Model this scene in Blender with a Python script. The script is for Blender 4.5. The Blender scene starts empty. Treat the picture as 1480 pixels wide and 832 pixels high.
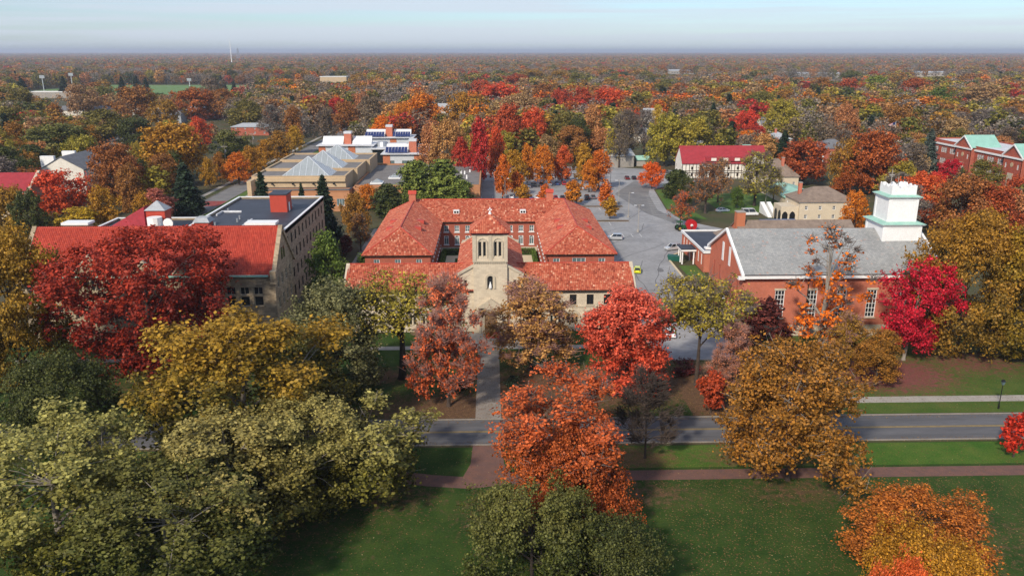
import bpy, bmesh, math, random
import numpy as np
from mathutils import Vector, Matrix

R = math.radians
rng0 = random.Random(7)
scene = bpy.context.scene
COL = scene.collection

# ------------------------------------------------------------------ camera, sky, sun, exposure
F, H, P, YAW = 1150.0, 52.0, math.atan(341 / 1150.0), R(1.5)
cam_d = bpy.data.cameras.new('camera')
cam_d.sensor_width = 36.0
cam_d.lens = 36.0 * F / 1480.0
cam_d.clip_start = 1.0
cam_d.clip_end = 60000.0
cam = bpy.data.objects.new('camera', cam_d)
COL.objects.link(cam)
cam.location = (0, 0, H)
cam.rotation_euler = (math.pi / 2 - P, 0, -YAW)
scene.camera = cam

SUN_EL = R(36)
SUN_DIR = Vector((-0.52, -0.854, 0)).normalized()          # towards the sun, in plan
to_sun = Vector((SUN_DIR.x * math.cos(SUN_EL), SUN_DIR.y * math.cos(SUN_EL), math.sin(SUN_EL)))
world = bpy.data.worlds.new('World')
scene.world = world
world.use_nodes = True
wn, wl = world.node_tree.nodes, world.node_tree.links
wn.clear()
sky = wn.new('ShaderNodeTexSky')
sky.sky_type = 'NISHITA'
sky.sun_disc = False
sky.sun_elevation = SUN_EL
sky.sun_rotation = math.atan2(SUN_DIR.x, SUN_DIR.y)
sky.altitude = 200.0
sky.air_density = 1.0
sky.dust_density = 0.6
sky.ozone_density = 2.0
tc = wn.new('ShaderNodeTexCoord')
mp = wn.new('ShaderNodeMapping')
mp.inputs['Scale'].default_value = (1.3, 1.3, 44.0)
nz = wn.new('ShaderNodeTexNoise')
nz.inputs['Scale'].default_value = 1.3
nz.inputs['Detail'].default_value = 6.0
nz.inputs['Roughness'].default_value = 0.55
rp = wn.new('ShaderNodeValToRGB')
rp.color_ramp.elements[0].position = 0.42
rp.color_ramp.elements[0].color = (0.12, 0.12, 0.12, 1)
rp.color_ramp.elements[1].position = 0.60
rp.color_ramp.elements[1].color = (0.78, 0.78, 0.78, 1)
tint = wn.new('ShaderNodeMixRGB')
tint.blend_type = 'MULTIPLY'
tint.inputs['Fac'].default_value = 1.0
tint.inputs['Color2'].default_value = (0.74, 0.90, 1.10, 1)
mixc = wn.new('ShaderNodeMixRGB')
mixc.inputs['Color2'].default_value = (5.3, 5.8, 6.6, 1)       # thin high cloud
bg = wn.new('ShaderNodeBackground')
bg.inputs['Strength'].default_value = 0.115
wo = wn.new('ShaderNodeOutputWorld')
wl.new(tc.outputs['Generated'], mp.inputs['Vector'])
wl.new(mp.outputs['Vector'], nz.inputs['Vector'])
wl.new(nz.outputs['Fac'], rp.inputs['Fac'])
wl.new(sky.outputs['Color'], tint.inputs['Color1'])
wl.new(tint.outputs['Color'], mixc.inputs['Color1'])
wl.new(rp.outputs['Color'], mixc.inputs['Fac'])
wl.new(mixc.outputs['Color'], bg.inputs['Color'])
wl.new(bg.outputs['Background'], wo.inputs['Surface'])

sun_d = bpy.data.lights.new('sun', 'SUN')
sun_d.energy = 4.0
sun_d.angle = R(4.0)
sun_d.color = (1.0, 0.89, 0.74)
sun = bpy.data.objects.new('sun', sun_d)
COL.objects.link(sun)
sun.rotation_euler = to_sun.to_track_quat('Z', 'Y').to_euler()
sun.location = (-200, -200, 300)

scene.view_settings.view_transform = 'Standard'
scene.view_settings.look = 'None'
scene.view_settings.gamma = 1.0
scene.view_settings.use_curve_mapping = False
scene.view_settings.exposure = 0.24
scene.cycles.max_bounces = 6
scene.cycles.diffuse_bounces = 3
scene.cycles.transmission_bounces = 3
scene.cycles.volume_bounces = 0

# ------------------------------------------------------------------ photo pixel <-> place
def _ray(x, y):
    u, v = (x - 740) / F, (416 - y) / F
    dy = math.cos(P) + v * math.sin(P)
    dz = -math.sin(P) + v * math.cos(P)
    return u * math.cos(YAW) + dy * math.sin(YAW), -u * math.sin(YAW) + dy * math.cos(YAW), dz
def g(x, y, z=0.0):                      # where the line of sight meets height z
    a, b, c = _ray(x, y)
    t = (z - H) / c
    return a * t, b * t
def at_y(x, y, Y):                       # where it meets the vertical plane at distance Y
    a, b, c = _ray(x, y)
    t = Y / b
    return a * t, H + c * t
def depth_of(X, Y, Z=0.0):
    return (X * math.sin(YAW) + Y * math.cos(YAW)) * math.cos(P) + (H - Z) * math.sin(P)
def proj(X, Y, Z):
    x = X * math.cos(YAW) - Y * math.sin(YAW)
    y = X * math.sin(YAW) + Y * math.cos(YAW)
    z = Z - H
    d = y * math.cos(P) - z * math.sin(P)
    return 740 + F * x / d, 416 - F * (y * math.sin(P) + z * math.cos(P)) / d

# ------------------------------------------------------------------ materials
MATS = {}
def nodes_of(name):
    m = bpy.data.materials.new(name)
    m.use_nodes = True
    nt = m.node_tree
    b = nt.nodes['Principled BSDF']
    return m, nt, nt.nodes, nt.links, b
def mat(name, col, rough=0.8, var=0.25, scale=1.5, bump=0.0, bscale=8.0, col2=None, spec=0.3, metal=0.0, stretch=(1, 1, 1), fine=True):
    """noise-mottled surface: base colour, second tone, fine grain and optional relief"""
    m, nt, N, L, b = nodes_of(name)
    c2 = col2 or tuple(c * (1 - var) for c in col)
    geo = N.new('ShaderNodeNewGeometry')
    mpp = N.new('ShaderNodeMapping')
    mpp.inputs['Scale'].default_value = stretch
    L.new(geo.outputs['Position'], mpp.inputs['Vector'])
    n1 = N.new('ShaderNodeTexNoise')
    n1.inputs['Scale'].default_value = scale
    n1.inputs['Detail'].default_value = 5
    n1.inputs['Roughness'].default_value = 0.65
    L.new(mpp.outputs[0], n1.inputs['Vector'])
    r = N.new('ShaderNodeMapRange')
    r.inputs['From Min'].default_value = 0.35
    r.inputs['From Max'].default_value = 0.65
    L.new(n1.outputs['Fac'], r.inputs['Value'])
    mx = N.new('ShaderNodeMixRGB')
    mx.inputs['Color1'].default_value = (*col, 1)
    mx.inputs['Color2'].default_value = (*c2, 1)
    L.new(r.outputs[0], mx.inputs['Fac'])
    out = mx.outputs[0]
    if fine:
        n2 = N.new('ShaderNodeTexNoise')
        n2.inputs['Scale'].default_value = scale * 9
        n2.inputs['Detail'].default_value = 3
        L.new(mpp.outputs[0], n2.inputs['Vector'])
        r2 = N.new('ShaderNodeMapRange')
        r2.inputs['To Min'].default_value = 0.72
        r2.inputs['To Max'].default_value = 1.28
        L.new(n2.outputs['Fac'], r2.inputs['Value'])
        mu = N.new('ShaderNodeMixRGB')
        mu.blend_type = 'MULTIPLY'
        mu.inputs['Fac'].default_value = 1
        L.new(out, mu.inputs['Color1'])
        L.new(r2.outputs[0], mu.inputs['Color2'])
        out = mu.outputs[0]
    L.new(out, b.inputs['Base Color'])
    b.inputs['Roughness'].default_value = rough
    b.inputs['Specular IOR Level'].default_value = spec
    b.inputs['Metallic'].default_value = metal
    if bump:
        n3 = N.new('ShaderNodeTexNoise')
        n3.inputs['Scale'].default_value = bscale
        n3.inputs['Detail'].default_value = 4
        L.new(mpp.outputs[0], n3.inputs['Vector'])
        bp = N.new('ShaderNodeBump')
        bp.inputs['Strength'].default_value = bump
        bp.inputs['Distance'].default_value = 0.1
        L.new(n3.outputs['Fac'], bp.inputs['Height'])
        L.new(bp.outputs[0], b.inputs['Normal'])
    MATS[name] = m
    return m
def brick_mat(name, c1, c2, mortar, bw, bh, msize=0.012, rough=0.9, wear=0.25, bias=0.0):
    """coursed brick or ashlar laid in (horizontal run, height)"""
    m, nt, N, L, b = nodes_of(name)
    geo = N.new('ShaderNodeNewGeometry')
    s = N.new('ShaderNodeSeparateXYZ')
    L.new(geo.outputs['Position'], s.inputs[0])
    ad = N.new('ShaderNodeMath')
    ad.operation = 'ADD'
    L.new(s.outputs[0], ad.inputs[0]); L.new(s.outputs[1], ad.inputs[1])
    cb = N.new('ShaderNodeCombineXYZ')
    L.new(ad.outputs[0], cb.inputs[0]); L.new(s.outputs[2], cb.inputs[1])
    br = N.new('ShaderNodeTexBrick')
    br.inputs['Color1'].default_value = (*c1, 1)
    br.inputs['Color2'].default_value = (*c2, 1)
    br.inputs['Mortar'].default_value = (*mortar, 1)
    br.inputs['Scale'].default_value = 1.0
    br.inputs['Mortar Size'].default_value = msize
    br.inputs['Bias'].default_value = bias
    br.inputs['Brick Width'].default_value = bw
    br.inputs['Row Height'].default_value = bh
    L.new(cb.outputs[0], br.inputs['Vector'])
    n = N.new('ShaderNodeTexNoise')
    n.inputs['Scale'].default_value = 0.45
    n.inputs['Detail'].default_value = 7
    n.inputs['Roughness'].default_value = 0.7
    L.new(geo.outputs['Position'], n.inputs['Vector'])
    r = N.new('ShaderNodeMapRange')
    r.inputs['From Min'].default_value = 0.3
    r.inputs['From Max'].default_value = 0.7
    r.inputs['To Min'].default_value = 1 - wear
    r.inputs['To Max'].default_value = 1 + wear
    L.new(n.outputs['Fac'], r.inputs['Value'])
    mu = N.new('ShaderNodeMixRGB')
    mu.blend_type = 'MULTIPLY'
    mu.inputs['Fac'].default_value = 1
    L.new(br.outputs['Color'], mu.inputs['Color1'])
    L.new(r.outputs[0], mu.inputs['Color2'])
    L.new(mu.outputs[0], b.inputs['Base Color'])
    b.inputs['Roughness'].default_value = rough
    b.inputs['Specular IOR Level'].default_value = 0.2
    bp = N.new('ShaderNodeBump')
    bp.inputs['Strength'].default_value = 0.5
    bp.inputs['Distance'].default_value = 0.03
    L.new(br.outputs['Fac'], bp.inputs['Height'])
    bp.invert = True
    L.new(bp.outputs[0], b.inputs['Normal'])
    MATS[name] = m
    return m
def attr_mat(name, cols, rough=0.75, spec=0.3, patch=0.25, pscale=0.35):
    """each tile or slate takes its own tone from a per-face number"""
    m, nt, N, L, b = nodes_of(name)
    a = N.new('ShaderNodeAttribute')
    a.attribute_name = 'v'
    rp_ = N.new('ShaderNodeValToRGB')
    e = rp_.color_ramp.elements
    e[0].color = (*cols[0][1], 1); e[0].position = cols[0][0]
    e[1].color = (*cols[-1][1], 1); e[1].position = cols[-1][0]
    for p_, c_ in cols[1:-1]:
        k = e.new(p_); k.color = (*c_, 1)
    L.new(a.outputs['Fac'], rp_.inputs['Fac'])
    geo = N.new('ShaderNodeNewGeometry')
    n = N.new('ShaderNodeTexNoise')
    n.inputs['Scale'].default_value = pscale
    n.inputs['Detail'].default_value = 6
    n.inputs['Roughness'].default_value = 0.7
    L.new(geo.outputs['Position'], n.inputs['Vector'])
    r = N.new('ShaderNodeMapRange')
    r.inputs['From Min'].default_value = 0.3
    r.inputs['From Max'].default_value = 0.7
    r.inputs['To Min'].default_value = 1 - patch
    r.inputs['To Max'].default_value = 1 + patch
    L.new(n.outputs['Fac'], r.inputs['Value'])
    mu = N.new('ShaderNodeMixRGB')
    mu.blend_type = 'MULTIPLY'
    mu.inputs['Fac'].default_value = 1
    L.new(rp_.outputs[0], mu.inputs['Color1'])
    L.new(r.outputs[0], mu.inputs['Color2'])
    L.new(mu.outputs[0], b.inputs['Base Color'])
    b.inputs['Roughness'].default_value = rough
    b.inputs['Specular IOR Level'].default_value = spec
    MATS[name] = m
    return m
def leaf_mat(name, a, b2, c=None, trans=0.30):
    """foliage: tone a / b by clump and leaf, optional third tone c towards the top of the crown"""
    m, nt, N, L, b = nodes_of(name)
    at = N.new('ShaderNodeAttribute')
    at.attribute_name = 'lv'
    s = N.new('ShaderNodeSeparateXYZ')
    L.new(at.outputs['Vector'], s.inputs[0])
    m1 = N.new('ShaderNodeMath'); m1.operation = 'MULTIPLY_ADD'
    L.new(s.outputs[0], m1.inputs[0]); m1.inputs[1].default_value = 0.55
    m2 = N.new('ShaderNodeMath'); m2.operation = 'MULTIPLY'
    L.new(s.outputs[1], m2.inputs[0]); m2.inputs[1].default_value = 0.6
    L.new(m2.outputs[0], m1.inputs[2])
    mx = N.new('ShaderNodeMixRGB')
    mx.inputs['Color1'].default_value = (*a, 1)
    mx.inputs['Color2'].default_value = (*b2, 1)
    L.new(m1.outputs[0], mx.inputs['Fac'])
    out = mx.outputs[0]
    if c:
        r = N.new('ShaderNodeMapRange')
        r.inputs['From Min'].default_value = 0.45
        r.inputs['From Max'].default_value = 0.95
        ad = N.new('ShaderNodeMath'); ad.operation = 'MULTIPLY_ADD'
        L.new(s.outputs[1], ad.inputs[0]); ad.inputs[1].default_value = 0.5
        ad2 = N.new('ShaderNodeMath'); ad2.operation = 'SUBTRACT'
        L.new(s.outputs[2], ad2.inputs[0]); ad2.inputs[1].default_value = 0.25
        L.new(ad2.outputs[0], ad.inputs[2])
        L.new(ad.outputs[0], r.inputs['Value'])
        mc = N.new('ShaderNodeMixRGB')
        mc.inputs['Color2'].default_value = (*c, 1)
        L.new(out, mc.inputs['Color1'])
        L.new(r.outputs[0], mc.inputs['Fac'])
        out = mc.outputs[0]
    oi = N.new('ShaderNodeObjectInfo')
    hv = N.new('ShaderNodeHueSaturation')
    hr = N.new('ShaderNodeMapRange')
    hr.inputs['To Min'].default_value = 0.490
    hr.inputs['To Max'].default_value = 0.514
    L.new(oi.outputs['Random'], hr.inputs['Value'])
    L.new(hr.outputs[0], hv.inputs['Hue'])
    vr = N.new('ShaderNodeMapRange')
    vr.inputs['To Min'].default_value = 0.50
    vr.inputs['To Max'].default_value = 1.50
    L.new(s.outputs[0], vr.inputs['Value'])
    L.new(vr.outputs[0], hv.inputs['Value'])
    L.new(out, hv.inputs['Color'])
    b.inputs['Roughness'].default_value = 0.55
    b.inputs['Specular IOR Level'].default_value = 0.25
    L.new(hv.outputs[0], b.inputs['Base Color'])
    tr = N.new('ShaderNodeBsdfTranslucent')
    L.new(hv.outputs[0], tr.inputs['Color'])
    ms = N.new('ShaderNodeMixShader')
    ms.inputs[0].default_value = trans
    L.new(b.outputs[0], ms.inputs[1]); L.new(tr.outputs[0], ms.inputs[2])
    L.new(ms.outputs[0], N['Material Output'].inputs['Surface'])
    MATS[name] = m
    return m
def glass_mat(name, col, rough=0.08):
    m, nt, N, L, b = nodes_of(name)
    b.inputs['Base Color'].default_value = (*col, 1)
    b.inputs['Roughness'].default_value = rough
    b.inputs['Specular IOR Level'].default_value = 0.6
    MATS[name] = m
    return m

mat('limestone', (0.52, 0.45, 0.34), 0.85, 0.18, 0.6, 0.25, 6)
brick_mat('ashlar_cream', (0.62, 0.53, 0.40), (0.53, 0.45, 0.34), (0.44, 0.37, 0.28), 0.9, 0.42, 0.012, wear=0.12)
brick_mat('ashlar_brown', (0.42, 0.33, 0.22), (0.25, 0.19, 0.125), (0.30, 0.25, 0.18), 0.8, 0.34, 0.02, wear=0.25)
brick_mat('brick_red', (0.42, 0.085, 0.05), (0.35, 0.07, 0.042), (0.36, 0.16, 0.11), 0.24, 0.08, 0.012, wear=0.15)
brick_mat('brick_church', (0.56, 0.145, 0.078), (0.48, 0.115, 0.062), (0.46, 0.21, 0.145), 0.24, 0.08, 0.012, wear=0.14)
brick_mat('brick_orange', (0.52, 0.15, 0.06), (0.46, 0.13, 0.055), (0.45, 0.2, 0.12), 0.24, 0.08, 0.012, wear=0.1)
brick_mat('brick_banded', (0.50, 0.25, 0.13), (0.40, 0.185, 0.09), (0.46, 0.24, 0.14), 30.0, 0.8, 0.03, wear=0.08)
mat('concrete_tan', (0.50, 0.37, 0.23), 0.9, 0.12, 0.4)
mat('stucco_cream', (0.60, 0.51, 0.38), 0.9, 0.12, 0.5)
mat('stucco_white', (0.74, 0.70, 0.62), 0.9, 0.12, 0.5)
mat('paint_white', (0.80, 0.80, 0.79), 0.5, 0.08, 0.8)
mat('paint_grey', (0.34, 0.36, 0.38), 0.6, 0.1, 0.8)
mat('paint_black', (0.012, 0.012, 0.013), 0.45, 0.1, 2)
mat('wood_dark', (0.05, 0.03, 0.02), 0.8, 0.3, 2)
mat('wood_brown', (0.17, 0.10, 0.055), 0.8, 0.3, 2)
mat('copper_green', (0.24, 0.47, 0.38), 0.6, 0.2, 0.7, col2=(0.34, 0.53, 0.45))
mat('copper_bright', (0.27, 0.50, 0.42), 0.6, 0.15, 0.5)
mat('membrane_dark', (0.05, 0.055, 0.072), 0.55, 0.35, 0.35)
mat('membrane_grey', (0.20, 0.185, 0.175), 0.8, 0.25, 0.25)
mat('membrane_white', (0.62, 0.63, 0.65), 0.6, 0.2, 0.3)
mat('metal_grey', (0.40, 0.42, 0.44), 0.4, 0.15, 1.0, metal=0.5)
mat('metal_panel', (0.62, 0.65, 0.68), 0.4, 0.1, 0.6, metal=0.2)
mat('rust_red_paint', (0.46, 0.06, 0.035), 0.55, 0.15, 1.5)
mat('shingle_brown', (0.25, 0.19, 0.15), 0.9, 0.3, 0.8, 0.2, 6)
mat('shingle_grey', (0.17, 0.175, 0.19), 0.9, 0.3, 0.8, 0.2, 6)
mat('shingle_pale', (0.38, 0.40, 0.42), 0.9, 0.2, 0.8, 0.2, 6)
mat('shingle_red', (0.34, 0.035, 0.045), 0.85, 0.25, 0.8, 0.2, 6)
mat('asphalt', (0.135, 0.135, 0.14), 0.9, 0.22, 0.18, 0.1, 20, col2=(0.20, 0.195, 0.19))
mat('asphalt_dark', (0.125, 0.125, 0.132), 0.9, 0.2, 0.6, 0.1, 20, col2=(0.088, 0.088, 0.094), stretch=(0.10, 1, 1))
mat('asphalt_lot', (0.31, 0.31, 0.315), 0.9, 0.2, 0.10, 0.1, 20, col2=(0.22, 0.22, 0.225))
mat('concrete', (0.36, 0.33, 0.29), 0.9, 0.2, 0.5)
mat('concrete_dull', (0.27, 0.24, 0.21), 0.9, 0.25, 0.5)
mat('path_cream', (0.60, 0.50, 0.34), 0.9, 0.12, 0.6)
mat('brick_path', (0.17, 0.085, 0.065), 0.9, 0.3, 0.9, 0.2, 12, col2=(0.12, 0.07, 0.06))
mat('crosswalk_red', (0.26, 0.06, 0.055), 0.9, 0.2, 0.9)
mat('line_white', (0.66, 0.66, 0.64), 0.8, 0.25, 2.0)
mat('line_yellow', (0.42, 0.28, 0.06), 0.8, 0.35, 1.2)
mat('grass', (0.018, 0.052, 0.008), 0.95, 0.4, 0.22, 0.4, 14, col2=(0.034, 0.068, 0.012))
mat('grass_bright', (0.05, 0.12, 0.014), 0.95, 0.3, 0.12, 0.4, 14, col2=(0.085, 0.125, 0.022))
mat('grass_field', (0.10, 0.19, 0.05), 0.95, 0.2, 0.01, col2=(0.13, 0.20, 0.065))
mat('litter', (0.125, 0.07, 0.045), 0.95, 0.3, 0.35, 0.5, 10, col2=(0.075, 0.062, 0.026))
mat('litter_red', (0.17, 0.055, 0.045), 0.95, 0.3, 0.5, 0.5, 10, col2=(0.05, 0.062, 0.015))
mat('ground_woods', (0.085, 0.062, 0.034), 0.95, 0.3, 0.05, 0.4, 3, col2=(0.045, 0.058, 0.018))
mat('straw', (0.40, 0.34, 0.22), 0.95, 0.2, 0.02)
mat('bark', (0.075, 0.055, 0.045), 0.95, 0.35, 2.0, 0.5, 12)
mat('bark_pale', (0.27, 0.235, 0.195), 0.95, 0.3, 1.2, 0.4, 12)
mat('bark_black', (0.022, 0.018, 0.016), 0.95, 0.3, 2.0, 0.5, 12)
mat('twig_rose', (0.40, 0.215, 0.175), 0.95, 0.2, 1.0)
mat('twig_grey', (0.17, 0.14, 0.125), 0.95, 0.2, 1.0)
mat('rubber', (0.012, 0.012, 0.012), 0.8, 0.1, 3)
mat('solar_blue', (0.018, 0.03, 0.12), 0.18, 0.2, 0.6, spec=0.6)
mat('tractor_green', (0.02, 0.10, 0.035), 0.45, 0.15, 2)
mat('tractor_red', (0.42, 0.012, 0.015), 0.45, 0.15, 2)
mat('bin_green', (0.015, 0.10, 0.075), 0.5, 0.1, 2)
glass_mat('pane_dark', (0.014, 0.018, 0.022))
glass_mat('pane_sky', (0.10, 0.15, 0.16))
glass_mat('lamp_red', (0.35, 0.01, 0.01), 0.2)
glass_mat('lamp_clear', (0.7, 0.7, 0.68), 0.15)
mat('skylight', (0.30, 0.33, 0.345), 0.25, 0.12, 0.3, spec=0.5)
attr_mat('tile_red', [(0.0, (0.20, 0.036, 0.020)), (0.35, (0.38, 0.080, 0.040)), (0.65, (0.45, 0.118, 0.062)), (0.88, (0.53, 0.20, 0.115)), (1.0, (0.66, 0.38, 0.25))], 0.7, 0.3, 0.16)
attr_mat('tile_scarlet', [(0.0, (0.27, 0.026, 0.014)), (0.5, (0.37, 0.040, 0.020)), (1.0, (0.44, 0.062, 0.032))], 0.65, 0.35, 0.12)
attr_mat('slate', [(0.0, (0.23, 0.235, 0.235)), (0.6, (0.295, 0.30, 0.295)), (0.9, (0.34, 0.335, 0.32)), (1.0, (0.37, 0.25, 0.21))], 0.75, 0.3, 0.14, 0.2)
attr_mat('fallen_leaf', [(0.0, (0.08, 0.042, 0.02)), (0.5, (0.18, 0.095, 0.04)), (0.85, (0.27, 0.19, 0.07)), (1.0, (0.42, 0.34, 0.2))], 0.9, 0.2, 0.0)

# foliage palettes (two tones, and a third near the crown top)
PAL = {
 'olive':    ((0.085, 0.090, 0.016), (0.240, 0.190, 0.034), None),
 'palegold': ((0.030, 0.037, 0.005), (0.200, 0.172, 0.025), (0.36, 0.31, 0.09)),  # whitish leaves; crown-top highlights are also put into the third tone
 'goldtop':  ((0.045, 0.052, 0.010), (0.215, 0.165, 0.022), (0.38, 0.22, 0.024)),
 'silver':   ((0.075, 0.088, 0.028), (0.250, 0.240, 0.100), None),
 'darkgreen':((0.030, 0.050, 0.012), (0.105, 0.110, 0.026), None),
 'olivedark':((0.024, 0.038, 0.007), (0.085, 0.098, 0.018), (0.160, 0.155, 0.036)),
 'green':    ((0.055, 0.105, 0.018), (0.130, 0.180, 0.028), None),
 'lime':     ((0.130, 0.190, 0.020), (0.250, 0.270, 0.030), None),
 'darkred':  ((0.105, 0.006, 0.010), (0.300, 0.012, 0.016), (0.42, 0.022, 0.024)),
 'maroon':   ((0.075, 0.016, 0.018), (0.160, 0.030, 0.026), None),
 'crimson':  ((0.360, 0.014, 0.010), (0.640, 0.030, 0.018), None),
 'scarlet':  ((0.400, 0.060, 0.026), (0.700, 0.110, 0.045), (0.74, 0.15, 0.08)),
 'redorange':((0.360, 0.048, 0.016), (0.640, 0.110, 0.026), (0.66, 0.09, 0.03)),
 'redrust':  ((0.240, 0.048, 0.016), (0.480, 0.105, 0.024), None),
 'ember':    ((0.240, 0.032, 0.013), (0.480, 0.080, 0.022), (0.62, 0.085, 0.036)),
 'rustor':   ((0.300, 0.085, 0.018), (0.560, 0.165, 0.026), None),
 'red':      ((0.300, 0.034, 0.016), (0.540, 0.075, 0.030), None),
 'rust':     ((0.200, 0.080, 0.022), (0.400, 0.165, 0.040), None),
 'orange':   ((0.420, 0.120, 0.014), (0.720, 0.210, 0.018), None),
 'brightor': ((0.620, 0.135, 0.008), (0.820, 0.200, 0.010), None),
 'amber':    ((0.300, 0.140, 0.014), (0.520, 0.260, 0.022), None),
 'oliveor':  ((0.190, 0.110, 0.018), (0.420, 0.190, 0.026), None),
 'olivemix': ((0.110, 0.090, 0.016), (0.330, 0.180, 0.022), (0.36, 0.19, 0.02)),
 'yellow':   ((0.380, 0.270, 0.020), (0.600, 0.400, 0.030), None),
 'yelolive': ((0.210, 0.180, 0.026), (0.420, 0.310, 0.040), None),
 'tan':      ((0.270, 0.150, 0.065), (0.450, 0.270, 0.120), None),
 'tanorange':((0.320, 0.140, 0.045), (0.580, 0.270, 0.095), None),
 'rose':     ((0.340, 0.105, 0.065), (0.520, 0.185, 0.110), None),
 'brown':    ((0.145, 0.098, 0.060), (0.270, 0.185, 0.112), None),
 'mauve':    ((0.160, 0.130, 0.105), (0.280, 0.225, 0.175), None),
 'spruce':   ((0.012, 0.026, 0.013), (0.034, 0.055, 0.026), None),
 'bluespruce':((0.040, 0.062, 0.050), (0.105, 0.130, 0.100), None),
 'pine':     ((0.060, 0.100, 0.018), (0.240, 0.270, 0.050), None),
}
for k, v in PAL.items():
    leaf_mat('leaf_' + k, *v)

# ------------------------------------------------------------------ mesh helpers
class MB:
    def __init__(s):
        s.v, s.f = [], []
    def add(s, vs, fs):
        o = len(s.v)
        s.v += [tuple(p) for p in vs]
        s.f += [tuple(i + o for i in f) for f in fs]
        return s
    def box(s, x0, x1, y0, y1, z0, z1):
        return s.add([(x0, y0, z0), (x1, y0, z0), (x1, y1, z0), (x0, y1, z0), (x0, y0, z1), (x1, y0, z1), (x1, y1, z1), (x0, y1, z1)],
                     [(0, 3, 2, 1), (4, 5, 6, 7), (0, 1, 5, 4), (1, 2, 6, 5), (2, 3, 7, 6), (3, 0, 4, 7)])
    def poly(s, *vs):
        return s.add(vs, [tuple(range(len(vs)))])
    def frustum(s, cx, cy, z0, z1, a0, b0, a1, b1):
        vs = [(cx + i * a0, cy + j * b0, z0) for i, j in ((-1, -1), (1, -1), (1, 1), (-1, 1))]
        vs += [(cx + i * a1, cy + j * b1, z1) for i, j in ((-1, -1), (1, -1), (1, 1), (-1, 1))]
        return s.add(vs, [(0, 3, 2, 1), (4, 5, 6, 7), (0, 1, 5, 4), (1, 2, 6, 5), (2, 3, 7, 6), (3, 0, 4, 7)])
    def prism(s, prof, d0, d1, axis='x'):
        """profile of (a, z) pushed along an axis; axis 'x': a is y, axis 'y': a is x"""
        n = len(prof)
        mk = (lambda d, a, z: (d, a, z)) if axis == 'x' else (lambda d, a, z: (a, d, z))
        vs = [mk(d0, a, z) for a, z in prof] + [mk(d1, a, z) for a, z in prof]
        fs = [tuple(range(n))[::-1], tuple(range(n, 2 * n))] + [(i, (i + 1) % n, n + (i + 1) % n, n + i) for i in range(n)]
        return s.add(vs, fs)
    def slab(s, pts, t):
        """planar polygon thickened downwards by t"""
        n = len(pts)
        lo = [(x, y, z - t) for x, y, z in pts]
        return s.add(list(pts) + lo, [tuple(range(n)), tuple(range(n, 2 * n))[::-1]] + [(i, n + i, n + (i + 1) % n, (i + 1) % n) for i in range(n)])
    def tube(s, pts, rad, sides=6):
        base = len(s.v)
        n = len(pts)
        for i, p in enumerate(pts):
            p = Vector(p)
            d = (Vector(pts[min(i + 1, n - 1)]) - Vector(pts[max(i - 1, 0)])).normalized()
            a = d.cross(Vector((0.31, 0.17, 0.93)) if abs(d.z) < 0.9 else Vector((1, 0.2, 0))).normalized()
            b = d.cross(a)
            r_ = rad[i] if hasattr(rad, '__len__') else rad
            for k in range(sides):
                w = 2 * math.pi * k / sides
                s.v.append(tuple(p + (a * math.cos(w) + b * math.sin(w)) * r_))
        for i in range(n - 1):
            for k in range(sides):
                k2 = (k + 1) % sides
                s.f.append((base + i * sides + k, base + i * sides + k2, base + (i + 1) * sides + k2, base + (i + 1) * sides + k))
        s.f.append(tuple(base + k for k in range(sides))[::-1])
        s.f.append(tuple(base + (n - 1) * sides + k for k in range(sides)))
        return s
    def cyl(s, x, y, z0, z1, r0, r1=None, sides=10):
        return s.tube([(x, y, z0), (x, y, z1)], [r0, r0 if r1 is None else r1], sides)
    def mesh(s, name, m):
        me = bpy.data.meshes.new(name)
        me.from_pydata(s.v, [], s.f)
        me.materials.append(MATS[m])
        me.update()
        return me
    def build(s, name, m, parent=None, kind=None, loc=None, smooth=False):
        me = s.mesh(name, m)
        bm = bmesh.new(); bm.from_mesh(me)
        bmesh.ops.recalc_face_normals(bm, faces=bm.faces)
        bm.to_mesh(me); bm.free()
        if smooth:
            me.polygons.foreach_set('use_smooth', [True] * len(me.polygons))
        return link(name, me, parent, kind, loc)
def link(name, data, parent=None, kind=None, loc=None, rz=0.0):
    o = bpy.data.objects.new(name, data)
    COL.objects.link(o)
    if parent: o.parent = parent
    if kind: o['kind'] = kind
    if loc is not None: o.location = loc
    if rz: o.rotation_euler = (0, 0, rz)
    return o
def thing(name, label, cat, loc=(0, 0, 0), rz=0.0, group=None):
    o = link(name, None, loc=loc, rz=rz)
    return tag(o, label, cat, group)
def tag(o, label, cat, group=None):
    o['label'] = label
    o['category'] = cat
    if group: o['group'] = group
    return o
def np_mesh(name, V, nq, m=None, attrs=(), tri=False):
    """quads (or triangles) given as consecutive vertices"""
    k = 3 if tri else 4
    me = bpy.data.meshes.new(name)
    me.vertices.add(len(V))
    me.vertices.foreach_set('co', np.ascontiguousarray(V, dtype=np.float32).ravel())
    me.loops.add(nq * k)
    me.loops.foreach_set('vertex_index', np.arange(nq * k, dtype=np.int32))
    me.polygons.add(nq)
    me.polygons.foreach_set('loop_start', np.arange(0, nq * k, k, dtype=np.int32))
    me.update(calc_edges=True)
    for an, at, dat in attrs:
        a = me.attributes.new(an, at, 'FACE')
        a.data.foreach_set('vector' if at == 'FLOAT_VECTOR' else 'value', np.ascontiguousarray(dat, dtype=np.float32).ravel())
    if m: me.materials.append(MATS[m])
    return me

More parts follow.
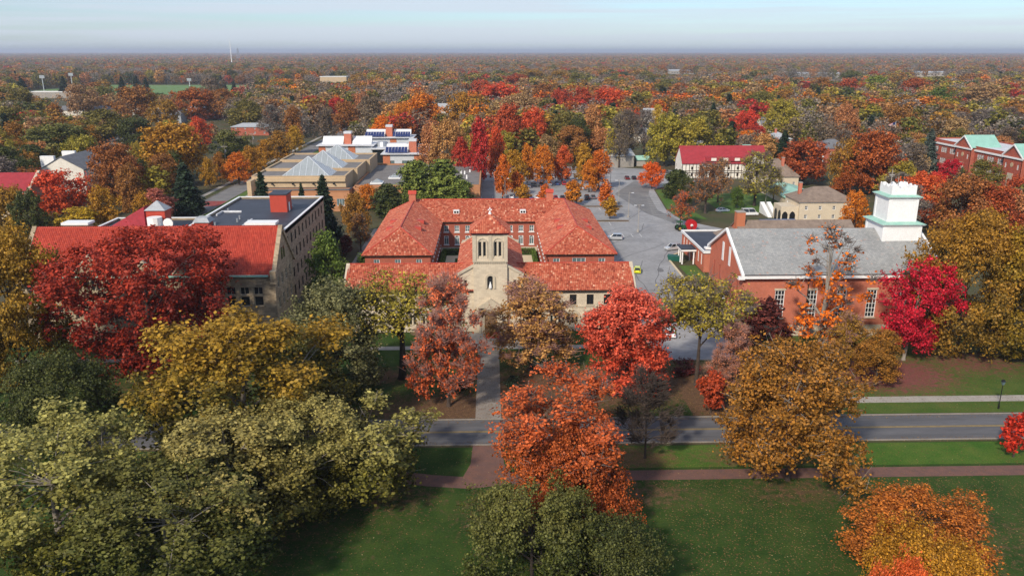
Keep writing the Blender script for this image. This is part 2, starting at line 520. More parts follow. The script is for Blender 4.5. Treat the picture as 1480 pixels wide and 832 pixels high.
# ------------------------------------------------------------------ walls with real openings, windows
WIN = {}
def window_mesh(style, w, h, nx, nz, fm):
    key = (style, round(w, 2), round(h, 2), nx, nz, fm)
    if key in WIN: return WIN[key]
    fr, pa = MB(), MB()
    t, d = 0.11, 0.10
    x0, x1 = -w / 2, w / 2
    if style == 'sash':
        fr.box(x0, x0 + t, -d, 0.04, 0, h); fr.box(x1 - t, x1, -d, 0.04, 0, h)
        fr.box(x0 + t, x1 - t, -d, 0.04, h - t, h); fr.box(x0 + t, x1 - t, -d, 0.04, 0, t)
        for i in range(1, nx): fr.box(x0 + w * i / nx - .04, x0 + w * i / nx + .04, -d + .03, 0.03, t, h - t)
        for j in range(1, nz): fr.box(x0 + t, x1 - t, -d + .035, 0.025, h * j / nz - .04, h * j / nz + .04)
        pa.poly((x0 + .02, 0, .02), (x1 - .02, 0, .02), (x1 - .02, 0, h - .02), (x0 + .02, 0, h - .02))
    else:                                   # round-headed light: spandrels close the square opening
        rr = w / 2
        n = 8
        arc = [(rr * math.cos(math.pi * k / n), h - rr + rr * math.sin(math.pi * k / n)) for k in range(n + 1)]
        inn = [((rr - t) * math.cos(math.pi * k / n), h - rr + (rr - t) * math.sin(math.pi * k / n)) for k in range(n + 1)]
        for k in range(n):
            fr.add([(arc[k][0], -d, arc[k][1]), (arc[k + 1][0], -d, arc[k + 1][1]), (inn[k + 1][0], -d, inn[k + 1][1]), (inn[k][0], -d, inn[k][1]),
                    (inn[k + 1][0], .04, inn[k + 1][1]), (inn[k][0], .04, inn[k][1])], [(0, 1, 2, 3), (3, 2, 4, 5)])
            sx = x1 if k < n / 2 else x0
            fr.poly((arc[k][0], -.2, arc[k][1]), (arc[k + 1][0], -.2, arc[k + 1][1]), (sx, -.2, h))
        fr.box(x0, x0 + t, -d, .04, 0, h - rr); fr.box(x1 - t, x1, -d, .04, 0, h - rr)
        fr.box(x0 + t, x1 - t, -d, .04, 0, t)
        for i in range(1, nx): fr.box(x0 + w * i / nx - .04, x0 + w * i / nx + .04, -d + .03, .03, t, h - .12 * h)
        for j in range(1, nz): fr.box(x0 + t, x1 - t, -d + .035, .025, (h - rr) * j / (nz - 1 or 1) - .04, (h - rr) * j / (nz - 1 or 1) + .04)
        pa.poly((x0 + .02, 0, .02), (x1 - .02, 0, .02), (x1 - .02, 0, h - .05), (x0 + .02, 0, h - .05))
    WIN[key] = (fr.mesh('window', fm), pa)
    return WIN[key]
PANES = {}
SILLS = {}
def put_window(parent, o, ang, u, z, w, h, style='sash', nx=2, nz=2, fm='paint_white', pane='pane_dark', rec=0.2, sill=None, bare=False):
    fm_, pa = window_mesh(style, w, h, nx, nz, fm)
    k = (id(pa), pane)
    if k not in PANES: PANES[k] = pa.mesh('pane', pane)
    c, s = math.cos(ang), math.sin(ang)
    loc = (o[0] + c * u - s * rec, o[1] + s * u + c * rec, o[2] + z)
    wdw = link('window', fm_, parent, loc=loc, rz=ang)
    link('pane', PANES[k], wdw)
    if sill:
        ks = (round(w, 2), sill)
        if ks not in SILLS: SILLS[ks] = MB().box(-w / 2 - .15, w / 2 + .15, -.38, -.06, -.22, -0.003).mesh('sill', sill)
        link('sill', SILLS[ks], wdw)
    return wdw
def wall(parent, o, ang, L, Ht, m, wins=(), depth=0.32, name='wall', gable=None, sub=None):
    """o: left end of the wall foot seen from outside, ang: direction of the run. wins: dicts u,z,w,h + window options"""
    mb = MB()
    c, s = math.cos(ang), math.sin(ang)
    P3 = lambda u, z, d=0.0: (o[0] + c * u - s * d, o[1] + s * u + c * d, o[2] + z)
    holes = [(w['u'] - w['w'] / 2, w['u'] + w['w'] / 2, w['z'], w['z'] + w['h']) for w in wins]
    us = sorted({0.0, L, *[x for q in holes for x in q[:2]]})
    zs = sorted({0.0, Ht, *[x for q in holes for x in q[2:]]})
    for i in range(len(us) - 1):
        run = None
        for j in range(len(zs) - 1):
            cu, cz = (us[i] + us[i + 1]) / 2, (zs[j] + zs[j + 1]) / 2
            hit = any(a < cu < b and e < cz < f for a, b, e, f in holes)
            if not hit:
                run = (run[0] if run else zs[j], zs[j + 1])
            if (hit or j == len(zs) - 2) and run:
                mb.poly(P3(us[i], run[0]), P3(us[i + 1], run[0]), P3(us[i + 1], run[1]), P3(us[i], run[1]))
                run = None
    for a, b, e, f in holes:
        mb.poly(P3(a, e), P3(a, f), P3(a, f, depth), P3(a, e, depth))
        mb.poly(P3(b, f), P3(b, e), P3(b, e, depth), P3(b, f, depth))
        mb.poly(P3(a, f), P3(b, f), P3(b, f, depth), P3(a, f, depth))
        mb.poly(P3(b, e), P3(a, e), P3(a, e, depth), P3(b, e, depth))
    if gable:                                # (peak offset, rise)
        mb.poly(P3(0, Ht), P3(L, Ht), P3(gable[0], Ht + gable[1]))
    me = mb.mesh(name, m)
    w_ = link(name, me, parent)
    for q in wins:
        kw = {k: v for k, v in q.items() if k not in 'uzwh'}
        put_window(parent, o, ang, q['u'], q['z'], q['w'], q['h'], **kw)
    return w_
def row(us, z, w, h, **kw):
    return [dict(u=u, z=z, w=w, h=h, **kw) for u in us]
def lin(a, b, n):
    return [a + (b - a) * i / (n - 1) for i in range(n)] if n > 1 else [(a + b) / 2]
def box_walls(parent, x0, x1, y0, y1, z0, Ht, m, south=(), east=(), north=(), west=()):
    wall(parent, (x0, y0, z0), 0, x1 - x0, Ht, m, south)
    wall(parent, (x1, y0, z0), math.pi / 2, y1 - y0, Ht, m, east)
    wall(parent, (x1, y1, z0), math.pi, x1 - x0, Ht, m, north)
    wall(parent, (x0, y1, z0), -math.pi / 2, y1 - y0, Ht, m, west)

# ------------------------------------------------------------------ roofs laid with tiles or slates
def in_poly(px, py, poly):
    ins = np.zeros(len(px), bool)
    n = len(poly)
    for i in range(n):
        x1, y1 = poly[i]; x2, y2 = poly[(i + 1) % n]
        if y1 == y2: continue
        c = ((y1 > py) != (y2 > py)) & (px < (x2 - x1) * (py - y1) / (y2 - y1) + x1)
        ins ^= c
    return ins
def lay(parent, polys, m, tw, tl, lift=0.05, curve=0.07, seed=1, name='tiles', jit=0.015):
    """cover roof slopes (each polygon starts with its eave edge) with overlapping pieces, one mesh"""
    rng = np.random.default_rng(seed)
    VV, AA = [], []
    for poly in polys:
        p = np.array(poly, float)
        e = p[1] - p[0]; e /= np.linalg.norm(e)
        n = np.cross(e, p[2] - p[0]); n /= np.linalg.norm(n)
        if n[2] < 0: n = -n
        s = np.cross(n, e)
        if s[2] < 0: s = -s
        q = np.stack([(p - p[0]) @ e, (p - p[0]) @ s], 1)
        us = np.arange(q[:, 0].min() + tw / 2, q[:, 0].max(), tw)
        vs = np.arange(q[:, 1].min() + tl * .2, q[:, 1].max(), tl)
        U, W = np.meshgrid(us, vs); U, W = U.ravel(), W.ravel()
        k = in_poly(U, W, q); U, W = U[k], W[k]
        N = len(U)
        jl = rng.normal(0, jit, N)
        prof = [(-.5, 0), (-.22, curve), (.22, curve), (.5, 0)] if curve else [(-.48, 0), (.48, 0)]
        tone = np.clip(rng.beta(2.2, 2.2, N) + rng.normal(0, .05, N), 0, 1)
        for a, b in zip(prof[:-1], prof[1:]):
            cor = []
            for (f_, hh), dv, up in ((a, -.55, lift), (b, -.55, lift), (b, .55, .012), (a, .55, .012)):
                pt = p[0] + np.outer(U + f_ * tw, e) + np.outer(W + dv * tl, s) + np.outer(hh * tw / .35 + up + jl * (dv < 0) + .01, n)
                cor.append(pt)
            VV.append(np.stack(cor, 1).reshape(-1, 3)); AA.append(tone)
    V = np.concatenate(VV); A = np.concatenate(AA)
    me = np_mesh(name, V, len(A), m, [('v', 'FLOAT', A)])
    return link(name, me, parent, 'stuff')
def gable_roof(parent, x0, x1, y0, y1, z, rise, m, axis='x', over=0.5, t=0.25, tiles=None, fascia=None, name='roof'):
    """two slopes; axis is the way the ridge runs"""
    mb = MB()
    if axis == 'x':
        ym = (y0 + y1) / 2; k = rise / (ym - y0)
        a, b = x0 - over * .6, x1 + over * .6
        zl = z - over * k
        S = [(a, y0 - over, zl), (b, y0 - over, zl), (b, ym, z + rise), (a, ym, z + rise)]
        N_ = [(b, y1 + over, zl), (a, y1 + over, zl), (a, ym, z + rise), (b, ym, z + rise)]
    else:
        xm = (x0 + x1) / 2; k = rise / (xm - x0)
        a, b = y0 - over * .6, y1 + over * .6
        zl = z - over * k
        S = [(x0 - over, b, zl), (x0 - over, a, zl), (xm, a, z + rise), (xm, b, z + rise)]
        N_ = [(x1 + over, a, zl), (x1 + over, b, zl), (xm, b, z + rise), (xm, a, z + rise)]
    up = lambda q: [(x, y, zz + t) for x, y, zz in q]
    S, N_ = up(S), up(N_)
    mb.slab(S, t); mb.slab(N_, t)
    r = mb.build(name, m, parent)
    if tiles: lay(r, [S, N_], **tiles)
    return r
def hip_roof(parent, x0, x1, y0, y1, z, rise, m, over=0.5, t=0.2, tiles=None, name='roof'):
    x0 -= over; x1 += over; y0 -= over; y1 += over
    w, d = x1 - x0, y1 - y0
    i = min(w, d) / 2
    if w >= d: r0, r1 = (x0 + i, (y0 + y1) / 2, z + rise), (x1 - i, (y0 + y1) / 2, z + rise)
    else: r0, r1 = ((x0 + x1) / 2, y0 + i, z + rise), ((x0 + x1) / 2, y1 - i, z + rise)
    A, B, C, D = (x0, y0, z), (x1, y0, z), (x1, y1, z), (x0, y1, z)
    if w >= d: polys = [[A, B, r1, r0], [B, C, r1], [C, D, r0, r1], [D, A, r0]]
    else: polys = [[A, B, r0], [B, C, r1, r0], [C, D, r1], [D, A, r0, r1]]
    mb = MB()
    for q in polys: mb.poly(*q)
    lo = [(x, y, zz - t) for x, y, zz in (A, B, C, D)]
    mb.poly(*lo[::-1])
    for a, b, c_, d_ in ((A, B, lo[1], lo[0]), (B, C, lo[2], lo[1]), (C, D, lo[3], lo[2]), (D, A, lo[0], lo[3])): mb.poly(a, b, c_, d_)
    r = mb.build(name, m, parent)
    if tiles: lay(r, polys, **tiles)
    return r
def flat_roof(parent, x0, x1, y0, y1, z, m, cop='paint_white', ph=0.7, pt=0.35, wallm=None):
    """deck sunk behind a parapet with a coping"""
    MB().box(x0 + .1, x1 - .1, y0 + .1, y1 - .1, z - .4, z - ph).build('roof_deck', m, parent)
    wm = wallm or cop
    p = MB()
    for a in ((x0, x1, y0, y0 + pt), (x0, x1, y1 - pt, y1), (x0, x0 + pt, y0 + pt, y1 - pt), (x1 - pt, x1, y0 + pt, y1 - pt)):
        p.box(*a, z - ph - .2, z)
    p.build('parapet', wm, parent)
    c = MB()
    e = .08
    for a in ((x0 - e, x1 + e, y0 - e, y0 + pt + e), (x0 - e, x1 + e, y1 - pt - e, y1 + e), (x0 - e, x0 + pt + e, y0 + pt + e, y1 - pt - e), (x1 - pt - e, x1 + e, y0 + pt + e, y1 - pt - e)):
        c.box(*a, z, z + .16)
    c.build('coping', cop, parent)

# ------------------------------------------------------------------ trees
def frames(n):
    a = np.cross(n, np.array([0.3, 0.5, 0.81])); a /= np.linalg.norm(a, axis=1)[:, None] + 1e-9
    return a, np.cross(n, a)
def leaves_at(rng, pos, out, size, wild=0.9, up=0.35, asp=1.35):
    N = len(pos)
    n = out * 0.7 + rng.normal(0, wild, (N, 3)) * .7
    n[:, 2] += up
    n /= np.linalg.norm(n, axis=1)[:, None] + 1e-9
    a, b = frames(n)
    th = rng.uniform(0, 6.283, N)[:, None]
    a, b = a * np.cos(th) + b * np.sin(th), b * np.cos(th) - a * np.sin(th)
    sz = size * rng.uniform(.55, 1.25, N)[:, None]
    a *= sz * asp * .5; b *= sz * .5
    # a leaf spray: a kite, slightly folded
    fold = n * sz * rng.uniform(-.15, .15, N)[:, None]
    return np.stack([pos - a, pos - b * 1.0 + fold, pos + a, pos + b * 1.0 + fold], 1).reshape(-1, 3)
def gen_tree(seed, h=16., r=7., cb=.18, nc=60, nl=9000, leaf=.4, shape='round', cr=.24, twigs=0, limb=9, tr=.32, flat=.8, hollow=.35, trunk_m='bark', sag=0., bark2=None, lean=0., lowleaf=0., spray=.42):
    rng = np.random.default_rng(seed)
    t = (np.arange(nc) + rng.uniform(.1, .9, nc)) / nc
    rng.shuffle(t)
    ang = np.arange(nc) * 2.39996 + rng.normal(0, .35, nc)
    if shape == 'round': env = np.sqrt(np.clip(1 - ((t - .42) / .62) ** 2, .02, 1))
    elif shape == 'oval': env = np.sqrt(np.clip(1 - ((t - .40) / .64) ** 2, .02, 1)) * (1 - .25 * t)
    elif shape == 'vase': env = .35 + .75 * t ** .7 - .45 * np.clip(t - .7, 0, 1) * 2
    elif shape == 'umbrella': t = .45 + .55 * t; env = np.sqrt(np.clip(1 - ((t - .62) / .45) ** 2, .05, 1))
    elif shape == 'spread': env = np.sqrt(np.clip(1 - ((t - .5) / .6) ** 2, .05, 1))
    elif shape == 'cone': env = (1 - t) * .9 + .1
    ph = rng.uniform(0, 6.28, 4)
    lump = 1 + .16 * np.sin(2 * ang + ph[0] + 3 * t) + .13 * np.sin(3 * ang + ph[1] - 5 * t) + .1 * np.sin(5 * ang + ph[2])
    rho = env * r * lump * np.sqrt(rng.uniform(hollow ** 2, 1, nc)) * (1 - cr * .5)
    top = h * (1 - cr * .35 * r / h)
    C = np.stack([rho * np.cos(ang) + lean * t * r, rho * np.sin(ang), (cb + .05) * h + t * (top - (cb + .05) * h)], 1)
    C[:, 2] -= sag * rho
    rad = cr * r * rng.uniform(.65, 1.3, nc)
    ctone = rng.uniform(0, 1, nc)
    # leaves
    V = np.zeros((0, 3)); LV = np.zeros((0, 3))
    if nl:
        w = rad ** 2; cnt = np.maximum(3, (w / w.sum() * nl).astype(int))
        if lowleaf: cnt = np.maximum(0, (cnt * np.clip(1.25 - lowleaf * t, 0, 2) * rng.uniform(.2, 1.6, nc)).astype(int))
        idx = np.repeat(np.arange(nc), cnt)
        N = len(idx)
        ns = 11                                     # leaf sprays at the twig ends of every clump
        sd = rng.normal(0, 1, (nc, ns, 3)); sd[:, :, 2] += .35
        sd /= np.linalg.norm(sd, axis=2)[:, :, None]
        sr = rng.uniform(.35, 1.15, (nc, ns))
        stone = rng.uniform(0, 1, (nc, ns))
        si = rng.integers(0, ns, N)
        d = rng.normal(0, 1, (N, 3)); d /= np.linalg.norm(d, axis=1)[:, None]
        rr = rng.uniform(.05, 1, N) ** .6
        sub = sd[idx, si] * (sr[idx, si] * rad[idx])[:, None] * np.array([1, 1, flat])
        loose = rng.uniform(0, 1, N) < .26
        pos = C[idx] + np.where(loose[:, None], d * (rr * rad[idx] * 1.2)[:, None], sub + d * (rr * rad[idx] * spray)[:, None] * np.array([1, 1, .75]))
        d = d * .6 + sd[idx, si] * .6
        pos[:, 2] = np.maximum(pos[:, 2], cb * h * .55)
        cen = np.array([0, 0, (cb + 1) * .47 * h])
        o2 = pos - cen; o2 /= np.linalg.norm(o2, axis=1)[:, None] + 1e-9
        V = leaves_at(rng, pos, d * .75 + o2 * .5, leaf)
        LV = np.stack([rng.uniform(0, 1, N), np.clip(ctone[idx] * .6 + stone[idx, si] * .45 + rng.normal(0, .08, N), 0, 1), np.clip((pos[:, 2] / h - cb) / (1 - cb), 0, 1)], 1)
    # trunk, limbs, branches
    mb = MB()
    ttop = h * .72
    def tp(f):
        return Vector((.25 * math.sin(f * 3 + ph[0]) * f * tr * 3 + lean * f * r * .6, .25 * math.cos(f * 2.5 + ph[1]) * f * tr * 3, f * ttop))
    fr = [0, .04, .15, .35, .6, .85, 1]
    mb.tube([tp(f) for f in fr], [tr * 1.55, tr * 1.15, tr, tr * .85, tr * .6, tr * .33, tr * .12], 8)
    pick = list(rng.permutation(nc)[:limb])
    limbs = []
    for i in pick:
        c_ = Vector(C[i])
        f0 = min(.92, max(cb * .9 + .05, (c_.z / h) * .62) / .72)
        a = tp(f0)
        mid = a.lerp(c_, .5) + Vector((0, 0, .10 * (c_ - a).length))
        q1 = a.lerp(mid, .5) + Vector((0, 0, .03 * (c_ - a).length))
        r0 = tr * (.62 - .38 * f0)
        pts = [a, q1, mid, mid.lerp(c_, .55), c_]
        mb.tube(pts, [r0, r0 * .8, r0 * .55, r0 * .35, r0 * .12], 5)
        limbs.append(pts)
    for i in range(nc):
        if i in pick: continue
        c_ = Vector(C[i])
        best = min((p for L_ in limbs for p in L_[1:4]), key=lambda p: (p - c_).length + max(0, p.z - c_.z) * 1.5)
        m_ = best.lerp(c_, .55) + Vector((0, 0, .08 * (best - c_).length))
        mb.tube([best, m_, c_], [tr * .17, tr * .11, tr * .04], 4)
    tme = mb.mesh('trunk', trunk_m)
    if twigs:
        M = nc * twigs
        idx = np.repeat(np.arange(nc), twigs)
        d = rng.normal(0, 1, (M, 3)); d[:, 2] = np.abs(d[:, 2]) * .9 + .15
        cc = C[idx] * np.array([1, 1, 0]); cc /= np.linalg.norm(cc, axis=1)[:, None] + 1e-6
        d += cc * .8
        d /= np.linalg.norm(d, axis=1)[:, None]
        a0 = C[idx] + rng.normal(0, .22, (M, 3)) * rad[idx][:, None]
        ln = rad[idx] * rng.uniform(.45, 1.1, M)
        a1 = a0 + d * ln[:, None]
        p_, q_ = frames(d)
        wd = .05 if leaf < .6 else .1
        TV = np.concatenate([np.stack([a0 - s_ * wd, a0 + s_ * wd, a1 + s_ * wd * .3, a1 - s_ * wd * .3], 1).reshape(-1, 3) for s_ in (p_, q_)])
        wme = np_mesh('twigs', TV, 2 * M, bark2 or trunk_m)
    else: wme = None
    cme = np_mesh('crown', V, len(LV), None, [('lv', 'FLOAT_VECTOR', LV)]) if nl else None
    if cme: cme.materials.append(None)
    ext = V if nl > 3000 else np.concatenate([V, TV]) if twigs else V if nl else C
    if nl or twigs:                              # the size the crown really grew to
        h, r = float(np.percentile(ext[:, 2], 99.6)), float(np.percentile(np.hypot(ext[:, 0], ext[:, 1]), 97.0))
    return dict(h=h, w=2 * r, trunk=tme, crown=cme, twigs=wme)
def gen_conifer(seed, h=16., r=4., tiers=22, nl=7000, leaf=.5, pine=False):
    rng = np.random.default_rng(seed)
    mb = MB()
    mb.tube([(0, 0, 0), (0, 0, h * .5), (0, 0, h * .97)], [.28, .16, .03], 6)
    pos, dirs, out, tone = [], [], [], []
    per = max(5, int(r * 2.6))
    tot = tiers * per
    for i in range(tiers):
        f = (i + .5) / tiers
        z = h * (.07 + .91 * f)
        R_ = r * ((1 - f) ** .8 * .96 + .04) if not pine else r * math.sqrt(max(.05, 1 - ((f - .3) / .72) ** 2)) * rng.uniform(.75, 1.1)
        for k in range(per):
            a = 6.283 * k / per + i * 1.1 + rng.normal(0, .15)
            L_ = R_ * rng.uniform(.72, 1.12)
            if L_ < .15: continue
            droop = (-.22 if not pine else .12) * L_ + rng.normal(0, .05)
            e = Vector((math.cos(a) * L_, math.sin(a) * L_, droop))
            mb.tube([(0, 0, z), (e.x * .5, e.y * .5, z + droop * .35), (e.x, e.y, z + droop)], [.07, .05, .02], 3)
            n = max(4, int(nl / tot * (L_ / (r * .55))))
            u = rng.uniform(.12, 1, n) ** .75
            s_ = rng.normal(0, 1, (n, 3)) * np.array([.17, .17, .10 if not pine else .13]) * (L_ * .55 + .35)
            pp = np.outer(u, np.array([e.x, e.y, 0])) + s_
            pp[:, 2] += z + droop * u ** 1.4
            pos.append(pp)
            o_ = np.tile(np.array([math.cos(a) * .7, math.sin(a) * .7, .6]), (n, 1))
            out.append(o_); tone.append(np.full(n, rng.uniform(0, 1)))
    pos, out, tone = np.concatenate(pos), np.concatenate(out), np.concatenate(tone)
    V = leaves_at(rng, pos, out, leaf, wild=.6, asp=1.9)
    LV = np.stack([rng.uniform(0, 1, len(pos)), tone, np.clip(pos[:, 2] / h, 0, 1)], 1)
    cme = np_mesh('crown', V, len(LV), None, [('lv', 'FLOAT_VECTOR', LV)])
    cme.materials.append(None)
    return dict(h=h, w=2 * r, trunk=mb.mesh('trunk', 'bark'), crown=cme, twigs=None)

KIND = {}
def kind(name, *gens):
    KIND[name] = list(gens)
kind('maple', *[gen_tree(10 + i, 15, 6.2, .12, 55, 8500, .42, 'oval', .27, limb=7) for i in range(3)])
kind('oak', *[gen_tree(20 + i, 15, 7.5, .14, 70, 10000, .44, 'round', .23, limb=9, hollow=.4) for i in range(3)])
kind('sparse', *[gen_tree(30 + i, 15, 6.0, .2, 60, 2600, .36, 'oval', .25, twigs=26, limb=9, bark2='twig_grey') for i in range(2)])
kind('bare', gen_tree(40, 12, 5.0, .15, 60, 0, .3, 'oval', .28, twigs=44, limb=12, trunk_m='bark', bark2='bark', tr=.16))
kind('spruce', *[gen_conifer(50 + i, 16, 3.7, 24, 7000, .5) for i in range(2)])
kind('pine', *[gen_conifer(60 + i, 16, 5.5, 12, 8000, .5, pine=True) for i in range(2)])
kind('small', *[gen_tree(70 + i, 6, 2.3, .2, 26, 2600, .30, 'oval', .34, limb=5, tr=.1) for i in range(2)])
kind('shrub', *[gen_tree(80 + i, 2.2, 1.8, .02, 18, 2200, .16, 'round', .38, limb=3, tr=.05) for i in range(2)])

TREES = []
CREATED = [0]
def plant(kd, pal, X, Y, h, w, label, group=None, name=None, rz=None, var=None, cat='tree'):
    G = KIND[kd][var if var is not None else CREATED[0] % len(KIND[kd])]
    CREATED[0] += 1
    nm = name or {'spruce': 'spruce_tree', 'pine': 'pine_tree', 'shrub': 'shrub', 'bare': 'bare_tree'}.get(kd, 'broadleaf_tree')
    r = thing(nm, label, cat, (X, Y, -0.03), rz if rz is not None else rng0.uniform(0, 6.28), group)
    r.scale = (w / G['w'], w / G['w'], h / G['h'])
    link('trunk', G['trunk'], r)
    if G['crown']:
        c = link('crown', G['crown'], r)
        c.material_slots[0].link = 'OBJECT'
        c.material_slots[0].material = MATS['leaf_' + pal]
    if G['twigs']: link('twigs', G['twigs'], r, 'stuff')
    TREES.append((X, Y, w / 2))
    return r
def plant_px(kd, pal, px, py, wpx, hpx, label, group=None, trunk=.18, **kw):
    """crown centre and crown size in photo pixels -> a tree standing on the ground"""
    h = 14.0
    for _ in range(12):
        hm = h * (1 - trunk)
        X, Y = g(px, py, h - hm / 2)
        d = depth_of(X, Y, h / 2)
        h = .5 * h + .5 * min(27.0, max(3.0, hpx * d / F / (1 - trunk) * .97))
    return plant(kd, pal, X, Y, h, max(2.0, wpx * d / F), label, group, **kw)
def plant_base(kd, pal, px, Y, top, wpx, label, group=None, **kw):
    """foot at distance Y under picture column px, crown top at picture row top"""
    X = at_y(px, 416, Y)[0]
    lo, hi = 1.5, 40.0
    for _ in range(24):                          # seen from above, the far shoulder of a crown makes its upper outline
        h = (lo + hi) / 2
        X = at_y(px, proj(X, Y, h * .6)[1], Y)[0]
        w = wpx * depth_of(X, Y, h * .6) / F
        ys = min(proj(X, Y + w * .46 * math.cos(t), h * (.6 + .4 * math.sin(t)))[1] for t in (0, .3, .6, .9, 1.2, 1.57))
        lo, hi = (lo, h) if ys < top else (h, hi)
    return plant(kd, pal, X, Y, h, wpx * depth_of(X, Y, h * .6) / F, label, group, **kw)

# ------------------------------------------------------------------ the setting: ground, roads, paths
def sheet(name, pts, z, m, kind_='structure', parent=None):
    mb = MB(); mb.poly(*[(x, y, z) for x, y in pts])
    return mb.build(name, m, parent, kind_)
def rect(x0, x1, y0, y1):
    return [(x0, y0), (x1, y0), (x1, y1), (x0, y1)]
def ribbon(name, line, w, z, m, kind_='structure'):
    mb = MB()
    L_, R_ = [], []
    n = len(line)
    for i, p in enumerate(line):
        a, b = line[max(i - 1, 0)], line[min(i + 1, n - 1)]
        d = Vector((b[0] - a[0], b[1] - a[1])).normalized()
        q = Vector((-d.y, d.x)) * w / 2
        L_.append((p[0] + q.x, p[1] + q.y, z)); R_.append((p[0] - q.x, p[1] - q.y, z))
    for i in range(n - 1): mb.poly(R_[i], R_[i + 1], L_[i + 1], L_[i])
    return mb.build(name, m, None, kind_)
def kerb(name, line, w=0.18, h=0.13, m='concrete_dull'):
    mb = MB()
    for a, b in zip(line[:-1], line[1:]):
        d = Vector((b[0] - a[0], b[1] - a[1])).normalized(); q = Vector((-d.y, d.x)) * w / 2
        vs = [(a[0] + q.x, a[1] + q.y), (a[0] - q.x, a[1] - q.y), (b[0] - q.x, b[1] - q.y), (b[0] + q.x, b[1] + q.y)]
        mb.add([(x, y, -.02) for x, y in vs] + [(x, y, h) for x, y in vs], [(4, 5, 6, 7), (0, 1, 5, 4), (1, 2, 6, 5), (2, 3, 7, 6), (3, 0, 4, 7)])
    return mb.build(name, m, None, 'structure')

sheet('ground', rect(-30000, 30000, -2000, 45000), -0.03, 'ground_woods')
def lawn_mat(name, ga, gb, la, lb):
    m, nt, N, L, b = nodes_of(name)
    geo = N.new('ShaderNodeNewGeometry')
    def noise(sc, det=5):
        q = N.new('ShaderNodeTexNoise'); q.inputs['Scale'].default_value = sc; q.inputs['Detail'].default_value = det; q.inputs['Roughness'].default_value = .7
        L.new(geo.outputs['Position'], q.inputs['Vector']); return q.outputs['Fac']
    def rng_(v, a, c, lo=0, hi=1):
        r = N.new('ShaderNodeMapRange'); r.inputs['From Min'].default_value = a; r.inputs['From Max'].default_value = c; r.inputs['To Min'].default_value = lo; r.inputs['To Max'].default_value = hi
        L.new(v, r.inputs['Value']); return r.outputs[0]
    def mix(f, a, c):
        x = N.new('ShaderNodeMixRGB'); L.new(f, x.inputs['Fac'])
        for k_, v_ in (('Color1', a), ('Color2', c)):
            if isinstance(v_, tuple): x.inputs[k_].default_value = (*v_, 1)
            else: L.new(v_, x.inputs[k_])
        return x.outputs[0]
    grass = mix(rng_(noise(.22), .35, .65), ga, gb)
    lit = mix(rng_(noise(1.6), .35, .65), la, lb)
    a = N.new('ShaderNodeAttribute'); a.attribute_name = 'lit'
    ad = N.new('ShaderNodeMath'); ad.operation = 'ADD'
    L.new(a.outputs['Fac'], ad.inputs[0]); L.new(rng_(noise(1.1, 8), .25, .75, -.55, .55), ad.inputs[1])
    c = mix(rng_(ad.outputs[0], .25, .75), grass, lit)
    mu = N.new('ShaderNodeMixRGB'); mu.blend_type = 'MULTIPLY'; mu.inputs['Fac'].default_value = 1
    L.new(c, mu.inputs['Color1']); L.new(rng_(noise(5.0, 6), .25, .75, .5, 1.5), mu.inputs['Color2'])
    L.new(mu.outputs[0], b.inputs['Base Color'])
    b.inputs['Roughness'].default_value = .95; b.inputs['Specular IOR Level'].default_value = .15
    bp = N.new('ShaderNodeBump'); bp.inputs['Strength'].default_value = .5; bp.inputs['Distance'].default_value = .1
    L.new(noise(12, 4), bp.inputs['Height']); L.new(bp.outputs[0], b.inputs['Normal'])
    MATS[name] = m
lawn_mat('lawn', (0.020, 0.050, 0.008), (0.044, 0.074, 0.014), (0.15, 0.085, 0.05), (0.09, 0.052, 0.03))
lawn_mat('lawn_painted_sun', (0.040, 0.105, 0.012), (0.085, 0.130, 0.022), (0.16, 0.09, 0.05), (0.11, 0.085, 0.03))  # lighter copy of the lawn greens, sunlight painted into the colour
lawn_mat('lawn_red', (0.050, 0.095, 0.016), (0.085, 0.115, 0.024), (0.22, 0.065, 0.06), (0.13, 0.06, 0.045))
def lawn(name, x0, x1, y0, y1, z, m, spots=(), step=1.5):
    nx, ny = int((x1 - x0) / step) + 1, int((y1 - y0) / step) + 1
    xs, ys = np.linspace(x0, x1, nx + 1), np.linspace(y0, y1, ny + 1)
    GX, GY = np.meshgrid(xs, ys)
    A = np.zeros(GX.shape)
    for cx_, cy_, rx, ry, w in spots: A = np.maximum(A, w * np.clip(1.35 - np.sqrt(((GX - cx_) / rx) ** 2 + ((GY - cy_) / ry) ** 2), 0, 1))
    me = bpy.data.meshes.new(name)
    vs = np.stack([GX, GY, np.full(GX.shape, z)], 2).reshape(-1, 3)
    fs = [(j * (nx + 1) + i, j * (nx + 1) + i + 1, (j + 1) * (nx + 1) + i + 1, (j + 1) * (nx + 1) + i) for j in range(ny) for i in range(nx)]
    me.from_pydata(vs.tolist(), [], fs)
    at_ = me.attributes.new('lit', 'FLOAT', 'POINT'); at_.data.foreach_set('value', A.ravel().astype(np.float32))
    me.materials.append(MATS[m])
    return link(name, me, None, 'structure')
lawn('lawn_square', -130, 130, 30, 98.6, 0.0, 'lawn', [(6, 82, 12, 7, .6), (18, 86, 9, 4, .55), (-12, 86, 8, 5, .45), (38, 86, 9, 4, .5), (55, 76, 14, 8, .3), (-30, 82, 20, 14, .4)])
lawn('lawn_strip', 2, 130, 92.4, 98.4, 0.006, 'lawn_painted_sun', [(18, 95, 8, 4, .8), (36, 95, 10, 4, .75)])
lawn('lawn_campus', -120, 30, 107.7, 145.5, 0.0, 'lawn', [(0, 110, 22, 8, 1.05), (12, 118, 18, 10, 1.0), (-18, 124, 5, 4, .8), (24, 120, 14, 10, .95), (-50, 120, 18, 9, .5)])
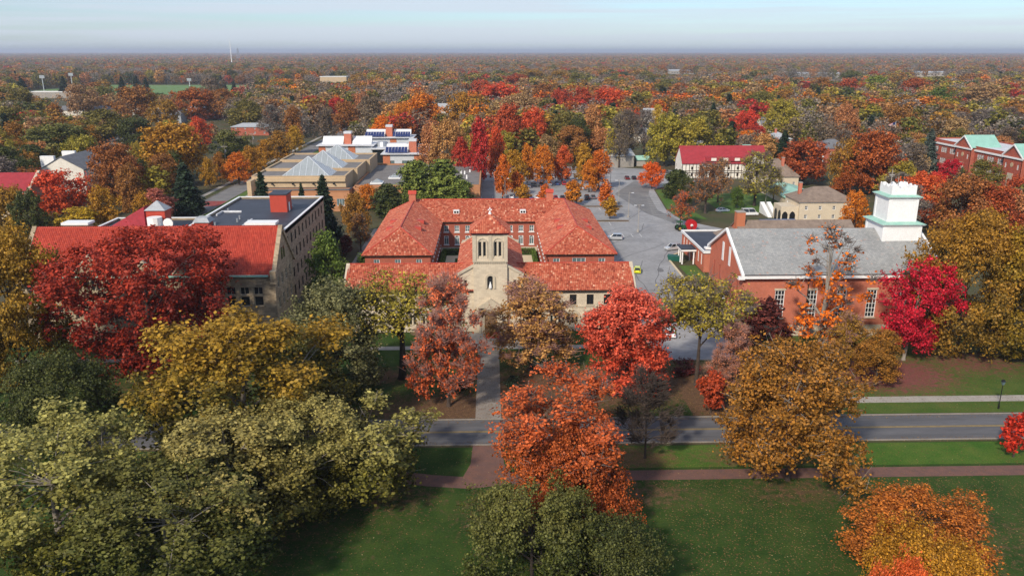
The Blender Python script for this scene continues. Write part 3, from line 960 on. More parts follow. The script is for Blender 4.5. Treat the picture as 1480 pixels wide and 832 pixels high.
lawn('lawn_drive', 29.9, 46, 107.7, 131, 0.004, 'lawn', [(38, 116, 14, 14, 1.2)])
lawn('lawn_church', 45.5, 160, 107.7, 141.5, 0.0, 'lawn_red', [(47, 114, 6, 12, 1.0), (66, 123, 13, 9, .95), (55, 128, 14, 10, .85), (84, 128, 12, 8, .6)])
sheet('road', rect(-400, 400, 99.4, 107.0), 0.012, 'asphalt_dark')
sheet('road_line', rect(-400, 400, 103.05, 103.17), 0.016, 'line_yellow')
sheet('road_line', rect(-400, 400, 103.32, 103.44), 0.016, 'line_yellow')
kerb('kerb', [(-400, 99.25), (400, 99.25)])
kerb('kerb', [(-400, 107.2), (400, 107.2)])
sheet('pavement', rect(45, 400, 111.5, 113.7), 0.02, 'concrete')
mbj = MB()
for k in range(60): mbj.box(46 + k * 3, 46.06 + k * 3, 111.5, 113.7, .018, .024)
mbj.build('pavement_joints', 'concrete_dull', None, 'structure')
sheet('brick_path', rect(2, 400, 89.3, 91.8), 0.012, 'brick_path')
arc = [(-34, 92.4), (-22, 92.2), (-14, 91.4), (-8, 89.9), (-3, 89.2), (3, 90.4)]
ribbon('brick_path', arc, 2.8, 0.016, 'brick_path')
sheet('brick_path', [(-4.2, 89.5), (2.6, 89.5), (1.4, 94), (1.3, 99.1), (-2.8, 99.1), (-3.0, 94)], 0.020, 'brick_path')
sheet('walk', rect(-2.6, 1.2, 107.4, 134.2), 0.016, 'concrete_dull')
sheet('walk', rect(-27, 27, 136.2, 138.0), 0.016, 'concrete')
sheet('walk', rect(-6, 5.4, 138.0, 145.0), 0.020, 'concrete')
sheet('walk', rect(-110, -32, 131.4, 133.2), 0.016, 'concrete')
st = MB()
for k in range(4): st.box(-2.7, 1.3, 134.3 + k * .45, 136.1, -.02, .12 + .12 * k)
st.build('steps', 'concrete_dull', None, 'structure')
sheet('drive', [(30.5, 130), (43.5, 130), (45, 146), (29, 146), (29, 133)], 0.01, 'asphalt_lot')
lot = [(29, 146), (45, 146), (46, 200), (48.5, 206), (62, 222), (72, 236), (61.5, 250), (60, 268), (64, 310), (76, 326), (110, 338), (108, 352), (60, 372), (-8, 384), (-26, 384), (-24, 300), (-22, 233), (29, 228)]
sheet('parking_lot', lot, 0.014, 'asphalt_lot')
sheet('asphalt_patch', [(47, 300), (52, 262), (58, 246), (61, 247), (57, 268), (60, 300), (66, 326), (60, 332)], 0.018, 'asphalt')
ribbon('brick_walk', [(52, 113.8), (49.5, 121), (46.5, 131), (45, 138)], 2.2, 0.014, 'concrete_dull')
lm = MB()
for i in range(15):
    for y0 in (243, 268, 292):
        x = -16 + i * 4.1
        if x < 40: lm.box(x, x + .14, y0, y0 + 5.2, .016, .022)
for i in range(14): lm.box(52.5 + i * .45, 57.2 + i * .38, 252 + i * 3.4, 252.14 + i * 3.4, .020, .026)
for i in range(6): lm.box(31 + i * 2.6, 31.14 + i * 2.6, 227, 231, .016, .022)
lm.build('parking_line', 'line_white', None, 'structure')
for ln in ([(31, 150), (36, 168), (35, 186), (40, 204)], [(40, 150), (38, 176), (43, 196), (50, 214)], [(30, 196), (38, 206), (52, 222)], [(32, 216), (44, 232), (50, 250)], [(44, 250), (52, 268), (50, 300)], [(33, 232), (40, 240), (58, 240)]):
    pts_ = []
    for (a_, b_) in zip(ln[:-1], ln[1:]):
        for f_ in (0, .25, .5, .75): pts_.append((a_[0] + (b_[0] - a_[0]) * f_ + rng0.uniform(-.5, .5), a_[1] + (b_[1] - a_[1]) * f_ + rng0.uniform(-.5, .5)))
    ribbon('tar_seam', pts_, .16, 0.0185, 'asphalt_dark')
for xx_, yy_, rr_ in ((38, 160, 1.2), (42, 190, 1.2)):
    sheet('oil_stain', [(xx_ + rr_ * math.cos(k * .7) * rng0.uniform(.6, 1.2), yy_ + 1.6 * rr_ * math.sin(k * .7) * rng0.uniform(.6, 1.2)) for k in range(9)], 0.0175, 'asphalt')
kerb('kerb', [(43.7, 129.8), (30.2, 129.8), (28.9, 133), (28.9, 146)])
kerb('kerb', [(45.6, 147), (46.2, 199), (48.8, 205.5), (62, 221)], .5, .14, 'path_cream')
sheet('lawn_bank', [(61, 252), (60.5, 268), (64.4, 309), (69, 311), (66.5, 285), (70, 252)], 0.01, 'grass_bright')
sheet('lawn_house', rect(78, 112, 262, 300), 0.01, 'grass_bright')
sheet('dirt', [(69, 308), (78, 322), (76, 328), (64, 318)], 0.01, 'litter')
for ax in ((-2, 248.6, 44), (-14, 273.6, 46)):
    sheet('planting_island', rect(ax[0], ax[2], ax[1], ax[1] + 2.2), .10, 'litter')
    kerb('kerb', [(ax[0], ax[1]), (ax[2], ax[1]), (ax[2], ax[1] + 2.2), (ax[0], ax[1] + 2.2), (ax[0], ax[1])])
# street on the far side of the stone hall
sheet('street', rect(-104.5, -96.0, 200, 800), 0.012, 'asphalt')
sheet('crossing', rect(-104.4, -96.1, 279, 289), 0.016, 'crosswalk_red')
kerb('kerb', [(-95.8, 200), (-95.8, 800)]); kerb('kerb', [(-104.7, 200), (-104.7, 800)])
sheet('pavement', rect(-92.5, -88.5, 235, 420), 0.02, 'concrete')
sheet('pavement', rect(-109.5, -107.5, 200, 600), 0.02, 'concrete')
sheet('plaza', rect(-88.4, -60, 240, 284), 0.016, 'concrete')
sheet('lawn_verge', rect(-95.6, -92.6, 200, 480), 0.008, 'grass_bright')
sheet('walk', rect(-36, -30.5, 158, 240), 0.016, 'concrete_dull')
# playing field beyond the woods
sheet('playing_field', [(-640, 1000), (-290, 960), (-260, 1330), (-640, 1360)], 0.02, 'grass_field')
sheet('running_track', [(-330, 1150), (-200, 1150), (-190, 1320), (-330, 1320)], 0.03, 'straw')
sheet('farm_field', [(700, 1760), (1200, 1700), (1300, 1850), (760, 1900)], 0.02, 'straw')
sheet('farm_field', [(60, 2250), (560, 2300), (560, 2420), (60, 2380)], 0.02, 'straw')

# ------------------------------------------------------------------ quadrangle hall
TQ = dict(m='tile_red', tw=0.36, tl=0.46)
Q = thing('quadrangle_hall', 'cream stone hall with square bell tower and red tiled courtyard wings behind', 'building', (0, 146, 0))
cx = -0.3
S_OFF = [-25.6 + 3.3 * k for k in range(6)] + [9.0 + 3.3 * k for k in range(6)]
x0, x1 = -28.2, 27.5
sw = []
for X in S_OFF:
    sw += [dict(u=X - x0, z=5.25, w=1.35, h=2.05, nx=2, nz=1, fm='wood_dark', rec=.25, sill='limestone')]
    for k in (-1, 0, 1): sw += [dict(u=X - x0 + k * .78, z=1.35, w=.6, h=2.3 if k == 0 else 2.1, style='arch', nx=1, nz=2, fm='limestone', rec=.25)]
wall(Q, (x0, 0, 0), 0, x1 - x0, 8.4, 'ashlar_cream', sw)
wall(Q, (x1, 0, 0), math.pi / 2, 11, 8.4, 'ashlar_cream', row([2.6, 5.5, 8.4], 5.2, 1.3, 2, fm='wood_dark') + row([2.6, 5.5, 8.4], 1.3, 1.3, 2.3, style='arch', fm='limestone'), gable=(5.5, 3.5))
wall(Q, (x1, 11, 0), math.pi, x1 - x0, 8.4, 'brick_red', row(lin(3, 52, 12), 5.3, 1.2, 1.8))
wall(Q, (x0, 11, 0), -math.pi / 2, 11, 8.4, 'ashlar_cream', row([2.6, 5.5, 8.4], 5.2, 1.3, 2, fm='wood_dark'), gable=(5.5, 3.5))
for X in S_OFF:                                   # round arch moulding over each triple light
    a = MB(); n = 10
    for k in range(n):
        t0, t1 = math.pi * k / n, math.pi * (k + 1) / n
        pts = [(X + rr * math.cos(t), 2.75 + rr * math.sin(t)) for rr, t in ((1.3, t0), (1.3, t1), (1.52, t1), (1.52, t0))]
        a.add([(x, -.12, z) for x, z in pts] + [(x, .0, z) for x, z in pts], [(0, 1, 2, 3), (1, 0, 4, 5), (3, 2, 6, 7)])
    a.box(X - 1.52, X - 1.3, -.12, 0, 1.1, 2.75); a.box(X + 1.3, X + 1.52, -.12, 0, 1.1, 2.75)
    a.build('arch_moulding', 'limestone', Q)
MB().box(x0, x1, -.1, -.002, 4.72, 4.92).build('string_course', 'limestone', Q)
MB().box(x0, x1, -.16, -.002, 0, .8).build('plinth', 'limestone', Q)
MB().box(x0, x1, -.62, -.35, 8.05, 8.3).build('gutter', 'wood_dark', Q)
gable_roof(Q, x0 + .35, x1 - .35, 0, 11, 8.4, 3.5, 'shingle_red', over=.45, tiles=TQ)
for xx in (x0 - .25, x1 - .45):                    # stone copings on the gables
    k = 3.5 / 5.5
    MB().prism([(-.5, 8.0 - .5 * k + .45), (5.5, 12.35), (11.5, 8.0 - .5 * k + .45), (11.5, 8.0 - .5 * k - .3), (5.5, 11.6), (-.5, 8.0 - .5 * k - .3)], xx, xx + .7).build('gable_coping', 'limestone', Q)
# tower
T0, T1, TY0, TY1 = cx - 3.2, cx + 3.2, -.9, 5.5
bel = []
for s in (-1.45, 1.45):
    for k in (-.42, .42): bel += [dict(u=3.2 + s + k, z=15.1, w=.62, h=2.9, style='arch', nx=1, nz=1, fm='limestone', rec=.3)]
front = bel + [dict(u=3.2, z=8.9, w=1.1, h=2.5, style='arch', nx=1, nz=1, fm='limestone', rec=.3)]
wall(Q, (T0, TY0, 0), 0, 6.4, 19.6, 'ashlar_cream', front, depth=.4, name='tower_wall')
wall(Q, (T1, TY0, 0), math.pi / 2, 6.4, 19.6, 'ashlar_cream', bel, depth=.4, name='tower_wall')
wall(Q, (T1, TY1, 0), math.pi, 6.4, 19.6, 'ashlar_cream', bel, depth=.4, name='tower_wall')
wall(Q, (T0, TY1, 0), -math.pi / 2, 6.4, 19.6, 'ashlar_cream', bel, depth=.4, name='tower_wall')
for (a, b) in ((T0, TY0), (T1, TY0), (T0, TY1), (T1, TY1)):
    MB().box(a - .12, a + .62, b - .12, b + .62, 14.2, 19.3).build('tower_pilaster', 'limestone', Q) if a == T0 and b == TY0 else None
pil = MB()
for xx in (T0 - .06, cx - .3, T1 - .56):
    pil.box(xx, xx + .62, TY0 - .14, TY0 - .003, 14.25, 19.3)
pil.build('tower_pilaster', 'limestone', Q)
cor = MB()
for k in range(15): cor.box(T0 + .1 + k * .42, T0 + .3 + k * .42, TY0 - .22, TY0 - .003, 13.85, 14.12)
cor.box(T0 - .1, T1 + .1, TY0 - .24, TY0 - .003, 14.12, 14.3)
cor.build('corbel_table', 'limestone', Q)
for s in (-1.45, 1.45):                            # raised arch round each pair of bell openings
    a = MB(); n = 8
    for k in range(n):
        t0, t1 = math.pi * k / n, math.pi * (k + 1) / n
        pts = [(cx + s + rr * math.cos(t), 17.75 + rr * math.sin(t)) for rr, t in ((.82, t0), (.82, t1), (1.0, t1), (1.0, t0))]
        a.add([(x, TY0 - .16, z) for x, z in pts] + [(x, TY0, z) for x, z in pts], [(0, 1, 2, 3), (1, 0, 4, 5), (3, 2, 6, 7)])
    a.box(cx + s - 1, cx + s - .82, TY0 - .16, TY0, 14.9, 17.75); a.box(cx + s + .82, cx + s + 1, TY0 - .16, TY0, 14.9, 17.75)
    a.build('arch_moulding', 'limestone', Q)
a = MB(); n = 8
for k in range(n):
    t0, t1 = math.pi * k / n, math.pi * (k + 1) / n
    pts = [(cx + rr * math.cos(t), 10.8 + rr * math.sin(t)) for rr, t in ((.62, t0), (.62, t1), (.98, t1), (.98, t0))]
    a.add([(x, TY0 - .18, z) for x, z in pts] + [(x, TY0, z) for x, z in pts], [(0, 1, 2, 3), (1, 0, 4, 5), (3, 2, 6, 7)])
a.box(cx - .98, cx - .62, TY0 - .18, TY0, 8.9, 10.8); a.box(cx + .62, cx + .98, TY0 - .18, TY0, 8.9, 10.8)
a.build('arch_moulding', 'limestone', Q)
stt = MB(); stt.tube([(cx, TY0 - .12, 8.95), (cx, TY0 - .12, 9.3), (cx, TY0 - .12, 9.75), (cx, TY0 - .12, 9.95), (cx, TY0 - .12, 10.2)], [.28, .3, .2, .12, .13], 8)
stt.build('statue', 'paint_white', Q)
MB().box(T0 - .35, T1 + .35, TY0 - .35, TY1 + .35, 19.4, 19.62).build('tower_eave', 'wood_dark', Q)
hip_roof(Q, T0, T1, TY0, TY1, 19.8, 2.9, 'shingle_red', over=.5, tiles=dict(m='tile_red', tw=.36, tl=.46, seed=5), name='tower_roof')
fin = MB(); fin.cyl(cx, 2.3, 22.6, 23.0, .32, .22, 8); fin.box(cx - .09, cx + .09, 2.2, 2.4, 22.9, 23.9); fin.box(cx - .38, cx + .38, 2.2, 2.4, 23.35, 23.55)
fin.build('finial', 'paint_white', Q)
# shoulders and nave
sl = 0.6
for s in (-1, 1):
    xa, xb = (cx - 6.2, T0) if s < 0 else (T1, cx + 6.2)
    za, zb = (11.3, 13.1) if s < 0 else (13.1, 11.3)
    u0 = 3.0 if s < 0 else 0
    wall(Q, (xa, -.35, 0), 0, 3.0, 11.3, 'ashlar_cream', [dict(u=1.5, z=8.9, w=.62, h=1.5, nx=1, nz=1, fm='limestone', rec=.25)], gable=(u0, 1.8))
    wall(Q, (xb if s > 0 else xa, -.35 if s > 0 else 25.7, 0), s * math.pi / 2, 26.05, 11.3, 'ashlar_cream', row(lin(14, 24, 4), 6.8, .8, 2.6, style='arch', nx=1, nz=2, fm='limestone'))
    MB().add([(xa - .15 * (s < 0), -.6, za - .1), (xb + .15 * (s > 0), -.6, zb - .1), (xb + .15 * (s > 0), -.6, zb + .35), (xa - .15 * (s < 0), -.6, za + .35),
              (xa - .15 * (s < 0), .1, za - .1), (xb + .15 * (s > 0), .1, zb - .1), (xb + .15 * (s > 0), .1, zb + .35), (xa - .15 * (s < 0), .1, za + .35)],
             [(0, 1, 2, 3), (7, 6, 5, 4), (3, 2, 6, 7), (0, 4, 5, 1), (0, 3, 7, 4), (1, 5, 6, 2)]).build('shoulder_coping', 'limestone', Q)
    MB().box(xa if s < 0 else xb - 1.0, xa + 1.0 if s < 0 else xb, 25.1, 26.1, 9.5, 12.1).build('pier', 'limestone', Q)
zr = 11.3 + sl * 6.2
wall(Q, (cx + 6.2, 25.7, 0), math.pi, 12.4, 11.3, 'ashlar_cream', gable=(6.2, zr - 11.3))
Lp = [(cx - 6.45, 25.6, 11.3), (cx - 6.45, 0.05, 11.3), (cx, 0.05, zr + .2), (cx, 25.6, zr + .2)]
Rp = [(cx + 6.45, 0.05, 11.3), (cx + 6.45, 25.6, 11.3), (cx, 25.6, zr + .2), (cx, 0.05, zr + .2)]
nr = MB(); nr.slab(Lp, .2); nr.slab(Rp, .2)
lay(nr.build('nave_roof', 'shingle_red', Q), [Lp, Rp], seed=7, **TQ)
MB().prism([(cx - 6.4, 11.2), (cx, zr - .1), (cx + 6.4, 11.2), (cx + 6.4, 11.7), (cx, zr + .5), (cx - 6.4, 11.7)], 25.4, 25.95, 'y').build('gable_coping', 'limestone', Q)
# entrance
po = MB()
for k in range(3):
    rr = 1.9 - k * .35
    n = 10
    for j in range(n):
        t0, t1 = math.pi * j / n, math.pi * (j + 1) / n
        pts = [(cx + q * math.cos(t), 3.1 + q * math.sin(t)) for q, t in ((rr, t0), (rr, t1), (rr + .35, t1), (rr + .35, t0))]
        yy = TY0 - .75 + k * .22
        po.add([(x, yy, z) for x, z in pts] + [(x, yy + .25, z) for x, z in pts], [(0, 1, 2, 3), (1, 0, 4, 5), (3, 2, 6, 7)])
    for sx in (-1, 1): po.box(cx + sx * (rr + .17) - .17, cx + sx * (rr + .17) + .17, TY0 - .75 + k * .22, TY0 - .003, 0, 3.1)
po.add([(cx - 2.6, TY0 - .8, 5.2), (cx + 2.6, TY0 - .8, 5.2), (cx, TY0 - .8, 7.0), (cx - 2.6, TY0, 5.2), (cx + 2.6, TY0, 5.2), (cx, TY0, 7.0)], [(0, 1, 2), (0, 2, 5, 3), (1, 4, 5, 2), (0, 3, 4, 1)])
po.build('portal', 'limestone', Q)
dr = MB().box(cx - 1.15, cx + 1.15, TY0 - .1, TY0 - .02, 0, 4.1).build('door', 'wood_brown', Q)
MB().box(cx - .06, cx + .06, TY0 - .16, TY0 - .1, 1.0, 1.3).build('handle', 'paint_black', dr)
# courtyard wings
ox0, ox1, ix0, ix1, fy, iy, by = -28.5, 27.7, -13.8, 12.4, 28.0, 64.3, 79.0
EA = 8.3
ww = row(lin(2.6, 12.1, 3), 5.4, 1.3, 1.9, pane='pane_sky', sill='limestone')
wr = row([2.2, 12.5], 5.4, 1.5, 1.9, pane='pane_sky') + row([7.3], 5.2, 3.0, 2.2, nx=3, pane='pane_sky')
wall(Q, (ox0, fy, 0), 0, ix0 - ox0, EA, 'brick_red', ww + row(lin(2.6, 12.1, 3), 1.8, 1.3, 2.4, style='arch'))
wall(Q, (ix1, fy, 0), 0, ox1 - ix1, EA, 'brick_red', wr + row(lin(2.6, 12.5, 3), 1.8, 1.3, 2.4, style='arch'))
cw = lin(1.6, 24.6, 9)
wall(Q, (ix0, iy, 0), 0, ix1 - ix0, EA, 'brick_red', row(cw, 5.5, 1.25, 1.75, sill='paint_white', pane='pane_sky', nz=2) + row(cw, 2.0, 1.25, 2.4, style='arch', sill='paint_white', pane='pane_sky'))
MB().box(ix0, ix1, iy - .12, iy - .003, 0, 1.3).build('plinth', 'limestone', Q)
sd = row(lin(2, 36, 10), 5.5, 1.25, 1.75, sill='paint_white') + row(lin(2, 36, 10), 2.0, 1.25, 2.4, style='arch', sill='paint_white')
wall(Q, (ix0, fy, 0), math.pi / 2, iy - fy, EA, 'brick_red', sd)
wall(Q, (ix1, iy, 0), -math.pi / 2, iy - fy, EA, 'brick_red', sd)
so = row(lin(3, 50, 13), 5.5, 1.25, 1.75) + row(lin(3, 50, 13), 2.0, 1.25, 2.2)
wall(Q, (ox1, fy, 0), math.pi / 2, by - fy, EA, 'brick_red', so)
wall(Q, (ox0, by, 0), -math.pi / 2, by - fy, EA, 'brick_red', so)
wall(Q, (ox1, by, 0), math.pi, ox1 - ox0, EA, 'brick_red')
o = .55
A0, A1, I0, I1, FY, IY, BY = ox0 - o, ox1 + o, ix0 + o, ix1 - o, fy - o, iy - o, by + o
hw = (I0 - A0) / 2
hw2 = (A1 - I1) / 2
xl, xr, ya, yb = A0 + hw, A1 - hw2, FY + hw, IY + (BY - IY) / 2
zE, zR = EA + .05, EA + 4.7
V3 = lambda x, y, z: (x, y, z)
polys = [[(A0, FY, zE), (I0, FY, zE), (xl, ya, zR)], [(A0, BY, zE), (A0, FY, zE), (xl, ya, zR), (xl, yb, zR)], [(I0, FY, zE), (I0, IY, zE), (xl, yb, zR), (xl, ya, zR)],
         [(I0, IY, zE), (I1, IY, zE), (xr, yb, zR), (xl, yb, zR)], [(A1, BY, zE), (A0, BY, zE), (xl, yb, zR), (xr, yb, zR)],
         [(I1, FY, zE), (A1, FY, zE), (xr, ya, zR)], [(A1, FY, zE), (A1, BY, zE), (xr, yb, zR), (xr, ya, zR)], [(I1, IY, zE), (I1, FY, zE), (xr, ya, zR), (xr, yb, zR)]]
ur = MB()
for q in polys: ur.poly(*q)
lay(ur.build('wing_roof', 'shingle_red', Q), polys, seed=11, **TQ)
for (a, b, c_, d_) in ((A0, I0, FY, FY + .2), (I1, A1, FY, FY + .2), (I0, I1, IY - .003, IY + .2), (A0, A0 + .2, FY + .2, BY), (A1 - .2, A1, FY + .2, BY), (I0 - .2, I0, FY + .2, IY), (I1, I1 + .2, FY + .2, IY)):
    MB().box(a, b, c_, d_, zE - .3, zE - .02).build('eave_board', 'wood_dark', Q)
rb = MB()                                           # ridge and hip tiles
for a, b in (((xl, ya, zR), (xl, yb, zR)), ((xr, ya, zR), (xr, yb, zR)), ((xl, yb, zR), (xr, yb, zR)), ((A0, FY, zE), (xl, ya, zR)), ((I0, FY, zE), (xl, ya, zR)), ((I1, FY, zE), (xr, ya, zR)), ((A1, FY, zE), (xr, ya, zR)), ((A0, BY, zE), (xl, yb, zR)), ((A1, BY, zE), (xr, yb, zR))):
    rb.tube([(a[0], a[1], a[2] + .06), (b[0], b[1], b[2] + .06)], .16, 6)
rb.tube([(x0 + .4, 5.5, 12.2), (x1 - .4, 5.5, 12.2)], .15, 6)
rb.build('ridge_tiles', 'rust_red_paint', Q)
k = 4.7 / hw
for xs, sgn in ((xl, 1), (xr, -1), (xl, -1), (xr, 1)):                 # low eyebrow dormers
    for yy in (ya + 8, ya + 16):
        d = MB()
        xa = xs + sgn * 3.0
        za = zR - 3.0 * k
        n = 8
        for j in range(n):
            t0, t1 = math.pi * j / n, math.pi * (j + 1) / n
            f0 = (xa + sgn * 1.2, yy + 1.3 * math.cos(t0), za - 1.2 * k + .9 * math.sin(t0) * 1.0 + .1)
            f1 = (xa + sgn * 1.2, yy + 1.3 * math.cos(t1), za - 1.2 * k + .9 * math.sin(t1) * 1.0 + .1)
            b0 = (xa - sgn * .5, yy + 1.3 * math.cos(t0), za + .5 * k + .12)
            b1 = (xa - sgn * .5, yy + 1.3 * math.cos(t1), za + .5 * k + .12)
            d.poly(f0, f1, b1, b0)
            d.poly(f0, f1, (xa + sgn * 1.2, yy, za - 1.2 * k))
        d.build('eyebrow_dormer', 'rust_red_paint', Q)
for xx in (-9.5, 8.5):
    zz = zE + (66.8 - IY) * (zR - zE) / (yb - IY)
    v = MB().box(xx - .8, xx + .8, 66.4, 67.9, zz - .4, zz + .75).build('roof_vent', 'paint_white', Q)
    MB().box(xx - .6, xx - .1, 66.34, 66.4, zz + .05, zz + .6).box(xx + .1, xx + .6, 66.34, 66.4, zz + .05, zz + .6).build('louvre', 'paint_black', v)
for xx, yy in ((xl - .4, yb - 1.5), (xr - 4.0, yb)):
    c_ = MB(); c_.box(xx - .9, xx + .9, yy - .7, yy + .7, zR - .8, zR + 1.9); c_.build('chimney', 'brick_church', Q)
    MB().prism([(yy - .9, zR + 1.9), (yy, zR + 2.8), (yy + .9, zR + 1.9)], xx - 1.1, xx + 1.1).build('chimney_cap', 'rust_red_paint', Q)
# courtyard floor
sheet('courtyard_lawn', rect(-13.7, 12.3, 158, 210.2), 0.01, 'grass')
for a in ((-12, -9.6, 174, 206), (8.2, 10.6, 174, 206), (-9.6, 8.2, 203, 206), (-9.6, 8.2, 176, 179)):
    sheet('courtyard_path', rect(*a), 0.02, 'path_cream')

# ------------------------------------------------------------------ stone hall with scarlet roof
Sx = thing('stone_hall', 'brown stone hall with scarlet tiled roof and flat black roofed rear block', 'building', (-40, 142, 0))
ew = []
for u in (-44, -40.4, -36, -31, -26, -21, -16, -11.5):
    for k in (-.62, .62): ew += [dict(u=46 + u + k, z=8.9, w=1.05, h=2.6, nx=1, nz=2, fm='limestone', rec=.25), dict(u=46 + u + k, z=4.4, w=1.05, h=2.8, nx=1, nz=2, fm='limestone', rec=.25)]
for u in (-8.2, -5.7, -3.2): ew += [dict(u=46 + u, z=8.9, w=1.7, h=1.5, nx=2, nz=1, fm='limestone', rec=.3), dict(u=46 + u, z=6.7, w=1.7, h=1.9, nx=1, nz=1, fm='limestone', rec=.3), dict(u=46 + u, z=1.6, w=1.7, h=1.6, nx=2, nz=1, fm='limestone', rec=.3)]
wall(Sx, (-46, 0, 0), 0, 46, 13, 'ashlar_brown', ew)
we = []
for u in lin(2.5, 11.5, 4): we += [dict(u=u, z=z, w=1.2, h=2.2, fm='limestone', nx=1) for z in (1.6, 5.6, 9.6)]
wall(Sx, (0, 0, 0), math.pi / 2, 14, 13, 'ashlar_brown', we, gable=(7, 7))
wall(Sx, (-46, 14, 0), -math.pi / 2, 14, 13, 'ashlar_brown', we, gable=(7, 7))
wall(Sx, (0, 14, 0), math.pi, 46, 13, 'ashlar_brown')
gable_roof(Sx, -45.3, -.7, 0, 14, 13, 7, 'rust_red_paint', over=.5, tiles=dict(m='tile_scarlet', tw=.34, tl=.5, seed=3, jit=.006))
rt = MB()
for i in range(110): rt.box(-45 + i * .404, -44.72 + i * .404, 6.85, 7.15, 20.2, 20.5)
rt.tube([(-45.2, 7, 20.2), (-.8, 7, 20.2)], .2, 6)
rt.build('ridge_tiles', 'rust_red_paint', Sx)
for yy in (6.2, 7.8): MB().box(.003, .06, yy - .45, yy + .45, 14.2, 16.4).build('gable_window', 'pane_dark', Sx)
for xx in (-46.3, -.45):
    mbc = MB().prism([(-.7, 12.6), (7, 20.6), (14.7, 12.6), (14.7, 11.8), (7, 19.6), (-.7, 11.8)], xx, xx + .8)
    mbc.box(xx - .15, xx + .95, -1.0, .3, 11.2, 13.6)
    mbc.build('gable_coping', 'ashlar_brown', Sx)
MB().box(-45.5, -.9, -.85, -.5, 12.55, 12.85).build('gutter', 'copper_green', Sx)
MB().box(-46, 0, -.12, -.003, 12.0, 12.4).box(-46, 0, -.12, -.003, 4.0, 4.2).build('string_course', 'ashlar_brown', Sx)
for gx, gw in ((-33, 6.5), (-23.5, 4.2), (-16.0, 4.2)):      # stepped front gables
    w_ = gw / 2
    wall(Sx, (gx - w_, -.35, 0), 0, gw, 13.4, 'ashlar_brown', [dict(u=w_ + k, z=10.0, w=.8, h=2.2, nx=1, nz=1, fm='limestone') for k in (-.9, 0, .9)], gable=(w_, w_ * 1.05), name='front_gable')
    MB().prism([(gx - w_ - .2, 13.3), (gx, 13.55 + w_ * 1.05), (gx + w_ + .2, 13.3), (gx + w_ + .2, 13.0), (gx, 13.1 + w_ * 1.05), (gx - w_ - .2, 13.0)], -.6, .1, 'y').build('gable_coping', 'limestone', Sx)
    MB().add([(gx - w_, 0, 13.2), (gx, 0, 13.2 + w_ * 1.05), (gx + w_, 0, 13.2), (gx - w_, w_ * 1.0, 13.35), (gx, w_ * 1.05 + .3, 13.3 + w_ * 1.05), (gx + w_, w_ * 1.0, 13.35)], [(0, 1, 4, 3), (1, 2, 5, 4)]).build('gable_roof', 'rust_red_paint', Sx)
rw = []
for u in lin(3, 41, 12): rw += [dict(u=u, z=z, w=1.25, h=2.1, fm='wood_dark', nx=2) for z in (1.8, 5.7, 9.6, 13.2)]
wall(Sx, (-2.4, 14.1, 0), math.pi / 2, 44, 17, 'ashlar_brown', rw)
wall(Sx, (-2.4, 58.1, 0), math.pi, 21, 17, 'ashlar_brown')
wall(Sx, (-23.4, 58.1, 0), -math.pi / 2, 24, 17, 'ashlar_brown')
wall(Sx, (-43, 34.1, 0), -math.pi / 2, 20, 16.6, 'ashlar_brown')
wall(Sx, (-23.4, 34.1, 0), math.pi, 19.6, 16.6, 'ashlar_brown')
flat_roof(Sx, -23.4, -2.4, 14.3, 58.1, 17, 'membrane_dark', wallm='ashlar_brown')
flat_roof(Sx, -43, -23.6, 14.3, 34.1, 16.6, 'membrane_dark', wallm='ashlar_brown')
MB().box(-33, -12, 21, 21.3, 16.2, 17.2).box(-12.3, -12, 21.3, 30, 16.2, 17.2).build('roof_upstand', 'membrane_white', Sx)
MB().box(-32, -14, 15.2, 20.8, 16.3, 17.35).build('light_court_wall', 'concrete_tan', Sx)
MB().box(-22, -17.5, 40, 40.3, 16.3, 17.0).box(-22, -21.7, 36, 40, 16.3, 17).build('roof_upstand', 'membrane_white', Sx)
ph = MB().box(-10.8, -7.0, 40.0, 44.5, 16.2, 20.6).build('penthouse', 'rust_red_paint', Sx)
MB().box(-11, -6.8, 39.8, 44.7, 20.6, 20.85).build('cap', 'membrane_dark', ph)
MB().box(-6.98, -6.93, 41.5, 42.6, 16.4, 18.6).build('door', 'paint_white', ph)
for xa, xb, ya_ in ((-8.8, -3.2, 14.6), (-45.2, -40.4, 15.5)):
    ch = MB().box(xa, xb, ya_, ya_ + 2.4, 12, 19.0).build('chimney', 'ashlar_brown', Sx)
    MB().box(xa - .25, xb + .25, ya_ - .25, ya_ + 2.65, 19.0, 19.45).build('cap', 'paint_white', ch)
vt = MB().box(-22.5, -19.6, 24, 27, 16.2, 17.6).build('roof_vent', 'rust_red_paint', Sx)
MB().frustum(-21.05, 25.5, 17.6, 18.5, 1.8, 1.8, 1.2, 1.2).build('cap', 'shingle_pale', vt)
mr = [(-42, 22, 16.5), (-33, 22, 16.5), (-33, 28, 20), (-36, 30, 20), (-42, 33, 16.5)]
MB().add([(-42, 20, 15.5), (-31, 20, 15.5), (-31, 33, 15.5), (-42, 33, 15.5), (-33.5, 26, 20.6), (-33.5, 28, 20.6)], [(0, 1, 4), (1, 2, 5, 4), (2, 3, 5), (3, 0, 4, 5), (3, 2, 1, 0)]).build('hipped_roof', 'shingle_red', Sx)
tu = MB().cyl(-29.8, 22, 15.5, 19.2, 1.5, 1.5, 12).build('stair_turret', 'paint_white', Sx)
MB().box(-32.3, -28.4, 24, 27.2, 16.2, 20.2).build('turret_drum', 'rust_red_paint', tu)
MB().frustum(-30.35, 25.6, 20.2, 22.0, 2.2, 1.9, .15, .15).build('cap', 'shingle_pale', tu)
bl = MB().tube([(-26.6, 20.6, 18.2), (-26.6, 20.9, 18.2)], [1.0, 1.0], 12).cyl(-26.6, 20.75, 16.3, 17.4, .12).build('satellite_dish', 'paint_white', Sx)
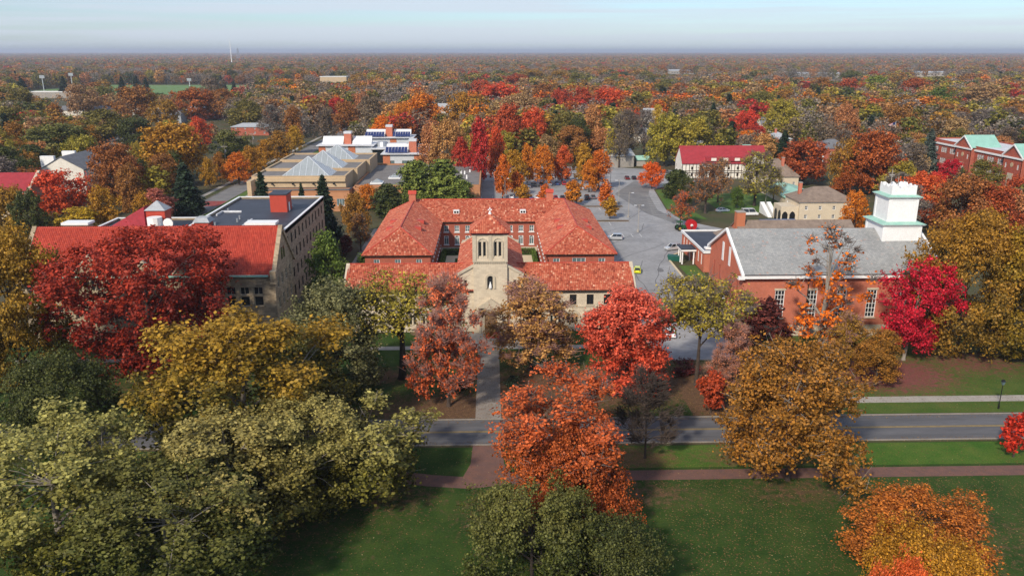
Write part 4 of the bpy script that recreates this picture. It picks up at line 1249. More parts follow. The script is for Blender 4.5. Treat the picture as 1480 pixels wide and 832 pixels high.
for i in range(7):
    xx, yy = rng0.uniform(-21, -5), rng0.uniform(24, 55)
    MB().cyl(xx, yy, 16.2, 17.0 + rng0.uniform(0, .5), .22, .22, 8).build('vent_pipe', 'metal_grey', Sx)

# ------------------------------------------------------------------ church
C_ = thing('brick_church', 'red brick church with long grey slate roof and square white wooden tower', 'church', (47.0, 142, 0))
LX, DY, EZ, RZ = 37.7, 23.0, 12.5, 18.2
cwn = []
for X in (54.2, 60.4, 66.0, 71.8, 77.6, 82.6):
    cwn += [dict(u=X - 47.0, z=3.6, w=1.85, h=5.4, nx=3, nz=6, rec=.18, sill='limestone'), dict(u=X - 47.0, z=.7, w=1.5, h=1.0, nx=2, nz=1, rec=.18)]
wall(C_, (0, 0, 0), 0, LX, EZ, 'brick_church', cwn)
for X in (54.2, 60.4, 66.0, 71.8, 77.6, 82.6): MB().box(X - 47.0 - 1.1, X - 47.0 + 1.1, -.06, .1, 9.02, 9.4).build('lintel', 'limestone', C_)
MB().box(-.05, LX + .05, -.14, -.003, 0, 2.1).build('foundation', 'limestone', C_)
wg = [dict(u=u, z=z, w=1.1, h=h_, nx=1, nz=1, fm='paint_white', pane='paint_white', rec=.06) for u, z, h_ in ((11.2, 11.8, 3.4), (14.8, 11.8, 3.4))]
wall(C_, (0, DY, 0), -math.pi / 2, DY, EZ, 'brick_church', [dict(u=u, z=6.4, w=1.2, h=3.6, nx=1, nz=1, fm='brick_red', pane='brick_red', rec=.15) for u in (3.5, 7.5, 15.5, 19.5)] + [dict(u=11.5, z=.4, w=1.9, h=4.4, nx=2, nz=1, pane='paint_white')] + row([4.5, 8, 15, 19], 1.2, 1.2, 3.2, nx=2, nz=4))
k = (RZ - EZ) / (DY / 2)
ga = MB()
ga.poly((0, DY, EZ), (0, 0, EZ), (0, DY / 2, RZ))
ga.build('gable_wall', 'brick_church', C_)
for u in (9.2, 13.8):                                    # tall white recessed panels high in the gable
    MB().box(-.10, -.003, u - .55, u + .55, 11.4, 15.2).build('gable_panel', 'paint_white', C_)
wall(C_, (LX, 0, 0), math.pi / 2, DY, EZ, 'brick_church', row([4, 8.5, 15, 19.5], 4, 1.8, 5, nx=3, nz=6), gable=(DY / 2, RZ - EZ))
wall(C_, (LX, DY, 0), math.pi, LX, EZ, 'brick_church', row(lin(4, 34, 6), 3.6, 1.85, 5.4, nx=3, nz=6))
gable_roof(C_, 0, LX, 0, DY, EZ, RZ - EZ, 'shingle_grey', over=.7, t=.2, tiles=dict(m='slate', tw=.38, tl=.34, lift=.03, curve=0, seed=9, jit=.004))
MB().box(-.4, LX + .4, -1.0, -.72, EZ - .95, EZ - .46).box(0, LX, -.718, -.02, EZ - .95, EZ - .82).build('cornice', 'paint_white', C_)
for xa, xb in ((-.55, -.1), (LX + .1, LX + .55)):
    rk = MB().prism([(-.95, EZ - .7), (DY / 2, RZ - .15), (DY + .95, EZ - .7), (DY + .95, EZ - .15), (DY / 2, RZ + .38), (-.95, EZ - .15)], xa, xb)
    rk.build('raking_board', 'paint_white', C_)
rkr = MB().box(-1.2, .0, -1.05, .35, EZ - 1.1, EZ - .72).box(-1.2, 0, DY - .35, DY + 1.05, EZ - 1.1, EZ - .72).build('eave_return', 'paint_white', C_)
MB().tube([(12.4, -.12, .2), (12.4, -.12, EZ - .8)], .1, 6).build('downpipe', 'wood_dark', C_)
tx, ty = 33.0, DY / 2
def tier(z0, z1, a, name, panel=True):
    t = MB().box(tx - a, tx + a, ty - a, ty + a, z0, z1).build(name, 'paint_white', C_)
    if panel:
        p_ = MB()
        for (dx, dy) in ((0, -1), (-1, 0), (1, 0), (0, 1)):
            for q in (-1, 1):
                ux, uy = (1, 0) if dx == 0 else (0, 1)
                c0 = Vector((tx + dx * a, ty + dy * a))
                e0 = c0 + Vector((ux, uy)) * q * (a - .28)
                p_.box(min(e0.x - abs(ux) * .3, e0.x - abs(dx) * .09), max(e0.x + abs(ux) * .3, e0.x + abs(dx) * .09), min(e0.y - abs(uy) * .3, e0.y - abs(dy) * .09), max(e0.y + abs(uy) * .3, e0.y + abs(dy) * .09), z0 + .3, z1 - .02)
            for zz in (z0 + .15, z1 - .45):
                p_.box(c0.x - (a - .6) * ux - abs(dx) * .07, c0.x + (a - .6) * ux + abs(dx) * .07, c0.y - (a - .6) * uy - abs(dy) * .07, c0.y + (a - .6) * uy + abs(dy) * .07, zz, zz + .42)
        p_.build('panel_frame', 'paint_white', t)
    return t
def cornice(z, a, nm='tower_cornice'):
    MB().frustum(tx, ty, z, z + .28, a + .35, a + .35, a + .62, a + .62).build(nm, 'paint_white', C_)
    MB().frustum(tx, ty, z + .283, z + .62, a + .64, a + .64, a - .3, a - .3).build('copper_flashing', 'copper_green', C_)
tier(15.0, 19.6, 3.75, 'tower_base')
cornice(19.6, 3.75)
tier(19.8, 24.8, 2.85, 'tower_stage')
cornice(24.8, 2.85)
tp_ = MB()                                                # waved parapet on top
aa, n = 2.45, 16
for dx, dy in ((0, -1), (1, 0), (0, 1), (-1, 0)):
    ux, uy = (1, 0) if dx == 0 else (0, 1)
    for j in range(n):
        s0, s1 = -aa + 2 * aa * j / n, -aa + 2 * aa * (j + 1) / n
        h0 = 27.0 + .30 * math.cos(s0 / aa * math.pi * 3) * (1 if abs(s0) < aa * .98 else 0) + (.25 if abs(s0) > aa * .85 else 0)
        h1 = 27.0 + .30 * math.cos(s1 / aa * math.pi * 3) * (1 if abs(s1) < aa * .98 else 0) + (.25 if abs(s1) > aa * .85 else 0)
        for off in (0, -.22):
            q0 = (tx + dx * (aa + off) + ux * s0, ty + dy * (aa + off) + uy * s0); q1 = (tx + dx * (aa + off) + ux * s1, ty + dy * (aa + off) + uy * s1)
            tp_.poly((*q0, 25.2), (*q1, 25.2), (*q1, h1), (*q0, h0))
        p0 = (tx + dx * aa + ux * s0, ty + dy * aa + uy * s0); p1 = (tx + dx * aa + ux * s1, ty + dy * aa + uy * s1)
        r0 = (p0[0] - dx * .22, p0[1] - dy * .22); r1 = (p1[0] - dx * .22, p1[1] - dy * .22)
        tp_.poly((*p0, h0), (*p1, h1), (*r1, h1), (*r0, h0))
tp_.build('tower_parapet', 'paint_white', C_)
MB().box(tx - 2.2, tx + 2.2, ty - 2.2, ty + 2.2, 25.3, 26.0).build('tower_deck', 'membrane_white', C_)
MB().cyl(tx - .2, ty - .5, 26.0, 26.6, .8, .7, 12).build('hatch', 'metal_grey', C_)
vn = MB(); vn.cyl(tx - 1.2, ty + .8, 26.0, 30.0, .06); vn.box(tx - 1.7, tx - .7, ty + .75, ty + .85, 28.7, 28.9); vn.box(tx - 1.25, tx - 1.15, ty + .3, ty + 1.3, 28.4, 28.55); vn.cyl(tx + .3, ty + .9, 26.0, 28.4, .06)
vn.build('weather_vane', 'concrete', C_)

# church house: low brick wing with dark flat roof beside it
Ax = thing('church_annex', 'low red brick annex with black flat roof and white porch beside the church', 'building', (52.0, 187.6, 0))
wn_ = row(lin(2.5, 21, 7), 1.4, 1.1, 2.8, nx=1, nz=2)
wall(Ax, (0, 23.5, 0), -math.pi / 2, 23.5, 5, 'brick_church', wn_)
wall(Ax, (0, 0, 0), 0, 12, 5, 'brick_church', row([3.2, 9], 1.4, 1.2, 2.4))
wall(Ax, (12, 0, 0), math.pi / 2, 23.5, 5, 'brick_church', wn_)
wall(Ax, (12, 23.5, 0), math.pi, 12, 5, 'brick_church')
flat_roof(Ax, -.3, 12.3, -.3, 23.8, 5.35, 'membrane_dark', ph=.3, pt=.2)
po = MB()
for a, b in ((-3.4, 8), (-3.4, 12), (-.5, 8), (-.5, 12), (-3.4, 10)): po.cyl(a, b, 0, 3.4, .2, .17, 8)
po.box(-3.8, -.02, 7.6, 12.4, 3.4, 3.9)
po.build('porch', 'paint_white', Ax)
MB().box(-3.9, -.02, 7.5, 12.5, 3.9, 4.1).build('porch_roof', 'membrane_dark', Ax)
sheet('lawn_patch', rect(47.4, 51.6, 176, 194), .03, 'grass_bright')

# ------------------------------------------------------------------ houses and other buildings
def chimney(b, x, y, z0, z1, m='brick_church', s=.5):
    c_ = MB().box(x - s, x + s, y - s, y + s, z0, z1).build('chimney', m, b)
    MB().box(x - s - .1, x + s + .1, y - s - .1, y + s + .1, z1, z1 + .2).build('cap', 'concrete', c_)
def house(name, label, X, Y, w, d, e, rise, wm, rm, roof='gable', axis='x', rz=0.0, rows=((1.2, 1.3), (4.0, 1.3)), nwin=4, ww=.95, chim=None, cat='house', fm='paint_white', group=None, trim=True):
    b = thing(name, label, cat, (X, Y, 0), rz, group)
    ws = [dict(u=u, z=z, w=ww, h=h_, fm=fm, nx=2, nz=2) for z, h_ in rows if z + h_ < e for u in lin(w * .12, w * .88, nwin)]
    ns = max(2, int(nwin * d / w))
    wd = [dict(u=u, z=z, w=ww, h=h_, fm=fm, nx=2, nz=2) for z, h_ in rows if z + h_ < e for u in lin(d * .16, d * .84, ns)]
    gx = (d / 2, rise) if roof == 'gable' and axis == 'x' else None
    gy = (w / 2, rise) if roof == 'gable' and axis == 'y' else None
    wall(b, (0, 0, 0), 0, w, e, wm, ws, gable=gy)
    wall(b, (w, 0, 0), math.pi / 2, d, e, wm, wd, gable=gx)
    wall(b, (w, d, 0), math.pi, w, e, wm, gable=gy)
    wall(b, (0, d, 0), -math.pi / 2, d, e, wm, wd, gable=gx)
    if roof == 'gable': gable_roof(b, 0, w, 0, d, e, rise, rm, axis)
    elif roof == 'hip': hip_roof(b, 0, w, 0, d, e + .1, rise, rm)
    else: flat_roof(b, -.1, w + .1, -.1, d + .1, e + .4, rm, ph=.4)
    if trim and roof != 'gable': MB().box(-.3, w + .3, -.3, -.003, e - .3, e - .08).build('eave_trim', 'paint_white', b)
    if chim: chimney(b, *chim)
    return b
b = house('cream_house', 'cream stucco house with brown hipped roof and arched end porch behind the church', 97.5, 246, 17.5, 13, 6.6, 3.8, 'stucco_cream', 'shingle_brown', 'hip', chim=(2.2, 7, 8, 11.6), nwin=4)
MB().box(-5.5, -.02, 1, 8, 0, 5.0).build('end_porch', 'stucco_cream', b)
for yy in (2.2, 5.6): MB().prism([(yy - 1.1, 0), (yy + 1.1, 0), (yy + 1.1, 2.6), (yy + .6, 3.4), (yy, 3.7), (yy - .6, 3.4), (yy - 1.1, 2.6)], -5.56, -5.49).build('arch_shade_panel', 'paint_black', b)  # solid black panels, the shade inside each arch put into their colour
for xx in (-4.2, -1.8): MB().prism([(xx - .9, 0), (xx + .9, 0), (xx + .9, 2.4), (xx + .5, 3.1), (xx, 3.4), (xx - .5, 3.1), (xx - .9, 2.4)], .93, .99, 'y').build('arch_shade_panel', 'paint_black', b)  # same black stand-ins for shade on the front arches
house('bungalow', 'cream cottage with steep brown pyramid roof behind the cream stucco house', 107, 312, 15, 13, 4.6, 6.2, 'stucco_cream', 'shingle_brown', 'hip', chim=(9.5, 4, 8, 11.5))
b = thing('covered_walk', 'low green roofed passage joining the cottage and the stucco house', 'building', (104, 268, 0))
box_walls(b, 0, 13, 0, 34, 0, 2.6, 'stucco_cream')
gable_roof(b, 0, 13, 0, 34, 2.6, 1.6, 'copper_green', 'y', over=.4)
st_ = thing('outdoor_stair', 'pair of white stair flights running down beside the cream stucco house', 'stair', (90.5, 254, 0))
for xx in (0, 2.2):
    s_ = MB()
    for kk in range(12): s_.box(xx, xx + 1.3, kk * .75, kk * .75 + .8, 0, .3 + kk * .3)
    s_.build('flight', 'paint_white', st_)
b = house('parish_wing', 'long low wing with pinkish brown gable roof directly behind the church ridge', 64, 196, 30, 14, 5.4, 4.2, 'brick_church', 'shingle_brown', 'gable', 'x', nwin=7)
chimney(b, .6, 6, 5, 12.2, 'brick_orange', 1.1)
MB().box(12, 22, 14.2, 24, 0, 6.2).build('rear_block', 'brick_church', b)
MB().box(11.8, 22.2, 14.1, 24.2, 6.203, 6.5).build('rear_roof', 'solar_blue', b)
MB().add([(-6, 3, 4), (12, 3, 4), (12, 15, 4), (-6, 15, 4), (3, 9, 9.0), (5, 9, 9.0)], [(0, 1, 5, 4), (1, 2, 5), (2, 3, 4, 5), (3, 0, 4)]).build('side_roof', 'shingle_brown', b)
b = house('half_timbered_hall', 'half timbered hall with long crimson roof and cross gable beyond the parking lot', 81, 336, 36, 13, 7.0, 6.2, 'stucco_white', 'shingle_red', 'gable', 'x', nwin=8, fm='wood_dark')
tb = MB()
for xx in lin(0, 35.8, 25): tb.box(xx, xx + .22, -.1, -.003, 0, 7)
for zz in (0.2, 2.6, 3.4, 6.6): tb.box(0, 36, -.13, -.103, zz, zz + .25)
tb.build('timber_frame', 'wood_dark', b)
wall(b, (26, -4, 0), 0, 9, 7, 'stucco_white', row(lin(1.5, 7.5, 3), 4.2, 1.2, 1.6, fm='wood_dark') + row(lin(1.5, 7.5, 3), 1.2, 1.2, 1.6, fm='wood_dark'), gable=(4.5, 5))
wall(b, (35, -4, 0), math.pi / 2, 4, 7, 'stucco_white'); wall(b, (26, 0, 0), -math.pi / 2, 4, 7, 'stucco_white')
gable_roof(b, 26, 35, -4, 8, 7, 5, 'shingle_red', 'y', name='cross_gable_roof')
tb = MB()
for xx in lin(26, 34.8, 9): tb.box(xx, xx + .22, -4.1, -4.003, 0, 7)
for zz in (0.2, 3.4, 6.7): tb.box(26, 35, -4.13, -4.103, zz, zz + .25)
for dx in (-3, -1.5, 0, 1.5, 3): tb.box(30.5 + dx - .1, 30.5 + dx + .1, -4.1, -4.003, 7, 7 + 5 * (1 - abs(dx) / 4.5) - .3)
tb.build('timber_frame', 'wood_dark', b)
dm = MB().box(10, 25, -.6, 3.5, 7.6, 9.2).build('dormer', 'shingle_red', b)
for xx in (12, 17, 22): MB().box(xx, xx + 2.2, -.68, -.61, 7.8, 9.0).build('dormer_window', 'stucco_white', dm)
MB().box(27.5, 31, 7, 8.5, 12, 13.6).build('roof_vent', 'copper_green', b)
house('pale_green_house', 'pale green house with light grey roof behind the dark spruce', 148, 425, 12, 11, 7.5, 3.2, 'stucco_cream', 'shingle_pale', 'hip', nwin=3, chim=(5, 5, 9, 12.5))
b = house('red_brick_house', 'red brick house with slate blue roof and white porch among the maples', 160, 386, 15, 12, 7.2, 3.6, 'brick_red', 'shingle_grey', 'hip', nwin=4)
MB().box(-5, 1, -3, -.02, 3.2, 3.6).box(-4.8, -4.5, -2.8, -2.5, 0, 3.2).box(-2, -1.7, -2.8, -2.5, 0, 3.2).box(.6, .9, -2.8, -2.5, 0, 3.2).build('porch', 'paint_white', b)
house('grey_house', 'pale grey roofed house half hidden behind the red brick house', 140, 408, 12, 10, 5.2, 2.6, 'stucco_white', 'shingle_pale', 'hip', nwin=3)
house('blue_gabled_house', 'tan roofed house with a blue gable behind the crimson roofed hall', 98, 408, 14, 11, 6, 5, 'paint_grey', 'shingle_brown', 'gable', 'y', nwin=3)
b = house('shed', 'weathered grey shed with a lean roof at the far edge of the parking lot', 55, 371, 12.5, 10, 5.5, 2.4, 'concrete', 'shingle_pale', 'gable', 'x', rows=(), rz=R(14), cat='shed')
house('small_green_shed', 'small teal roofed shed beside the grey shed', 69, 377, 6, 6, 3, 1.4, 'concrete', 'copper_green', 'gable', 'x', rows=(), cat='shed')
house('lot_hut', 'small pale hut at the far corner of the parking lot', -4, 376, 6, 5, 3, 1.2, 'stucco_white', 'shingle_brown', 'gable', 'y', rows=(), cat='hut')
# brick school
Sc = thing('brick_school', 'long red brick school with white window bands and green pedimented entrances', 'school', (206, 372, 0))
def school_rows(us): return [dict(u=u + q, z=z, w=1.35, h=2.3, nx=2, nz=3, rec=.15) for u in us for q in (-1.5, 0, 1.5) for z in (3.4, 8.2)]
us1 = [5.5, 12.5, 19.5]; us2 = [40.5, 47.5, 54.5, 61.5, 68.5, 75.5, 82.5]
wall(Sc, (0, 0, 0), -math.pi / 2, 92, 12.4, 'brick_red', school_rows(us1 + us2) + row([27, 33], 8.4, 1.2, 2.2, pane='pane_sky'))
wall(Sc, (0, -92, 0), 0, 22, 12.4, 'brick_red', row(lin(3, 19, 5), 3.4, 1.35, 2.3) + row(lin(3, 19, 5), 8.2, 1.35, 2.3))
wall(Sc, (22, -92, 0), math.pi / 2, 92, 12.4, 'brick_red')
wall(Sc, (22, 0, 0), math.pi, 22, 12.4, 'brick_red')
flat_roof(Sc, 0, 22, -92, 0, 13.4, 'membrane_white', ph=.9, wallm='brick_red', cop='brick_red')
MB().box(-.5, -.003, -92.4, .4, 11.5, 12.2).build('cornice', 'paint_white', Sc)
MB().box(-.2, -.003, -92, 0, 1.6, 2.0).build('string_course', 'limestone', Sc)
for yc in (-30, -64):
    e_ = wall(Sc, (-1.6, yc + 6, 0), -math.pi / 2, 12, 12.6, 'brick_red', row([2.2, 9.8], 8.0, 1.0, 2.0), gable=(6, 4), name='entrance_bay')
    MB().box(-1.6, 0, yc + 5.6, yc + 6, 0, 12.6).box(-1.6, 0, yc - 6, yc - 5.6, 0, 12.6).build('entrance_side', 'brick_red', e_)
    MB().prism([(yc - 6.6, 12.3), (yc, 17.0), (yc + 6.6, 12.3), (yc + 6.6, 12.9), (yc, 17.6), (yc - 6.6, 12.9)], -2.2, -1.6).box(-2.1, -1.605, yc - 6.3, yc + 6.3, 11.9, 12.5).build('pediment_frame', 'paint_white', e_)
    MB().add([(-2.0, yc - 6.7, 12.9), (-2.0, yc, 17.7), (-2.0, yc + 6.7, 12.9), (11, yc - 6.7, 12.9), (11, yc, 17.7), (11, yc + 6.7, 12.9)], [(0, 1, 4, 3), (1, 2, 5, 4), (3, 4, 5)]).build('gable_roof', 'copper_bright', e_)
    for zz, rr in ((9.5, .9),):
        MB().tube([(-1.75, yc, zz), (-1.6, yc, zz)], rr, 12).build('roundel', 'concrete_tan', e_)
    MB().box(-1.85, -1.603, yc - 1.6, yc + 1.6, 0, 6.2).build('door_surround', 'limestone', e_)

# library with glass pyramid skylights
Lb = thing('library', 'low tan library with stepped flat roofs and three glass pyramid skylights', 'building', (-48, 274, 0))
zt = 10.5
tiers_ = [((-34, -2, 0, 16), zt), ((-33.5, -.5, 16, 37), zt + .4), ((-33.5, 1, 37, 58), zt + .8)]
for i, ((a, b_, c_, d_), z_) in enumerate(tiers_):
    box_walls(Lb, a, b_, c_, d_, 0, z_, 'concrete_tan', [dict(u=u, z=.9, w=.7, h=.7, nx=1, nz=1, fm='concrete_tan') for u in lin(4, 28, 5)] if i == 9 else ())
    flat_roof(Lb, a - .02, b_ + .02, c_ - .02 + (.03 if i else 0), d_, z_ + .6, 'membrane_grey', cop='concrete_tan', ph=1.0, pt=.5, wallm='concrete_tan')
for xx in (-27, -20, -13, -6): MB().tube([(xx, -.9, 8.6), (xx, -.0, 8.6)], .3, 10).build('scupper', 'paint_black', Lb)
for (yc, ax) in ((8, -16), (26, -14.5), (46, -13)):
    h_ = 6.4
    py = MB(); a_ = 8.6
    z_ = zt
    vs = [(ax - a_, yc - a_ * .78, z_), (ax + a_, yc - a_ * .78, z_), (ax + a_, yc + a_ * .78, z_), (ax - a_, yc + a_ * .78, z_), (ax, yc, z_ + h_)]
    py.add(vs, [(0, 1, 4), (1, 2, 4), (2, 3, 4), (3, 0, 4)])
    p_ = py.build('glass_pyramid', 'skylight', Lb)
    bars = MB()
    for e0, e1 in ((0, 1), (1, 2), (2, 3), (3, 0)):
        for f in lin(0, 1, 9):
            s0 = Vector(vs[e0]).lerp(Vector(vs[e1]), f)
            mid_ = Vector(vs[e0]).lerp(Vector(vs[e1]), .5)
            top_f = 1 - abs(f - .5) * 2
            up = s0 + (Vector(vs[4]) - mid_) * max(.02, top_f)
            bars.tube([s0, up], .09, 4)
        bars.tube([vs[e0], vs[4]], .14, 4)
    bars.build('glazing_bars', 'metal_panel', p_)
bw = [dict(u=u, z=2.0, w=2.6, h=2.4, nx=3, nz=1, pane='pane_sky') for u in (3, 9, 15, 26)]
box_walls(Lb, -29, 0.1, -6, 2, 0, 7.0, 'brick_banded', bw)
flat_roof(Lb, -29.1, .16, -6.1, -.03, 7.2, 'membrane_grey', cop='membrane_dark', ph=.3, wallm='brick_banded')
MB().box(-34, -32.6, -6, -.02, 0, 10.4).box(-32.58, -2, -.9, -.03, 9.4, 10.4).build('portal_frame', 'concrete_tan', Lb)
box_walls(Lb, .2, 44, 4, 60, 0, 7.0, 'brick_banded', [dict(u=4, z=2.2, w=3.0, h=3.2, nx=2, nz=2), dict(u=30, z=2.2, w=3.0, h=3.2, nx=2, nz=2)])
box_walls(Lb, .3, 14, 0.2, 4, 0, 6.8, 'brick_banded', [dict(u=8, z=1.8, w=2.8, h=3.4, nx=2, nz=2)])
flat_roof(Lb, .18, 44.1, 3.9, 60.1, 7.2, 'membrane_grey', cop='brick_banded', ph=.5, wallm='brick_banded')
flat_roof(Lb, .28, 14.05, .1, 3.88, 7.0, 'membrane_grey', cop='brick_banded', ph=.4, wallm='brick_banded')
for xx, yy in ((7, 12), (12, 24)):
    s_ = MB().box(xx - 2.2, xx + 2.2, yy - 2.2, yy + 2.2, 6.6, 7.2).build('roof_light', 'paint_white', Lb)
    MB().frustum(xx, yy, 7.2, 8.4, 2.0, 2.0, .1, .1).build('dome', 'skylight', s_)
for i in range(18):
    xx, yy = rng0.uniform(16, 40), rng0.uniform(6, 40)
    MB().cyl(xx, yy, 6.6, 7.5 + rng0.uniform(0, .8), .35, .25, 8).build('roof_vent', 'paint_white', Lb)

# science building with white monitors and solar panels
Sb = thing('science_building', 'modern orange and grey building with white roof monitors and blue solar panels', 'building', (-84, 372, 0))
def pavilion(x, y, w, d, h_, panels):
    ws = [dict(u=u, z=1.4, w=2.6, h=2.2, nx=2, nz=1, fm='metal_grey', pane='pane_sky') for u in lin(w * .15, w * .85, max(2, int(w / 6)))]
    box_walls(Sb, x, x + w, y, y + d, 0, h_, 'metal_panel', ws)
    MB().box(x - 1, x + w + 1, y - 1.2, y + d, h_, h_ + .35).build('roof_slab', 'membrane_white', Sb)
    MB().box(x - .06, x + 3.2, y - .1, y - .003, 0, h_).build('brick_bay', 'brick_orange', Sb)
    MB().box(x + w * .55, x + w * .55 + 3.4, y - .12, y - .003, 0, h_).build('brick_bay', 'brick_orange', Sb)
    MB().box(x + w * .45, x + w * .45 + 3.4, y + 4.5, y + 8.5, h_, h_ + 5.4).build('brick_stack', 'brick_church', Sb)
    MB().box(x + w * .45 - .1, x + w * .45 + 3.5, y + 4.4, y + 8.6, h_ + 5.4, h_ + 6.4).build('stack_top', 'membrane_white', Sb)
    for xa, xb in ((x + 1, x + w * .43), (x + w * .45 + 4, x + w - 1)):
        MB().prism([(y + 4, h_ + .35), (y + 8.2, h_ + 3.9), (y + 8.6, h_ + 3.9), (y + 8.6, h_ + .35)], xa, xb).build('roof_monitor', 'paint_white', Sb)
        if panels:
            pn = MB(); n_ = max(2, int((xb - xa) / 1.3))
            for i in range(n_):
                for j in range(2):
                    a0, a1 = xa + (xb - xa) * i / n_ + .05, xa + (xb - xa) * (i + 1) / n_ - .05
                    f0, f1 = .0 + j * .5, .48 + j * .5
                    P_ = lambda f, a: (a, y + .2 + f * 3.6, h_ + .9 + f * 2.2)
                    pn.slab([P_(f0, a0), P_(f0, a1), P_(f1, a1), P_(f1, a0)], .08)
            pn.build('solar_panels', 'solar_blue', Sb, 'stuff')
pavilion(0, 22, 26, 18, 8, False)
pavilion(34, 0, 26, 16, 6.5, True)
pavilion(16, 58, 26, 16, 8, True)
box_walls(Sb, 26.5, 40, 20, 44, 0, 6.5, 'pane_dark')
MB().box(25, 41, 19, 45, 6.5, 7.0).build('link_roof', 'membrane_white', Sb)
MB().box(33, 37.5, 18.4, 19.6, 0, 6.4).build('brick_bay', 'brick_orange', Sb)
MB().cyl(30, 30, 7, 9.2, 3.2, 2.4, 14).build('drum', 'metal_grey', Sb)

# chapel with lead cupola, and the buildings scattered through the trees on that side
b = house('chapel', 'cream chapel with dark red roof and slender lead cupola beyond the stone hall', -190, 250, 46, 14, 10.8, 4.2, 'stucco_cream', 'shingle_red', 'gable', 'x', rows=((4, 4.5),), nwin=6, ww=1.4, cat='chapel', fm='limestone')
cu = MB().box(26, 29.6, 5.2, 8.8, 13.5, 16).build('cupola', 'metal_grey', b)
MB().frustum(27.8, 7, 16, 20.5, 1.9, 1.9, .8, .8).cyl(27.8, 7, 20.5, 21.6, .95, .5, 10).cyl(27.8, 7, 21.6, 23.6, .25, .03, 6).build('spire', 'metal_grey', cu)
MB().prism([(-.8, 10.6), (7, 15.9), (14.8, 10.6), (14.8, 9.8), (7, 15.0), (-.8, 9.8)], 45.7, 46.5).build('gable_coping', 'limestone', b)
b = house('slate_roofed_house', 'house with blue grey slate roof and white end parapets near the chapel', -170, 305, 16, 22, 9.5, 4.5, 'stucco_white', 'shingle_grey', 'gable', 'y', nwin=4)
for yy in (2, 18): MB().box(-.6, 4.5, yy, yy + 1.4, 9, 14.2).build('end_parapet', 'paint_white', b)
FAR = [('low_grey_hall', 'long low grey roofed hall among the olive trees on the chapel side', 128, 168, 46, 12, 5, 3, 'stucco_white', 'shingle_grey', 'gable'),
       ('white_roofed_block', 'flat white roofed block in the trees short of the playing field', 210, 167, 24, 14, 5, 0, 'stucco_white', 'membrane_white', 'flat'),
       ('curved_roof_pavilion', 'pale pavilion with light grey roof and brick base short of the playing field', 286, 172, 36, 18, 5.5, 3.4, 'brick_red', 'shingle_pale', 'hip'),
       ('brick_cottage', 'brick cottage with pale shallow roof across the street from the library', 362, 196, 24, 12, 5.5, 2, 'brick_red', 'shingle_pale', 'hip'),
       ('dark_roofed_house', 'dark grey roofed house between orange trees on the chapel side', 165, 220, 20, 12, 6, 3, 'stucco_white', 'shingle_grey', 'gable'),
       ('slate_blue_house', 'small slate blue roofed house beyond the big amber tree', 245, 178, 18, 12, 6, 3, 'paint_grey', 'shingle_grey', 'gable'),
       ('tan_works', 'tan industrial block with white roof edge beyond the far woods', 482, 122, 44, 30, 12, 0, 'concrete_tan', 'membrane_white', 'flat'),
       ('white_gable_house', 'white gabled house deep in the orange woods behind the lot', 645, 168, 14, 11, 6, 4, 'stucco_white', 'shingle_pale', 'gable'),
       ('grey_gable_house', 'grey gabled house in the woods beyond the yellow trees', 944, 178, 14, 11, 6.5, 4, 'stucco_white', 'shingle_pale', 'gable'),
       ('white_cottage', 'small white cottage behind the tall bare trees beyond the shed', 930, 205, 9, 8, 5, 3, 'stucco_white', 'shingle_grey', 'gable'),
       ('far_white_house', 'white house with grey roof in the woods behind the pale green house', 1112, 192, 12, 10, 6, 4, 'stucco_white', 'shingle_grey', 'gable'),
       ('stadium_stand', 'low grey stand beside the floodlit playing field', 78, 142, 60, 14, 7, 0, 'concrete', 'membrane_white', 'flat')]
FOOT = [(-120, 30, 100, 240), (28, 70, 107, 385), (-95, -30, 255, 345), (-90, -18, 365, 455), (-30, 62, 225, 388), (-110, -86, 200, 640), (96, 122, 240, 330), (78, 120, 330, 352), (60, 100, 190, 225),
        (204, 232, 276, 375), (-192, -140, 246, 268), (-172, -150, 302, 330), (145, 164, 420, 440), (156, 178, 380, 402), (138, 155, 405, 420), (96, 114, 405, 422), (84, 118, 252, 312)]
for nm, lb, px, py, w, d, e, rise, wm, rm, rf in FAR:
    X, Y = g(px, py)
    house(nm, lb, X - w / 2, Y, w, d, e, rise or 3, wm, rm, rf, 'x', nwin=max(3, int(w / 6)), cat='building' if rf == 'flat' else 'house')
    FOOT.append((X - w / 2 - 3, X + w / 2 + 3, Y - 22, Y + d + 3))
for i, (px, py, w) in enumerate(((1160, 112, 45), (1205, 112, 60), (1345, 110, 70), (985, 107, 60))):
    X, Y = g(px, py)
    house('greenhouse_shed', ('long white greenhouse shed in the open fields beyond the town woods'), X - w / 2, Y, w, 30, 7, 3, 'concrete', 'shingle_pale', 'gable', 'x', rows=((1.5, 2.5),), nwin=8, ww=4, cat='shed', group='white sheds in the far fields')
    FOOT.append((X - w / 2 - 10, X + w / 2 + 10, Y - 90, Y + 40))

